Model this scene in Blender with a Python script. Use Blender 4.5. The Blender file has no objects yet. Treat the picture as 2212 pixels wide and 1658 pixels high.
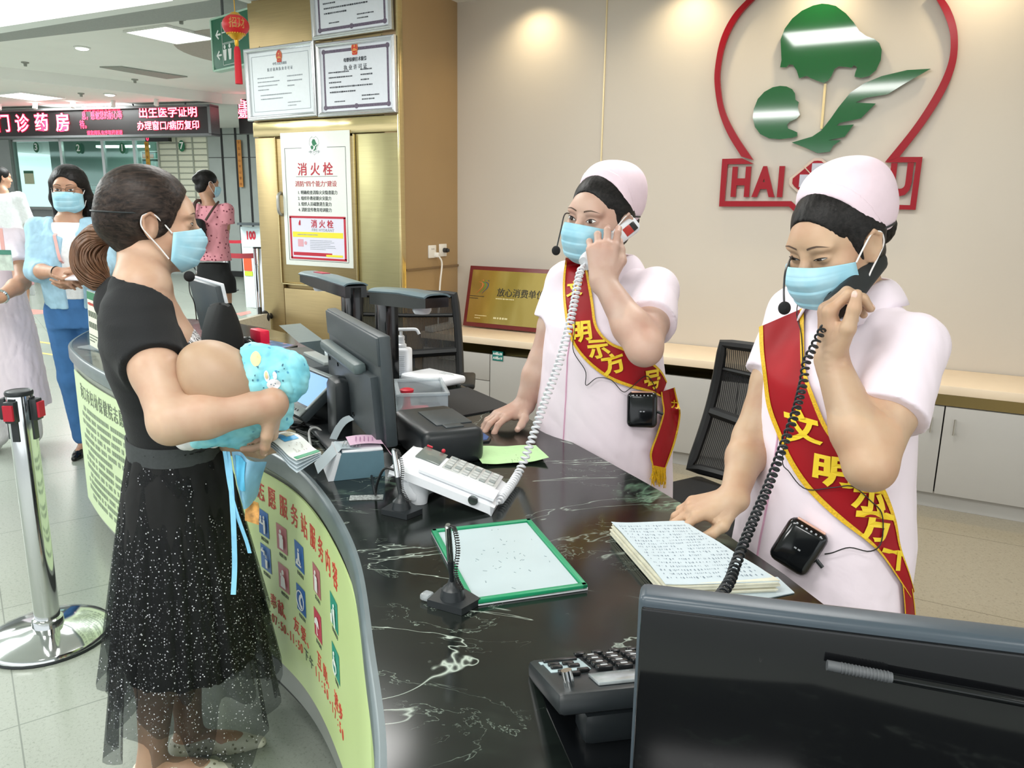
import bpy, bmesh, math, random
import numpy as np
from mathutils import Vector, Matrix, Euler
from mathutils.geometry import tessellate_polygon
SC = bpy.context.scene
COL = SC.collection
PI = math.pi
# ------------------------------------------------------------------ camera
cam_d = bpy.data.cameras.new('camera')
cam = bpy.data.objects.new('camera', cam_d)
COL.objects.link(cam)
cam_d.sensor_fit = 'HORIZONTAL'
cam_d.sensor_width = 36.0
cam_d.lens = 36.0 * 1670.0 / 2212.0
cam_d.clip_start = 0.05
cam_d.clip_end = 200
_yaw, _pitch, _roll = math.radians(28.5), math.radians(12.6), math.radians(0.84)
_F0 = Vector((-math.sin(_yaw), math.cos(_yaw), 0))
_R0 = Vector((math.cos(_yaw), math.sin(_yaw), 0))
_Z = Vector((0, 0, 1))
_F = _F0 * math.cos(_pitch) - _Z * math.sin(_pitch)
_U0 = _Z * math.cos(_pitch) + _F0 * math.sin(_pitch)
_R = _R0 * math.cos(_roll) + _U0 * math.sin(_roll)
_U = _U0 * math.cos(_roll) - _R0 * math.sin(_roll)
_m = Matrix((( _R.x, _U.x, -_F.x, 0), (_R.y, _U.y, -_F.y, 0), (_R.z, _U.z, -_F.z, 1.46), (0, 0, 0, 1)))
cam.matrix_world = _m
SC.camera = cam
# ------------------------------------------------------------------ view, world, lights
SC.view_settings.view_transform = 'Standard'
SC.view_settings.look = 'None'
SC.view_settings.exposure = 0.3
SC.view_settings.gamma = 1.0
SC.view_settings.use_curve_mapping = False
w = bpy.data.worlds.new('hall_ambient')  # even ambient fill for the unbuilt rest of the hall
SC.world = w
w.use_nodes = True
w.node_tree.nodes['Background'].inputs[0].default_value = (0.93, 0.98, 1.0, 1)
w.node_tree.nodes['Background'].inputs[1].default_value = 1.25
def area(name, loc, size, power, color=(1, 1, 1), rot=(0, 0, 0), size_y=None, spread=None):
 l = bpy.data.lights.new(name, 'AREA')
 l.energy = power
 l.color = color
 l.shape = 'RECTANGLE'
 l.size = size
 l.size_y = size_y or size
 if spread: l.spread = spread
 o = bpy.data.objects.new(name, l)
 o.location = loc
 o.rotation_euler = rot
 COL.objects.link(o)
 return o
def spot(name, loc, power, color, angle, blend, target):
 l = bpy.data.lights.new(name, 'SPOT')
 l.energy = power
 l.color = color
 l.spot_size = angle
 l.spot_blend = blend
 l.shadow_soft_size = 0.04
 o = bpy.data.objects.new(name, l)
 o.location = loc
 d = Vector(target) - Vector(loc)
 o.rotation_euler = d.to_track_quat('-Z', 'Y').to_euler()
 COL.objects.link(o)
 return o
# ceiling luminaires over the reception desk and the hall
for i, (x, y) in enumerate(((-2.6, 2.5), (-0.6, 2.9), (-0.9, 0.2), (-3.3, 0.2))):
 area('desk_ceiling_lamp', (x, y, 2.76), 1.2, 24, (1, 0.985, 0.96), size_y=0.5)
for i, (x, y) in enumerate(((-6.5, 1.6), (-9.0, 6.5), (-12.0, 3.5), (-12.5, 8.5))):
 area('hall_ceiling_lamp', (x, y, 2.76 if y < 4 else 3.04), 1.6, 150, (0.95, 1, 0.99))
for i, (x, y) in enumerate(((-2.4, -1.7), (0.2, -1.9), (2.2, -0.2))):  # fill lights added on the camera side to brighten wall and nurses
 area('front_fill_light', (x, y, 2.76), 1.2, 46, (1, 0.99, 0.97), size_y=0.6)
for x in (-2.42, -1.42, -0.70, 0.05):
 spot('wall_downlight', (x, 4.56, 2.81), 17, (1.0, 0.82, 0.52), 2.3, 0.9, (x, 4.70, 1.2))
# ------------------------------------------------------------------ materials
def lin(h):
 if isinstance(h, str):
  h = h.lstrip('#')
  c = [int(h[i:i + 2], 16) / 255 for i in (0, 2, 4)]
 else:
  c = [v / 255 for v in h]
 return tuple(v / 12.92 if v <= 0.04045 else ((v + 0.055) / 1.055) ** 2.4 for v in c) + (1,)
class NT:
 """small node-tree helper"""
 def __init__(s, name):
  s.m = bpy.data.materials.new(name)
  s.m.use_nodes = True
  s.t = s.m.node_tree
  s.b = s.t.nodes['Principled BSDF']
  s.out = s.t.nodes['Material Output']
 def n(s, kind, ins=None, **kw):
  nd = s.t.nodes.new(kind)
  for k, v in kw.items(): setattr(nd, k, v)
  for k, v in (ins or {}).items():
   if isinstance(v, bpy.types.NodeSocket): s.t.links.new(v, nd.inputs[k])
   else: nd.inputs[k].default_value = v
  return nd
 def set(s, **kw):
  for k, v in kw.items():
   k = k.replace('_', ' ')
   if isinstance(v, bpy.types.NodeSocket): s.t.links.new(v, s.b.inputs[k])
   else: s.b.inputs[k].default_value = v
  return s
 def coord(s, kind='Object', scale=(1, 1, 1), rot=(0, 0, 0)):
  tc = s.n('ShaderNodeTexCoord')
  return s.n('ShaderNodeMapping', {'Vector': tc.outputs[kind], 'Scale': scale, 'Rotation': rot}).outputs[0]
 def ramp(s, fac, stops, interp='LINEAR'):
  r = s.n('ShaderNodeValToRGB', {'Fac': fac})
  r.color_ramp.interpolation = interp
  e = r.color_ramp.elements
  while len(e) > 1: e.remove(e[-1])
  e[0].position, e[0].color = stops[0]
  for p, c in stops[1:]:
   x = e.new(p); x.color = c
  return r.outputs[0]
 def bump(s, h, strength=0.3, dist=0.01):
  s.t.links.new(s.n('ShaderNodeBump', {'Height': h, 'Strength': strength, 'Distance': dist}).outputs[0], s.b.inputs['Normal'])
  return s
 def mix(s, fac, a, b, mode='MIX'):
  x = s.n('ShaderNodeMix', data_type='RGBA', blend_type=mode)
  for k, v in ((0, fac), (6, a), (7, b)):
   if isinstance(v, bpy.types.NodeSocket): s.t.links.new(v, x.inputs[k])
   else: x.inputs[k].default_value = v
  return x.outputs[2]
_MC = {}
def mat(name, col, rough=0.5, metal=0.0, spec=0.5, var=0.04, bump=0.0, bscale=60.0, emit=0.0, coat=0.0, alpha=1.0, trans=0.0, sheen=0.0, sss=0.0):
 """plain procedural material: colour with a little noise variation"""
 if name in _MC: return _MC[name]
 N = NT(name)
 c = lin(col)
 v = N.coord()
 nz = N.n('ShaderNodeTexNoise', {'Vector': v, 'Scale': bscale, 'Detail': 3.0})
 if var > 0:
  dk = tuple(x * (1 - var * 2) for x in c[:3]) + (1,)
  lt = tuple(min(1, x * (1 + var)) for x in c[:3]) + (1,)
  N.set(Base_Color=N.ramp(nz.outputs[0], [(0.3, dk), (0.7, lt)]))
 else:
  N.set(Base_Color=c)
 N.set(Roughness=rough, Metallic=metal)
 N.b.inputs['Specular IOR Level'].default_value = spec
 if bump > 0: N.bump(nz.outputs[0], bump, 0.002)
 if emit > 0:
  N.b.inputs['Emission Color'].default_value = c
  N.b.inputs['Emission Strength'].default_value = emit
 if coat: N.b.inputs['Coat Weight'].default_value = coat; N.b.inputs['Coat Roughness'].default_value = 0.05
 if alpha < 1: N.b.inputs['Alpha'].default_value = alpha
 if trans: N.b.inputs['Transmission Weight'].default_value = trans
 if sheen: N.b.inputs['Sheen Weight'].default_value = sheen
 if sss:
  N.b.inputs['Subsurface Weight'].default_value = sss
  N.b.inputs['Subsurface Radius'].default_value = (0.012, 0.005, 0.003)
  N.b.inputs['Subsurface Scale'].default_value = 0.6
 _MC[name] = N.m
 return N.m
# ------------------------------------------------------------------ mesh building
class B:
 """collects shapes and links them as ONE mesh object"""
 def __init__(s):
  s.v = []; s.f = []; s.mi = []; s.cur = 0; s.sm = []
 def add(s, vs, fs, M=None, smooth=True):
  o = len(s.v)
  if M is not None: vs = [M @ Vector(p) for p in vs]
  s.v += [tuple(p) for p in vs]
  for f in fs:
   s.f.append(tuple(i + o for i in f)); s.mi.append(s.cur); s.sm.append(smooth)
  return s
 def mat(s, i): s.cur = i; return s
 def box(s, c, size, M=None, bev=0.0, seg=2):
  bm = bmesh.new()
  bmesh.ops.create_cube(bm, size=1.0)
  bmesh.ops.scale(bm, vec=size, verts=bm.verts)
  if bev > 0:
   bmesh.ops.bevel(bm, geom=bm.edges[:], offset=min(bev, min(size) * 0.49), segments=seg, affect='EDGES', profile=0.5)
  bmesh.ops.translate(bm, vec=c, verts=bm.verts)
  bm.verts.index_update()
  s.add([v.co[:] for v in bm.verts], [[v.index for v in f.verts] for f in bm.faces], M, smooth=bev > 0)
  bm.free(); return s
 def cyl(s, a, b, r1, r2=None, n=20, M=None, caps=True):
  r2 = r1 if r2 is None else r2
  a, b = Vector(a), Vector(b)
  q = (b - a).to_track_quat('Z', 'Y')
  vs = []
  for p, r in ((a, r1), (b, r2)):
   for i in range(n):
    t = 2 * PI * i / n
    vs.append(p + q @ Vector((r * math.cos(t), r * math.sin(t), 0)))
  fs = [(i, (i + 1) % n, n + (i + 1) % n, n + i) for i in range(n)]
  s.add(vs, fs, M)
  if caps:
   s.add(vs[:n], [tuple(range(n))[::-1]], M, smooth=False)
   s.add(vs[n:], [tuple(range(n))], M, smooth=False)
  return s
 def tube(s, pts, r, n=8, M=None, closed=False, caps=True):
  pts = [Vector(p) for p in pts]
  k = len(pts)
  rr = r if hasattr(r, '__len__') else [r] * k
  up = None; vs = []
  for i, p in enumerate(pts):
   if closed: d = pts[(i + 1) % k] - pts[i - 1]
   else: d = pts[min(i + 1, k - 1)] - pts[max(i - 1, 0)]
   if d.length < 1e-9: d = Vector((0, 0, 1))
   d.normalize()
   if up is None:
    up = d.orthogonal().normalized()
   else:
    up = (up - d * up.dot(d))
    up = up.normalized() if up.length > 1e-6 else d.orthogonal().normalized()
   sd = d.cross(up)
   for j in range(n):
    t = 2 * PI * j / n
    vs.append(p + (up * math.cos(t) + sd * math.sin(t)) * rr[i])
  fs = []
  for i in range(k if closed else k - 1):
   for j in range(n):
    a = i * n + j; b2 = i * n + (j + 1) % n
    c = ((i + 1) % k) * n + (j + 1) % n; d2 = ((i + 1) % k) * n + j
    fs.append((a, b2, c, d2))
  if not closed and caps:
   fs += [tuple(range(n))[::-1], tuple(range((k - 1) * n, k * n))]
  return s.add(vs, fs, M)
 def lathe(s, prof, c=(0, 0, 0), n=32, M=None, axis=None):
  vs = []; fs = []
  for (r, z) in prof:
   for j in range(n):
    t = 2 * PI * j / n
    vs.append((c[0] + r * math.cos(t), c[1] + r * math.sin(t), c[2] + z))
  for i in range(len(prof) - 1):
   for j in range(n):
    fs.append((i * n + j, i * n + (j + 1) % n, (i + 1) * n + (j + 1) % n, (i + 1) * n + j))
  fs.append(tuple(range(n))[::-1]); fs.append(tuple(range((len(prof) - 1) * n, len(prof) * n)))
  return s.add(vs, fs, M)
 def prism(s, poly, z0, z1, M=None, holes=()):
  """polygon in local XY extruded from z0 to z1"""
  loops = [list(poly)] + [list(h) for h in holes]
  flat = [p for l in loops for p in l]
  tris = tessellate_polygon([[Vector((p[0], p[1], 0)) for p in l] for l in loops])
  n = len(flat)
  vs = [(p[0], p[1], z1) for p in flat] + [(p[0], p[1], z0) for p in flat]
  fs = []
  for t in tris:
   a, b2, c = (Vector(flat[i][:2]) for i in t)
   if (b2 - a).x * (c - a).y - (b2 - a).y * (c - a).x < 0: t = t[::-1]
   fs.append(tuple(t)); fs.append(tuple(i + n for i in t[::-1]))
  o = 0
  for li, l in enumerate(loops):
   k = len(l)
   ar = sum(l[i][0] * l[(i + 1) % k][1] - l[(i + 1) % k][0] * l[i][1] for i in range(k))
   for i in range(k):
    a, b2 = o + i, o + (i + 1) % k
    q = (a, a + n, b2 + n, b2)
    if (ar < 0) != (li > 0): q = q[::-1]
    fs.append(q[::-1] if True else q)
   o += k
  return s.add(vs, fs, M, smooth=False)
 def grid(s, fn, nu, nv, M=None, thick=0.0, closed_u=False, smooth=True):
  """surface fn(u,v), u,v in 0..1; thick > 0 gives it a back side"""
  P = [[Vector(fn(i / (nu if closed_u else nu - 1), j / (nv - 1))) for j in range(nv)] for i in range(nu)]
  vs = [p for row in P for p in row]
  iu = nu if closed_u else nu - 1
  fs = [(i * nv + j, ((i + 1) % nu) * nv + j, ((i + 1) % nu) * nv + j + 1, i * nv + j + 1) for i in range(iu) for j in range(nv - 1)]
  if thick:
   N = []
   for i in range(nu):
    for j in range(nv):
     if closed_u: du = P[(i + 1) % nu][j] - P[i - 1][j]
     else: du = P[min(i + 1, nu - 1)][j] - P[max(i - 1, 0)][j]
     dv = P[i][min(j + 1, nv - 1)] - P[i][max(j - 1, 0)]
     nn = du.cross(dv)
     N.append(nn.normalized() if nn.length > 1e-12 else Vector((0, 0, 1)))
   o = len(vs)
   vs = vs + [p - N[i] * thick for i, p in enumerate(vs)]
   fs = fs + [tuple(x + o for x in f[::-1]) for f in fs]
   for j in range(nv - 1):
    if not closed_u:
     fs.append((j, j + 1, j + 1 + o, j + o))
     a = (nu - 1) * nv + j
     fs.append((a + 1, a, a + o, a + 1 + o))
   for i in range(iu):
    a, b2 = i * nv, ((i + 1) % nu) * nv
    fs.append((b2, a, a + o, b2 + o))
    a, b2 = a + nv - 1, b2 + nv - 1
    fs.append((a, b2, b2 + o, a + o))
  return s.add(vs, fs, M, smooth=smooth)
 def ball(s, c, r, M=None, nu=20, nv=14):
  r = r if hasattr(r, '__len__') else (r, r, r)
  vs = [(c[0], c[1], c[2] - r[2])]
  for j in range(1, nv):
   p = PI * j / nv - PI / 2
   for i in range(nu):
    t = 2 * PI * i / nu
    vs.append((c[0] + r[0] * math.cos(p) * math.cos(t), c[1] + r[1] * math.cos(p) * math.sin(t), c[2] + r[2] * math.sin(p)))
  vs.append((c[0], c[1], c[2] + r[2]))
  fs = [(0, 1 + (i + 1) % nu, 1 + i) for i in range(nu)]
  for j in range(nv - 2):
   for i in range(nu):
    a = 1 + j * nu + i; b2 = 1 + j * nu + (i + 1) % nu
    fs.append((a, b2, b2 + nu, a + nu))
  e = len(vs) - 1; o = 1 + (nv - 2) * nu
  fs += [(e, o + i, o + (i + 1) % nu) for i in range(nu)]
  return s.add(vs, fs, M)
 def text(s, body, size, M=None, ext=0.0008, bold=0.0, sx=1.0, fn=None, align='CENTER', spacing=1.0):
  """lettering; origin at the centre of the line (or its left end)"""
  vs, fs = text_geo(body, size, ext, bold, align, spacing)
  vs = [(p[0] * sx, p[1], p[2]) for p in vs]
  if fn: vs = [fn(p) for p in vs]
  return s.add(vs, fs, M, smooth=False)
 def build(s, name, mats, parent=None, world=False, auto=None):
  me = bpy.data.meshes.new(name)
  vs = s.v
  if world and parent is not None:
   Mi = world_of(parent).inverted()
   vs = [Mi @ Vector(p) for p in vs]
  me.from_pydata([tuple(p) for p in vs], [], s.f)
  if not isinstance(mats, (list, tuple)): mats = [mats]
  for m in mats: me.materials.append(m)
  me.polygons.foreach_set('material_index', s.mi)
  me.polygons.foreach_set('use_smooth', s.sm)
  me.update()
  if auto is None: auto = 35
  if auto and any(s.sm):
   try: me.set_sharp_from_angle(angle=math.radians(auto))
   except Exception: pass
  o = bpy.data.objects.new(name, me)
  COL.objects.link(o)
  if parent is not None: o.parent = parent
  return o
def world_of(o):
 M = Matrix.LocRotScale(o.location, o.rotation_euler, o.scale)
 return world_of(o.parent) @ M if o.parent else M
_TG = {}
def text_geo(body, size, ext, bold, align, spacing):
 key = (body, size, ext, bold, align, spacing)
 if key in _TG: return _TG[key]
 c = bpy.data.curves.new('lettering_source', 'FONT')
 c.body = body; c.size = size; c.extrude = ext; c.offset = bold * size
 c.align_x = align; c.align_y = 'CENTER'; c.space_character = spacing
 c.resolution_u = 3
 o = bpy.data.objects.new('lettering_source', c)
 COL.objects.link(o)
 dg = bpy.context.evaluated_depsgraph_get()
 me = bpy.data.meshes.new_from_object(o.evaluated_get(dg))
 vs = [tuple(v.co) for v in me.vertices]
 fs = [tuple(p.vertices) for p in me.polygons]
 bpy.data.objects.remove(o); bpy.data.curves.remove(c); bpy.data.meshes.remove(me)
 _TG[key] = (vs, fs)
 return vs, fs
def tag(o, label=None, cat=None, group=None, kind=None):
 if label: o['label'] = label
 if cat: o['category'] = cat
 if group: o['group'] = group
 if kind: o['kind'] = kind
 return o
def thing(name, label, cat, loc=(0, 0, 0), rotz=0.0, group=None):
 o = bpy.data.objects.new(name, None)
 o.empty_display_size = 0.05
 o.location = loc
 o.rotation_euler = (0, 0, rotz)
 COL.objects.link(o)
 return tag(o, label, cat, group)
def structure(o): o['kind'] = 'structure'; return o
def copy_tree(o, parent=None):
 c = o.copy(); COL.objects.link(c)
 if parent is not None: c.parent = parent
 for ch in list(o.children): copy_tree(ch, c)
 return c
def frame(o, x, y, z=None):
 """matrix from origin and axes"""
 x = Vector(x).normalized(); y = Vector(y)
 z = x.cross(y).normalized() if z is None else Vector(z).normalized()
 y = z.cross(x)
 return Matrix(((x.x, y.x, z.x, o[0]), (x.y, y.y, z.y, o[1]), (x.z, y.z, z.z, o[2]), (0, 0, 0, 1)))
def WALL(x, y, z):  # local XY -> wall facing -y (x right, y up, z out of the wall)
 return frame((x, y, z), (1, 0, 0), (0, 0, 1), (0, -1, 0))
def spline(pts, n):
 """Catmull-Rom through pts"""
 P = [np.array(p, float) for p in pts]
 P = [2 * P[0] - P[1]] + P + [2 * P[-1] - P[-2]]
 out = []
 segs = len(P) - 3
 for i in range(n):
  t = i / (n - 1) * segs
  k = min(int(t), segs - 1); t -= k
  a, b, c, d = P[k:k + 4]
  out.append(0.5 * ((2 * b) + (c - a) * t + (2 * a - 5 * b + 4 * c - d) * t * t + (3 * b - a - 3 * c + d) * t ** 3))
 return out
def lines_of_print(bm, M, w, h, rows, seed=0, ht=0.35, fill=0.85, ext=0.0006):
 """rows of small dashes: print too small to read"""
 r = random.Random(seed)
 rh = h / rows
 for i in range(rows):
  x = 0.0
  L = w * (fill if i < rows - 1 else fill * 0.6) * r.uniform(0.8, 1.1)
  while x < min(L, w):
   cw = rh * ht * r.uniform(0.6, 1.6)
   hh = rh * ht * r.uniform(0.7, 1.0)
   bm.box((x + cw / 2 - w / 2, h / 2 - (i + 0.5) * rh, ext / 2), (cw, hh, ext), M)
   x += cw + rh * ht * r.uniform(0.25, 0.5)
 return bm
# ================================================================== THE SETTING
def granite(name, base, dark, light, joint, tile, rot=0.0, rough=0.22):
 N = NT(name)
 v = N.coord(rot=(0, 0, rot))
 n1 = N.n('ShaderNodeTexNoise', {'Vector': v, 'Scale': 95.0, 'Detail': 4.0, 'Roughness': 0.75})
 n2 = N.n('ShaderNodeTexVoronoi', {'Vector': v, 'Scale': 160.0})
 n3 = N.n('ShaderNodeTexNoise', {'Vector': v, 'Scale': 1.3, 'Detail': 2.0})
 c = N.ramp(n1.outputs[0], [(0.28, lin(dark)), (0.45, lin(base)), (0.62, lin(base)), (0.75, lin(light))])
 sp = N.ramp(n2.outputs['Distance'], [(0.10, (1, 1, 1, 1)), (0.22, (0, 0, 0, 1))])
 c = N.mix(N.n('ShaderNodeMath', {0: sp, 1: 0.55}, operation='MULTIPLY').outputs[0], c, lin(dark))
 c = N.mix(N.n('ShaderNodeMath', {0: n3.outputs[0], 1: 0.25}, operation='MULTIPLY').outputs[0], c, lin(light))
 br = N.n('ShaderNodeTexBrick', {'Vector': v, 'Color1': (1, 1, 1, 1), 'Color2': (1, 1, 1, 1), 'Mortar': (0, 0, 0, 1), 'Scale': 1.0,
             'Mortar Size': 0.0022, 'Brick Width': tile, 'Row Height': tile, 'Mortar Smooth': 0.1}, offset=0.0)
 c = N.mix(br.outputs[0], lin(joint), c)
 N.set(Base_Color=c, Roughness=rough)
 return N.m
GR_HALL = granite('granite_hall_floor', '#949b91', '#6b736a', '#b3b7ad', '#737a72', 0.8, 0.45)
GR_STAFF = granite('granite_staff_floor', '#a39a86', '#7b7261', '#c0b7a3', '#7d7462', 0.8, 0.0)
b = B(); b.prism([(-26, -8), (9, -8), (9, 20), (-26, 20)], -0.1, 0.0)
structure(b.build('floor', GR_HALL))
b = B(); b.prism([(-3.0, 4.745), (-3.0, 2.95), (-1.6, 2.0), (-0.9, 1.45), (-0.1, 0.75), (0.9, 0.1), (8.5, 0.1), (8.5, 4.745)], -0.05, 0.003)
structure(b.build('floor_staff', GR_STAFF))
# beige wall behind the desk
N = NT('beige_wall_panel')
v = N.coord()
nz = N.n('ShaderNodeTexNoise', {'Vector': v, 'Scale': 0.8, 'Detail': 2.0})
N.set(Base_Color=N.ramp(nz.outputs[0], [(0.3, lin('#c6bdb1')), (0.7, lin('#cdc5b9'))]), Roughness=0.42)
BEIGE = N.m
b = B(); b.box((2.98, 4.80, 1.6), (12.04, 0.1, 3.2)); structure(b.build('wall_back', BEIGE))
GOLDSTRIP = mat('pale_gold_strip', '#e0cfa4', 0.35, 0.4, var=0.02)
b = B(); b.box((-1.957, 4.748, 1.6), (0.008, 0.008, 3.2)); structure(b.build('trim_1', GOLDSTRIP))
BROWN = mat('brown_wall_panel', '#a68a62', 0.45, var=0.03, bscale=1.5)
b = B(); b.box((-3.10, 4.45, 1.6), (0.12, 0.72, 3.2)); structure(b.build('wall_side', BROWN))
BROWNDK = mat('brown_shadow_line', '#7d6546', 0.5)
b = B(); b.box((-3.036, 4.44, 1.075), (0.012, 0.62, 0.012)); structure(b.build('shadow_line', BROWNDK))  # thin strip whose darker brown stands in for a shadow line
# ceilings
CEIL = mat('white_ceiling_paint', '#eeede8', 0.8, var=0.015, bscale=2)
CEILW = mat('bright_white_ceiling', '#f2f5f3', 0.7, var=0.01, bscale=2)
GREYSTRIP = mat('grey_ceiling_strip', '#a2a5a2', 0.7)
b = B(); b.prism([(-26, -8), (8.6, -8), (8.6, 4.76), (-4.35, 4.76), (-4.35, 3.98), (-26, 3.75)], 2.82, 2.95); structure(b.build('ceiling', CEILW))
b = B(); b.prism([(-26, 3.0), (9, 3.0), (9, 20), (-26, 20)], 3.2, 3.3); structure(b.build('ceiling_hall', CEIL))
b = B(); b.prism([(-24, 3.5), (-4.4, 4.96), (-4.4, 5.53), (-24, 4.07)], 3.16, 3.2); structure(b.build('trim_3', GREYSTRIP))  # darker grey strip along the hall ceiling
q = [(-11.035, 6.187), (-10.611, 7.394), (-10.235, 9.107)]
b = B(); b.prism([q[0], q[1], q[2], (q[2][0] + 6, q[2][1] + 4), (-3, 20), (-26, 20), (-26, q[0][1] - 2.5)], 3.05, 3.2); structure(b.build('ceiling_far', CEIL))
# oval recess in the hall ceiling and a slot vent
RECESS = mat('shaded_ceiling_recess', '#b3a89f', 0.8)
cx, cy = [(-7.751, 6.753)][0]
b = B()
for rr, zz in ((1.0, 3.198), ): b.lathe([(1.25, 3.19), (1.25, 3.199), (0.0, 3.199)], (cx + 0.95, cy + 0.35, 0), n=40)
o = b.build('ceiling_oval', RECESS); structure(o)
q = [(-9.765, 6.738), (-9.467, 6.834), (-9.329, 7.731), (-9.739, 7.718)]
VENT = mat('grey_vent_slot', '#979a92', 0.6)
b = B(); b.prism(q, 3.185, 3.2)
o = b.build('ceiling_vent', VENT); tag(o, 'long grey slot vent in the white hall ceiling', 'vent')
# luminaires that show in the picture
LAMP = mat('lamp_diffuser', '#fbfff8', 0.5, emit=5.0, var=0)
FRAMEW = mat('lamp_frame_white', '#e8e8e4', 0.4)
def troffer(x, y, z, s, sy, label):
 t = thing('ceiling_light', label, 'ceiling light', (x, y, z), 0, 'square panel lights in the hall ceiling')
 b = B(); b.box((0, 0, 0), (s, sy, 0.012)); b.build('diffuser', LAMP, t)
 b = B()
 for sx in (-1, 1):
  b.box((sx * (s / 2 + 0.012), 0, 0), (0.024, sy + 0.048, 0.02)); b.box((0, sx * (sy / 2 + 0.012), 0), (s, 0.024, 0.02))
 b.build('light_frame', FRAMEW, t)
q = [(-7.245, 5.84)][0]
troffer(q[0], q[1], 3.188, 0.60, 0.60, 'bright square panel light in the ceiling left of the red lantern')
q = [(-12.307, 7.288)][0]
troffer(q[0], q[1], 3.038, 0.70, 0.62, 'bright square panel light in the far lower ceiling above the red scrolling sign')
def downlight(p, z, label, r=0.06):
 t = thing('downlight', label, 'ceiling light', (p[0], p[1], z), 0, 'round downlights in the hall ceiling')
 b = B(); b.lathe([(r, -0.012), (r * 0.9, -0.02), (r * 0.4, -0.03), (0.001, -0.032)], n=20); b.build('bulb', LAMP, t)
 b = B(); b.lathe([(r, 0.0), (r * 1.25, 0.0), (r * 1.25, -0.008), (r, -0.014)], n=20); b.build('rim', FRAMEW, t)
downlight([(-8.797, 5.877)][0], 3.198, 'glowing round downlight left of the square panel light', 0.07)
downlight([(-10.955, 7.68)][0], 3.048, 'small glowing round downlight over the scrolling sign', 0.07)
SENS = mat('ceiling_sensor_grey', '#8f9088', 0.5)
for (p, z, lb) in (([(-6.589, 5.434)][0], 3.2, 'small dark ceiling fitting beside the square panel light'),
                   ([(-10.374, 6.147)][0], 3.2, 'small dark ceiling fitting near the left edge of the hall ceiling'),
                   ([(-10.262, 7.602)][0], 3.2, 'small dark sprinkler head below the slot vent'),
                   ([(-11.275, 7.446)][0], 3.05, 'small dark sprinkler head between the far panel light and downlight')):
 t = thing('ceiling_fitting', lb, 'ceiling fitting', (p[0], p[1], z), 0, 'small ceiling fittings')
 b = B(); b.lathe([(0.045, 0), (0.045, -0.012), (0.02, -0.02), (0.018, -0.05), (0.001, -0.052)], n=14); b.build('sprinkler_head', SENS, t)
# strip light at the edge of the near ceiling
b = B(); b.prism([(-11.0, 2.7), (-4.7, 3.1), (-4.7, 3.82), (-11.0, 3.62)], 2.80, 2.819)
tag(b.build('strip_light', mat('strip_light_white', '#ffffff', 0.5, emit=1.6, var=0)), 'long glowing white strip light along the near ceiling edge', 'ceiling light')
# ------------------------------------------------------------------ far wall of the hall
def FARW(off=0.0):
 return frame((-13.266 + 0.2139 * off, 11.832 - 0.9769 * off, 0), (0.9769, 0.2139, 0), (0, 0, 1), (0.2139, -0.9769, 0))
GREYP = mat('grey_stone_panel', '#a3aaa6', 0.3, var=0.04, bscale=3)
BLACKG = mat('black_groove', '#101211', 0.4, var=0)
uL = [(-0.438, 1.901)][0][0]; uR = uL + 6
zt = [(-2.161, 2.894)][0][1]; zb = [(-3.575, 1.403)][0][1]
u0 = [(-5.745, 1.875)][0][0]; u1 = [(-1.739, 1.894)][0][0]
b = B()
b.box(((uL + uR) / 2, 1.6, -0.1), (uR - uL, 3.2, 0.2))           # right of the openings
b.box((u0 - 4, 1.6, -0.1), (8, 3.2, 0.2))                          # left
b.box(((u0 + uL) / 2, (zt + 3.2) / 2, -0.1), (uL - u0, 3.2 - zt, 0.2))
b.box(((u0 + uL) / 2, zb / 2, -0.1), (uL - u0, zb, 0.2))
b.v = [tuple(FARW() @ Vector(p)) for p in b.v]
structure(b.build('wall_far', GREYP))
b = B()
for (px, i) in ((485, 0), (515, 1), (542, 2)):
 pass
for u in ([(-0.096, 1.902)][0][0], [(0.242, 1.904)][0][0], [(0.543, 1.905)][0][0]):
 b.box((u, 1.6, 0.005), (0.045, 3.2, 0.012))
for z in ([(0.116, 2.463)][0][1], [(0.15, 2.923)][0][1]):
 b.box(((uL + uR) / 2, z, 0.003), (uR - uL, 0.012, 0.008))
b.box(((uL + uR) / 2, 0.06, 0.01), (uR - uL, 0.12, 0.02))
b.v = [tuple(FARW() @ Vector(p)) for p in b.v]
structure(b.build('trim_4', BLACKG))
# pharmacy window: room behind, glass, mullions, sill
PHB = mat('pharmacy_back_wall', '#9db8ae', 0.6)
b = B(); b.box(((u0 + u1) / 2, (zt + zb) / 2, -1.6), (u1 - u0 + 1, zt - zb + 0.6, 0.05), FARW()); structure(b.build('wall_pharmacy', PHB))
N = NT('teal_window_glass')
tr = N.n('ShaderNodeBsdfTransparent', {'Color': (0.72, 0.88, 0.85, 1)})
gl = N.n('ShaderNodeBsdfGlossy', {'Color': (0.8, 0.95, 0.92, 1), 'Roughness': 0.05})
ms = N.n('ShaderNodeMixShader', {0: 0.12, 1: tr.outputs[0], 2: gl.outputs[0]})
N.t.links.new(ms.outputs[0], N.out.inputs[0])
GLASS_T = N.m
STEEL = mat('brushed_steel', '#c3c6c4', 0.28, 0.9, var=0.02)
WHITEP = mat('white_plastic', '#e9ebea', 0.35, var=0.01)
us = [u0, [(-4.359, 2.083)][0][0], [(-3.211, 2.085)][0][0], [(-2.371, 2.087)][0][0], u1]
wn = thing('window_1', None, None); structure(wn)
for i in range(4):
 b = B(); b.box(((us[i] + us[i + 1]) / 2, (zt + zb) / 2, -0.1), (us[i + 1] - us[i], zt - zb, 0.012), FARW()); b.build('pane', GLASS_T, wn)
b = B()
for u in us: b.box((u, (zt + zb) / 2, -0.09), (0.07, zt - zb, 0.06), FARW())
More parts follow.
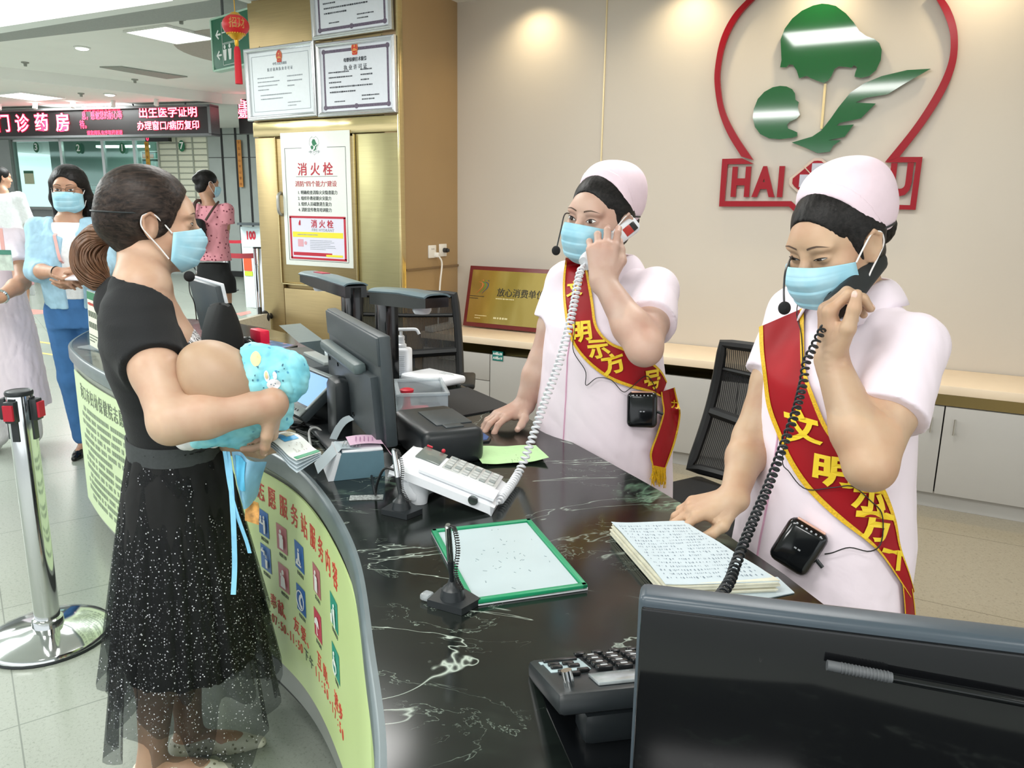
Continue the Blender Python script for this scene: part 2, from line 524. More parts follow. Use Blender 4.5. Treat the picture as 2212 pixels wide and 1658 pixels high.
b.box(((u0 + u1) / 2, zt - 0.03, -0.09), (u1 - u0, 0.06, 0.06), FARW())
b.build('window_frame', STEEL, wn)
b = B(); b.box(((u0 + u1) / 2, zb - 0.03, 0.2), (u1 - u0 + 0.3, 0.06, 0.5), FARW()); b.build('window_sill', mat('grey_stone_sill', '#8e938f', 0.25), wn)
# shelves of medicine boxes behind the glass
def shelf_unit(ua, ub, z0, z1, rows, label, seed):
 t = thing('medicine_shelf', label, 'shelf', tuple(FARW() @ Vector(((ua + ub) / 2, z0, -1.2))), math.atan2(0.2139, 0.9769), 'medicine shelves behind the pharmacy glass')
 r = random.Random(seed)
 wd = ub - ua; h = (z1 - z0) / rows
 b = B()
 for k in range(rows + 1): b.box((0, 0.15, k * h), (wd, 0.3, 0.02))
 for sx in (-1, 1): b.box((sx * wd / 2, 0.15, (z1 - z0) / 2), (0.02, 0.3, z1 - z0))
 b.build('shelf_board', WHITEP, t)
 b = B()
 for k in range(rows):
  x = -wd / 2 + 0.03
  while x < wd / 2 - 0.1:
   bw = r.uniform(0.06, 0.16); bh = h * r.uniform(0.5, 0.85)
   b.mat(r.choice((0, 0, 0, 0, 1, 2, 3))).box((x + bw / 2, 0.06, k * h + 0.01 + bh / 2), (bw * 0.92, 0.12, bh)); x += bw
 o = b.build('medicine_boxes', [mat('medicine_box_white', '#eef3f4', 0.5), mat('medicine_box_blue', '#7fa6bd', 0.5), mat('medicine_box_teal', '#5c9d8c', 0.5), mat('medicine_box_orange', '#cf7a55', 0.5)], t)
 o['kind'] = 'stuff'
shelf_unit([(-3.186, 1.887)][0][0], [(-2.43, 1.891)][0][0], zb - 0.2, zt - 0.2, 9, 'white shelves full of medicine boxes behind window number 1', 3)
shelf_unit([(-2.368, 1.891)][0][0], [(-1.811, 1.894)][0][0], zb - 0.2, zt - 0.2, 8, 'white shelves of medicine boxes right of window number 1', 5)
shelf_unit([(-4.18, 1.882)][0][0], [(-3.45, 1.886)][0][0], zb - 0.2, zt - 0.75, 7, 'low shelves of medicine boxes behind window number 2', 9)
shelf_unit([(-5.34, 1.877)][0][0], [(-4.479, 1.881)][0][0], zb - 0.2, zt - 0.95, 6, 'low shelves of medicine boxes behind window number 3', 12)
b = B()
for (pa) in ((150, 306, 195), (198, 307, 262)):
 pass
for (a, z, c) in (([(-4.025, 2.817)][0][0], zt - 0.12, [(-3.458, 2.812)][0][0]), ([(-3.37, 2.811)][0][0], zt - 0.12, [(-2.631, 2.803)][0][0])):
 tag(B().box(((a + c) / 2, z, -0.8), (c - a, 0.05, 0.12), FARW()).build('tube_light', LAMP), 'glowing tube light behind the pharmacy glass', 'ceiling light', 'tube lights in the pharmacy')
# roller shutter window number 7
u2, u3 = [(-1.703, 1.894)][0][0], [(-0.473, 1.9)][0][0]
sh = thing('roller_shutter', 'cream roller shutter in a grid of slats at window 7', 'shutter', tuple(FARW() @ Vector(((u2 + u3) / 2, zb, 0))), math.atan2(0.2139, 0.9769))
CREAM = mat('cream_shutter', '#e3e2cd', 0.5); 
b = B(); n = 12; H = zt - zb
for k in range(n): b.box((0, 0.05, (k + 0.5) * H / n), (u3 - u2, 0.03, H / n - 0.02), bev=0.006)
b.build('slats', CREAM, sh)
b = B()
for x in (-0.5, -0.12, 0.2, 0.5): b.box((x * (u3 - u2), 0.035, H / 2), (0.035, 0.03, H))
for k in range(n + 1): b.box((0, 0.045, k * H / n), (u3 - u2, 0.03, 0.018))
b.build('shutter_frame', mat('grey_shutter_frame', '#9fa294', 0.5), sh)
# numbered discs over the windows
DISC = mat('green_number_disc', '#0d6b43', 0.4, var=0)
WHT = mat('white_print', '#f4f6f3', 0.5, var=0)
for (nm, p) in (('3', [(-5.025, 2.712)][0]), ('2', [(-3.849, 2.683)][0]), ('1', [(-2.664, 2.674)][0]), ('7', [(-1.062, 2.699)][0])):
 t = thing('number_disc', 'round green window number %s in white on the far wall' % nm, 'sign', tuple(FARW() @ Vector((p[0], p[1], -0.055 if nm != '7' else 0.03))), math.atan2(0.2139, 0.9769), 'numbered discs over the service windows')
 F = frame((0, 0, 0), (1, 0, 0), (0, 0, 1), (0, -1, 0))
 b = B(); b.prism([(0.075 * math.cos(a), 0.115 * math.sin(a)) for a in np.linspace(0, 2 * PI, 28)[:-1]], 0, 0.012, F); b.build('disc', DISC, t)
 b = B(); b.text(nm, 0.2, F @ Matrix.Translation((0, 0, 0.014)), bold=0.02)
 b.build('number', WHT, t)
# ================================================================== GOLD CLAD COLUMN, CERTIFICATES, WALL ITEMS
def gold(name, col, rough):
 N = NT(name)
 v = N.coord(scale=(1, 1, 60))
 n = N.n('ShaderNodeTexNoise', {'Vector': v, 'Scale': 4.0, 'Detail': 2.0})
 n2 = N.n('ShaderNodeTexNoise', {'Vector': N.coord(scale=(1.5, 1.5, 0.7)), 'Scale': 1.6})
 c = lin(col)
 N.set(Base_Color=N.ramp(n.outputs[0], [(0.35, tuple(x * 0.9 for x in c[:3]) + (1,)), (0.65, c)]), Metallic=0.85, Roughness=rough)
 N.bump(n2.outputs[0], 0.35, 0.05)
 return N.m
GOLD = gold('champagne_steel', '#b39e74', 0.42)
GOLD2 = gold('olive_champagne_steel', '#a59d74', 0.42)
GOLDE = gold('polished_gold_edge', '#d9c693', 0.2)
DARKL = mat('dark_seam', '#4a4231', 0.6, var=0)
Yc = 4.09
cl = thing('column', None, None, (-3.67, Yc, 0)); structure(cl)
b = B(); b.box((-3.675, 4.45, 1.5), (1.23, 0.66, 3.0)); b.build('core', GOLD, cl, world=True)
b = B(); b.box((-4.19, 4.10, 0.965), (0.205, 0.03, 1.93), bev=0.004); b.build('side_panel', GOLD, cl, world=True)
b = B(); b.box((-3.22, 4.10, 0.965), (0.345, 0.03, 1.93), bev=0.004); b.build('side_panel', GOLD2, cl, world=True)
b = B(); b.box((-3.675, 4.10, 1.985), (1.25, 0.04, 0.10), bev=0.006); b.build('header_rail', GOLDE, cl, world=True)
b = B(); b.box((-3.675, 4.105, 2.42), (1.25, 0.03, 0.76), bev=0.004); b.build('top_panel', GOLD, cl, world=True)
b = B(); b.box((-3.043, 4.10, 1.4), (0.018, 0.05, 2.8), bev=0.004); b.build('edge_strip', GOLDE, cl, world=True)
t = thing('hydrant_cabinet_door', 'champagne steel cabinet door in the column carrying the fire hydrant poster', 'door', (-3.745, 4.085, 0.9))
b = B(); b.box((-3.742, 4.088, 1.43), (0.68, 0.024, 0.98), bev=0.004); b.build('door_leaf', GOLD, t, world=True)
b = B()
for x in (-4.086, -3.399): b.box((x, 4.083, 1.43), (0.008, 0.03, 1.0))
b.box((-3.742, 4.083, 0.935), (0.69, 0.03, 0.008)); b.build('door_edge', GOLDE, t, world=True)
hx = (-4.065, 4.09, 1.486)[0] + 0.005; hz = (-4.065, 4.09, 1.486)[2]
b = B(); b.tube(spline([(hx, 4.075, hz + 0.075), (hx + 0.004, 4.045, hz + 0.055), (hx + 0.004, 4.04, hz), (hx + 0.004, 4.045, hz - 0.055), (hx, 4.075, hz - 0.075)], 16), 0.011, 10)
b.build('handle', mat('grey_cast_handle', '#b4b3ac', 0.35, 0.6), t, world=True)
b = B(); b.cyl((-3.45, 4.08, 1.90), (-3.45, 4.07, 1.90), 0.008); b.build('screw', DARKL, t, world=True)
b = B(); b.box((-3.745, 4.098, 0.45), (0.68, 0.024, 0.9), bev=0.004); b.build('lower_panel', GOLD, cl, world=True)
# ---- certificates
SILV = mat('silver_frame', '#d4d7da', 0.22, 0.75, var=0.02)
PAPER = mat('certificate_paper', '#e4e9f0', 0.35, var=0.01)
PAPER2 = mat('certificate_paper_pale', '#e6edf0', 0.35, var=0.01)
INK = mat('black_ink', '#3b4048', 0.6, var=0)
INKP = mat('faded_ink', '#a3abb2', 0.6, var=0)
REDI = mat('emblem_red', '#d23a2c', 0.5, var=0)
GOLDI = mat('emblem_gold', '#e9b55a', 0.5, var=0)
ORN = mat('ornate_border_print', '#6c5f74', 0.5, var=0.25, bscale=220)
def certificate(x0, x1, z0, z1, label, border, pale, seed, tilt=0.0):
 cx, cz = (x0 + x1) / 2, (z0 + z1) / 2
 wd, ht = x1 - x0, z1 - z0
 t = thing('certificate_frame', label, 'framed certificate', (cx, 4.07, cz), 0, 'silver framed certificates on the column')
 t.rotation_euler = (0, tilt, 0)
 F = frame((0, 0, 0), (1, 0, 0), (0, 0, 1), (0, -1, 0))
 b = B(); fw = 0.032
 for s in (-1, 1):
  for k, (dd, th) in enumerate(((0.0, 0.016), (0.010, 0.026), (0.021, 0.018))):
   pass
 outer = [(-wd / 2, -ht / 2), (wd / 2, -ht / 2), (wd / 2, ht / 2), (-wd / 2, ht / 2)]
 prof = [(0.0, 0.0), (0.0, 0.022), (0.006, 0.028), (0.013, 0.026), (0.017, 0.030), (0.024, 0.026), (0.030, 0.018), (0.032, 0.010)]
 vs = []; fs = []
 for (d, h) in prof:
  for (sx, sy) in ((-1, -1), (1, -1), (1, 1), (-1, 1)):
   vs.append((sx * (wd / 2 - d), sy * (ht / 2 - d), h))
 for k in range(len(prof) - 1):
  for i in range(4): fs.append((k * 4 + i, k * 4 + (i + 1) % 4, k * 4 + 4 + (i + 1) % 4, k * 4 + 4 + i))
 b.add(vs, fs, F, smooth=False); b.build('frame', SILV, t)
 b = B(); b.box((0, 0, 0.006), (wd - 0.05, ht - 0.05, 0.008), F); b.build('sheet', PAPER2 if pale else PAPER, t)
 iw, ih = wd - 0.12, ht - 0.11
 if border:
  b = B()
  pts = [(-iw / 2, -ih / 2), (iw / 2, -ih / 2), (iw / 2, ih / 2), (-iw / 2, ih / 2)]
  for (c, s) in (((0, ih / 2), (iw, 0.018)), ((0, -ih / 2), (iw, 0.018)), ((-iw / 2, 0), (0.014, ih)), ((iw / 2, 0), (0.014, ih))):
   b.box((c[0], c[1], 0.0105), (s[0], s[1], 0.001), F)
  for p in pts + [(0, -ih / 2)]: b.cyl((p[0], p[1], 0.0105), (p[0], p[1], 0.0115), 0.016, M=F, n=12)
  b.build('printed_border', ORN, t)
 else:
  b = B()
  for (c, s) in (((0, ih / 2), (iw, 0.003)), ((0, -ih / 2), (iw, 0.003)), ((-iw / 2, 0), (0.003, ih)), ((iw / 2, 0), (0.003, ih))):
   b.box((c[0], c[1], 0.0105), (s[0], s[1], 0.001), F)
  b.build('printed_border', INKP, t)
 # round red and gold emblem
 e = thing('emblem', None, None); e.parent = t
 ez = ih / 2 + (0.005 if border else -0.01)
 b = B(); b.prism([(0.026 * math.sin(a), ez + 0.034 * math.cos(a)) for a in np.linspace(0, 2 * PI, 24)[:-1]], 0.011, 0.013, F)
 b.prism([(-0.018, ez - 0.04), (0.018, ez - 0.04), (0.022, ez - 0.025), (-0.022, ez - 0.025)], 0.011, 0.0128, F)
 o = b.build('emblem_disc', REDI, t)
 b = B()
 star = [((0.009 if k % 2 == 0 else 0.004) * math.sin(k * PI / 5), ez + 0.012 + (0.009 if k % 2 == 0 else 0.004) * math.cos(k * PI / 5)) for k in range(10)]
 b.prism(star, 0.013, 0.0138, F)
 b.box((0, ez - 0.012, 0.0135), (0.03, 0.006, 0.001), F); b.box((0, ez - 0.004, 0.0135), (0.02, 0.004, 0.001), F)
 b.tube([(0.023 * math.sin(a), ez + 0.031 * math.cos(a), 0.0133) for a in np.linspace(0.6, 2 * PI - 0.6, 24)], 0.0016, 5, F)
 b.build('emblem_gilding', GOLDI, t)
 bpy.data.objects.remove(e)
 b = B(); I = INKP if pale else INK
 if border:
  b.text('母婴保健技术服务', 0.026, F @ Matrix.Translation((0, ih / 2 - 0.062, 0.011)), bold=0.015, sx=0.9)
  b.text('执 业 许 可 证', 0.034, F @ Matrix.Translation((0, ih / 2 - 0.108, 0.011)), sx=0.9)
  lines_of_print(b, F @ Matrix.Translation((-iw * 0.22, 0.012, 0.011)), iw * 0.42, 0.09, 3, seed, 0.3)
  lines_of_print(b, F @ Matrix.Translation((iw * 0.25, 0.015, 0.011)), iw * 0.34, 0.09, 3, seed + 1, 0.3, 0.6)
  lines_of_print(b, F @ Matrix.Translation((0, -0.062, 0.011)), iw * 0.84, 0.06, 2, seed + 2, 0.34)
  lines_of_print(b, F @ Matrix.Translation((-iw * 0.2, -0.135, 0.011)), iw * 0.3, 0.02, 1, seed + 3, 0.35)
  lines_of_print(b, F @ Matrix.Translation((iw * 0.26, -0.12, 0.011)), iw * 0.34, 0.045, 2, seed + 4, 0.35)
 else:
  b.text('中华人民共和国', 0.02, F @ Matrix.Translation((0, ih / 2 - 0.058, 0.011)), sx=0.9)
  b.text('医 疗 机 构 执 业 许 可 证', 0.024, F @ Matrix.Translation((0, ih / 2 - 0.092, 0.011)), sx=0.85)
  lines_of_print(b, F @ Matrix.Translation((-iw * 0.2, 0.0, 0.011)), iw * 0.42, 0.1, 4, seed, 0.28)
  lines_of_print(b, F @ Matrix.Translation((iw * 0.26, 0.005, 0.011)), iw * 0.28, 0.09, 3, seed + 1, 0.28)
  lines_of_print(b, F @ Matrix.Translation((-0.0, -0.085, 0.011)), iw * 0.74, 0.05, 2, seed + 2, 0.3)
  lines_of_print(b, F @ Matrix.Translation((iw * 0.26, -0.14, 0.011)), iw * 0.3, 0.04, 2, seed + 3, 0.3)
 b.build('printed_text', I, t)
 for sx in (-0.62, 0.62):
  b = B(); b.tube([(sx * wd / 2 - 0.012, 0.012, ht / 2), (sx * wd / 2, 0.012, ht / 2 + 0.016), (sx * wd / 2 + 0.012, 0.012, ht / 2)], 0.0015, 5); b.build('hanging_ring', mat('dark_wire', '#5d574b', 0.4, 0.6), t)
certificate(-4.312, -3.682, 2.045, 2.508, 'pale framed certificate on the left with faded print', False, True, 1, -0.012)
certificate(-3.672, -3.042, 2.042, 2.49, 'framed certificate on the right with a dark ornate border', True, False, 7, -0.006)
certificate(-3.70, -3.062, 2.515, 2.965, 'framed certificate at the top, cut by the picture edge, above the dark bordered one', True, False, 14, -0.02)
# ---- fire hydrant poster
RED = mat('poster_red', '#c02038', 0.5, var=0)
YEL = mat('poster_yellow', '#f2e43a', 0.5, var=0)
BLACK = mat('black_print', '#33373a', 0.5, var=0)
GRN = mat('poster_green', '#1d7a4f', 0.5, var=0)
PINKP = mat('poster_pink', '#e2a9b4', 0.5, var=0)
LAV = mat('poster_lavender', '#e4e3f2', 0.4, var=0)
px0, px1, pz0, pz1 = -4.035, -3.43, 1.07, 1.955
pw, ph = px1 - px0, pz1 - pz0
t = thing('fire_hydrant_poster', 'white poster with red hydrant lettering on the champagne column door', 'poster', ((px0 + px1) / 2, 4.073, (pz0 + pz1) / 2))
F = frame((0, 0, 0), (1, 0, 0), (0, 0, 1), (0, -1, 0))
b = B(); b.box((0, 0, 0), (pw, ph, 0.008), F, bev=0.002); b.build('board', mat('poster_white', '#f1f5ee', 0.3, var=0.005), t)
def T(x, y, z=0.005): return F @ Matrix.Translation((x * pw, y * ph, z))
b = B()
bw = pw * 0.88
yt, yb = 0.385 * ph, -0.46 * ph
for (c, s) in (((-bw / 2, (yt + yb) / 2), (0.0025, yt - yb)), ((bw / 2, (yt + yb) / 2), (0.0025, yt - yb)), ((0, yb), (bw, 0.0025)), ((-bw * 0.355, yt), (bw * 0.29, 0.0025)), ((bw * 0.355, yt), (bw * 0.29, 0.0025)), ((0.01, 0.175 * ph), (pw * 0.6, 0.002))):
 b.box((c[0], c[1], 0.005), (s[0], s[1], 0.001), F)
for k, s in enumerate(('1. 明确检查消除火灾隐患能力', '2. 组织扑救初期火灾能力', '3. 组织人员疏散逃生能力', '4. 消防宣传教育培训能力')):
 b.text(s, 0.0285, T(-0.27, 0.055 - k * 0.043), align='LEFT', sx=0.95)
b.build('black_text', BLACK, t)
b = B(); b.text('消 火 栓', 0.088, T(0.0, 0.222), sx=1.0, bold=0.012); b.text('消防“四个能力”建设', 0.041, T(0.0, 0.118), sx=1.02)
fw_, fh_ = pw * 0.80, ph * 0.315
fy = -0.285 * ph
for (c, s) in (((-fw_ / 2, fy), (0.016, fh_)), ((fw_ / 2, fy), (0.016, fh_)), ((0, fy + fh_ / 2), (fw_ + 0.016, 0.014)), ((0, fy - fh_ / 2), (fw_ + 0.016, 0.014)), ((-0.05, fy - fh_ / 2 + 0.03), (fw_ * 0.72, 0.022))):
 b.box((c[0], c[1], 0.0055), (s[0], s[1], 0.002), F)
b.text('消 火 栓', 0.056, F @ Matrix.Translation((0.045, fy + 0.092, 0.0065)), bold=0.012)
b.prism([(-0.165, fy + 0.085), (-0.15, fy + 0.085), (-0.15, fy + 0.115), (-0.155, fy + 0.12), (-0.165, fy + 0.1)], 0.006, 0.008, F)
b.build('red_print', RED, t)
b = B(); b.box((0, fy, 0.0048), (fw_, fh_, 0.001), F); b.build('inset_panel', LAV, t)
b = B(); b.box((0, fy + 0.022, 0.0058), (fw_ * 0.93, 0.036, 0.001), F); b.box((fw_ * 0.30, fy - fh_ / 2 + 0.024, 0.0066), (fw_ * 0.3, 0.014, 0.001), F); b.build('yellow_band', YEL, t)
b = B(); b.text('FIRE HYDRANT', 0.027, F @ Matrix.Translation((0.05, fy + 0.054, 0.006)), spacing=1.1)
lines_of_print(b, F @ Matrix.Translation((0.06, fy - 0.045, 0.006)), 0.26, 0.07, 6, 3, 0.3)
lines_of_print(b, F @ Matrix.Translation((0.0, fy + 0.022, 0.0066)), 0.36, 0.022, 1, 5, 0.3)
b.build('grey_print', INKP, t)
b = B(); b.box((-0.155, fy - 0.035, 0.006), (0.05, 0.05, 0.001), F); b.cyl((-0.11, fy - 0.035, 0.006), (-0.11, fy - 0.035, 0.007), 0.012, M=F); b.build('hydrant_pictogram', PINKP, t)
def logo_small(b, T0, s):
 b.tube([(s * p[0], s * p[1], 0) for p in [(-0.42, -0.55), (-0.42, -0.3), (-0.22, -0.3), (-0.5, 0.2), (-0.42, 0.55), (-0.2, 0.72), (0, 0.6), (0.2, 0.72), (0.42, 0.55), (0.5, 0.2), (0.22, -0.3), (0.42, -0.3), (0.42, -0.55), (0.1, -0.55), (0, -0.68), (-0.1, -0.55)]], s * 0.012, 5, T0, closed=True)
b = B(); T0 = T(0.0, 0.395, 0.005); logo_small(b, T0, 0.085)
b.text('HAI ◇ KOU', 0.018, T0 @ Matrix.Translation((0, -0.036, 0)))
b.build('logo_outline', INKP, t)
b = B(); s = 0.09
b.prism([(s * x, s * y) for x, y in [(-0.22, 0.3), (-0.1, 0.5), (0.08, 0.48), (0.18, 0.28), (0.28, 0.12), (0.1, 0.1), (0.02, -0.02), (-0.15, 0.1)]], 0, 0.001, T0)
b.prism([(s * 0.12 * math.cos(a) - s * 0.2, s * 0.14 * math.sin(a) - s * 0.08) for a in np.linspace(0, 2 * PI, 16)[:-1]], 0, 0.001, T0)
b.prism([(s * x, s * y) for x, y in [(-0.1, -0.28), (0.05, -0.2), (0.12, 0.0), (0.4, 0.12), (0.2, -0.05), (0.16, -0.25), (0.02, -0.32)]], 0, 0.001, T0)
b.build('logo_mark', GRN, t)
# ---- sockets on the brown wall with a plug and a cord
SOCK = mat('socket_white', '#e9e6df', 0.35, var=0.01)
def socket(p, label, plug):
 t = thing('wall_socket', label, 'socket', (-3.04, p[0], p[1]), 0, 'white sockets on the brown wall')
 Fs = frame((0, 0, 0), (0, 1, 0), (0, 0, 1), (1, 0, 0))
 b = B(); b.box((0, 0, 0.006), (0.086, 0.086, 0.012), Fs, bev=0.004); b.build('plate', SOCK, t)
 b = B()
 if plug == 'black': b.cyl((0.005, 0, 0.012), (0.005, 0, 0.04), 0.016, M=Fs); b.box((0.005, 0, 0.045), (0.02, 0.022, 0.02), Fs, bev=0.004)
 else:
  b.box((-0.01, 0.018, 0.0125), (0.003, 0.009, 0.002), Fs); b.box((0.01, 0.018, 0.0125), (0.003, 0.009, 0.002), Fs)
 b.build('pin_holes' if plug != 'black' else 'dark_knob', mat('socket_black', '#2a2a2a', 0.4, var=0), t)
socket([(4.421, 1.183)][0], 'white wall socket on the left holding a white plug', 'white')
socket([(4.551, 1.188)][0], 'white wall socket on the right with a dark knob', 'black')
p = [(4.454, 1.16)][0]
t = thing('charger_cable', 'white power cord hanging from the wall socket plug', 'cord', (-3.03, p[0], p[1]))
b = B(); b.box((-3.018, p[0], p[1]), (0.035, 0.03, 0.034), bev=0.008); b.build('plug', SOCK, t, world=True)
b = B(); b.tube(spline([(-3.0, p[0], p[1] - 0.01), (-2.99, p[0] + 0.02, p[1] - 0.06), (-3.0, p[0] + 0.01, p[1] - 0.2), (-3.0, p[0] - 0.01, p[1] - 0.4), (-3.0, p[0] - 0.02, 0.66)], 24), 0.006, 8)
b.build('cable', SOCK, t, world=True)
# ---- red and green hospital emblem on the beige wall
RL = mat('acrylic_red', '#96101f', 0.2, var=0, spec=0.25)
GL = mat('acrylic_green', '#0a5a28', 0.07, var=0, coat=1.0)
GREYL = mat('acrylic_grey', '#b9bccb', 0.2, var=0)
CREAML = mat('acrylic_cream', '#cbb8a8', 0.3, var=0)
t = thing('wall_emblem', 'large red and green acrylic emblem with a woman and baby on the beige wall', 'emblem', (-0.65, 4.735, 1.9))
FW = frame((0, 4.738, 0), (1, 0, 0), (0, 0, 1), (0, -1, 0))
def W(name, poly, m, th=0.02, z0=0.0, holes=()):
 b = B(); b.prism(poly, z0, z0 + th, FW, holes); return b.build(name, m, t, world=True)
def smooth_poly(pts, n=6): 
 P = pts + [pts[0]]
 return [tuple(p) for p in spline([pts[-1]] + P + [pts[1]], (len(P) + 1) * n)][n:-n]
# outline: two halves of the bulb and the base plate
Lo = [(-1.081, 2.654), (-1.178, 2.559), (-1.24, 2.435), (-1.262, 2.275), (-1.252, 2.16), (-1.218, 2.031), (-1.158, 1.908), (-1.074, 1.787)]
Li = [(-1.041, 2.65), (-1.144, 2.546), (-1.207, 2.42), (-1.23, 2.272), (-1.219, 2.158), (-1.187, 2.043), (-1.116, 1.917), (-1.004, 1.766)]
base_l = [(-1, 1.745), (-1.149, 1.745), (-1.152, 1.536), (-0.775, 1.538), (-0.737, 1.505), (-0.744, 1.472), (-0.785, 1.508), (-1.182, 1.504), (-1.183, 1.776), (-1.068, 1.777)]
L1 = [tuple(p) for p in spline(Lo, 40)]; L2 = [tuple(p) for p in spline(Li, 40)]
W('emblem_outline', L1 + L2[::-1], RL)
W('emblem_base', base_l, RL)
Ro = [(-0.155, 2.558), (-0.104, 2.491), (-0.066, 2.412), (-0.046, 2.334), (-0.04, 2.235), (-0.057, 2.137), (-0.095, 2.034), (-0.157, 1.914), (-0.248, 1.769)]
Ri = [(-0.186, 2.562), (-0.136, 2.483), (-0.098, 2.404), (-0.079, 2.337), (-0.073, 2.249), (-0.091, 2.155), (-0.134, 2.045), (-0.204, 1.911), (-0.314, 1.744)]
L1 = [tuple(p) for p in spline(Ro, 40)]; L2 = [tuple(p) for p in spline(Ri, 40)]
W('emblem_outline', L1 + L2[::-1], RL)
W('emblem_base', [(-0.314, 1.742), (-0.248, 1.769), (-0.138, 1.767), (-0.14, 1.497), (-0.431, 1.501), (-0.431, 1.526), (-0.169, 1.521), (-0.165, 1.74)], RL)
W('woman_mark', [tuple(p) for p in [(-0.71, 2.566), (-0.754, 2.561), (-0.809, 2.541), (-0.856, 2.506), (-0.891, 2.458), (-0.908, 2.404), (-0.9, 2.342), (-0.894, 2.298), (-0.898, 2.26), (-0.866, 2.257), (-0.852, 2.271), (-0.83, 2.267), (-0.807, 2.234), (-0.792, 2.195), (-0.766, 2.203), (-0.751, 2.204), (-0.729, 2.191), (-0.704, 2.18), (-0.684, 2.171), (-0.662, 2.163), (-0.641, 2.173), (-0.625, 2.198), (-0.614, 2.231), (-0.594, 2.243), (-0.559, 2.238), (-0.529, 2.232), (-0.518, 2.243), (-0.501, 2.232), (-0.508, 2.205), (-0.51, 2.186), (-0.478, 2.177), (-0.438, 2.184), (-0.407, 2.212), (-0.39, 2.261), (-0.391, 2.311), (-0.406, 2.344), (-0.432, 2.367), (-0.472, 2.384), (-0.509, 2.412), (-0.54, 2.456), (-0.584, 2.505), (-0.638, 2.547), (-0.677, 2.56)]], GL)
W('baby_mark', [tuple(p) for p in [(-0.89, 2.162), (-0.929, 2.157), (-0.973, 2.135), (-1.006, 2.099), (-1.024, 2.045), (-1.026, 1.998), (-1.009, 1.947), (-0.977, 1.908), (-0.926, 1.883), (-0.867, 1.877), (-0.8, 1.882), (-0.774, 1.891), (-0.776, 1.911), (-0.804, 1.924), (-0.827, 1.933), (-0.834, 1.953), (-0.823, 1.967), (-0.785, 1.985), (-0.77, 2.004), (-0.776, 2.019), (-0.785, 2.044), (-0.783, 2.071), (-0.801, 2.084), (-0.807, 2.118), (-0.824, 2.141), (-0.855, 2.157)]], GL)
W('leaf_mark', [tuple(p) for p in [(-0.152, 2.201), (-0.259, 2.202), (-0.377, 2.18), (-0.457, 2.15), (-0.521, 2.107), (-0.574, 2.034), (-0.608, 1.978), (-0.65, 1.917), (-0.695, 1.886), (-0.801, 1.857), (-0.726, 1.828), (-0.658, 1.797), (-0.596, 1.803), (-0.582, 1.834), (-0.545, 1.862), (-0.609, 1.864), (-0.528, 1.879), (-0.488, 1.942), (-0.574, 1.938), (-0.561, 1.952), (-0.456, 1.972), (-0.391, 2.044), (-0.492, 2.054), (-0.444, 2.075), (-0.338, 2.088), (-0.273, 2.13)]], GL)
W('emblem_stem', [(-0.661, 2.16), (-0.649, 2.16), (-0.646, 1.926), (-0.658, 1.927)], mat('acrylic_yellow', '#e2cc95', 0.3, var=0), 0.012)
d = [(-0.655, 1.772), (-0.677, 1.77), (-0.796, 1.664), (-0.796, 1.633), (-0.782, 1.615), (-0.642, 1.501), (-0.615, 1.502), (-0.508, 1.615), (-0.501, 1.634), (-0.506, 1.662), (-0.633, 1.769)]
W('diamond_plate', d, CREAML, 0.014)
cz = (sum(p[0] for p in d) / len(d), sum(p[1] for p in d) / len(d))
W('diamond_red', [(cz[0] + (p[0] - cz[0]) * 0.88, cz[1] + (p[1] - cz[1]) * 0.88) for p in d], RL, 0.006, 0.014)
cu, cv = cz; a_, c_ = 0.034, 0.094
W('white_cross', [(cu - a_, cv - c_), (cu + a_, cv - c_), (cu + a_, cv - a_), (cu + c_, cv - a_), (cu + c_, cv + a_), (cu + a_, cv + a_), (cu + a_, cv + c_), (cu - a_, cv + c_), (cu - a_, cv + a_), (cu - c_, cv + a_), (cu - c_, cv - a_), (cu - a_, cv - a_)], GREYL, 0.006, 0.02)
b = B()
for (sx, sy) in ((1, 1), (1, -1), (-1, 1), (-1, -1)):
 b.cyl((cu + sx * 0.04, cv + sy * 0.04, 0.0205), (cu + sx * 0.075, cv + sy * 0.075, 0.0205), 0.003, M=FW, n=6)
b.build('diamond_lines', CREAML, t, world=True)
pl = [(-0.973, 1.636)][0]; pr = [(-0.337, 1.644)][0]
for (s, c, wd) in (('HAI', pl, None), ('KOU', pr, None)):
 b = B(); b.text(s, 0.222, FW @ Matrix.Translation((c[0] - (0.03 if s == 'KOU' else 0.0), c[1], 0.009)), ext=0.009, bold=0.045, sx=0.72, spacing=1.25); b.build('lettering', RL, t, world=True)
# ================================================================== LOW CABINETS ALONG THE BEIGE WALL
CABG = mat('grey_white_laminate', '#b6b3ae', 0.45, var=0.015, bscale=3)
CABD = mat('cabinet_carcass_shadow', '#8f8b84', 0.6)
TOPM = mat('pale_wood_worktop', '#ead6bb', 0.4, var=0.03, bscale=4)
MIRR = NT('bronze_mirror_strip').set(Base_Color=lin('#8c7a50'), Metallic=1.0, Roughness=0.06).m
HAND = mat('brushed_handle', '#c2bfb8', 0.3, 0.8, var=0)
Zt = 0.655
b = B(); b.box((2.0, 4.50, Zt - 0.02), (10.05, 0.48, 0.045), bev=0.004)
tag(b.build('worktop', TOPM), 'long pale wooden worktop over the grey cabinets along the beige wall', 'worktop')
b = B(); b.box((2.0, 4.315, Zt - 0.075), (10.0, 0.02, 0.062))
tag(b.build('mirror_strip', MIRR), 'dark bronze mirror strip under the pale wooden worktop edge', 'trim strip')
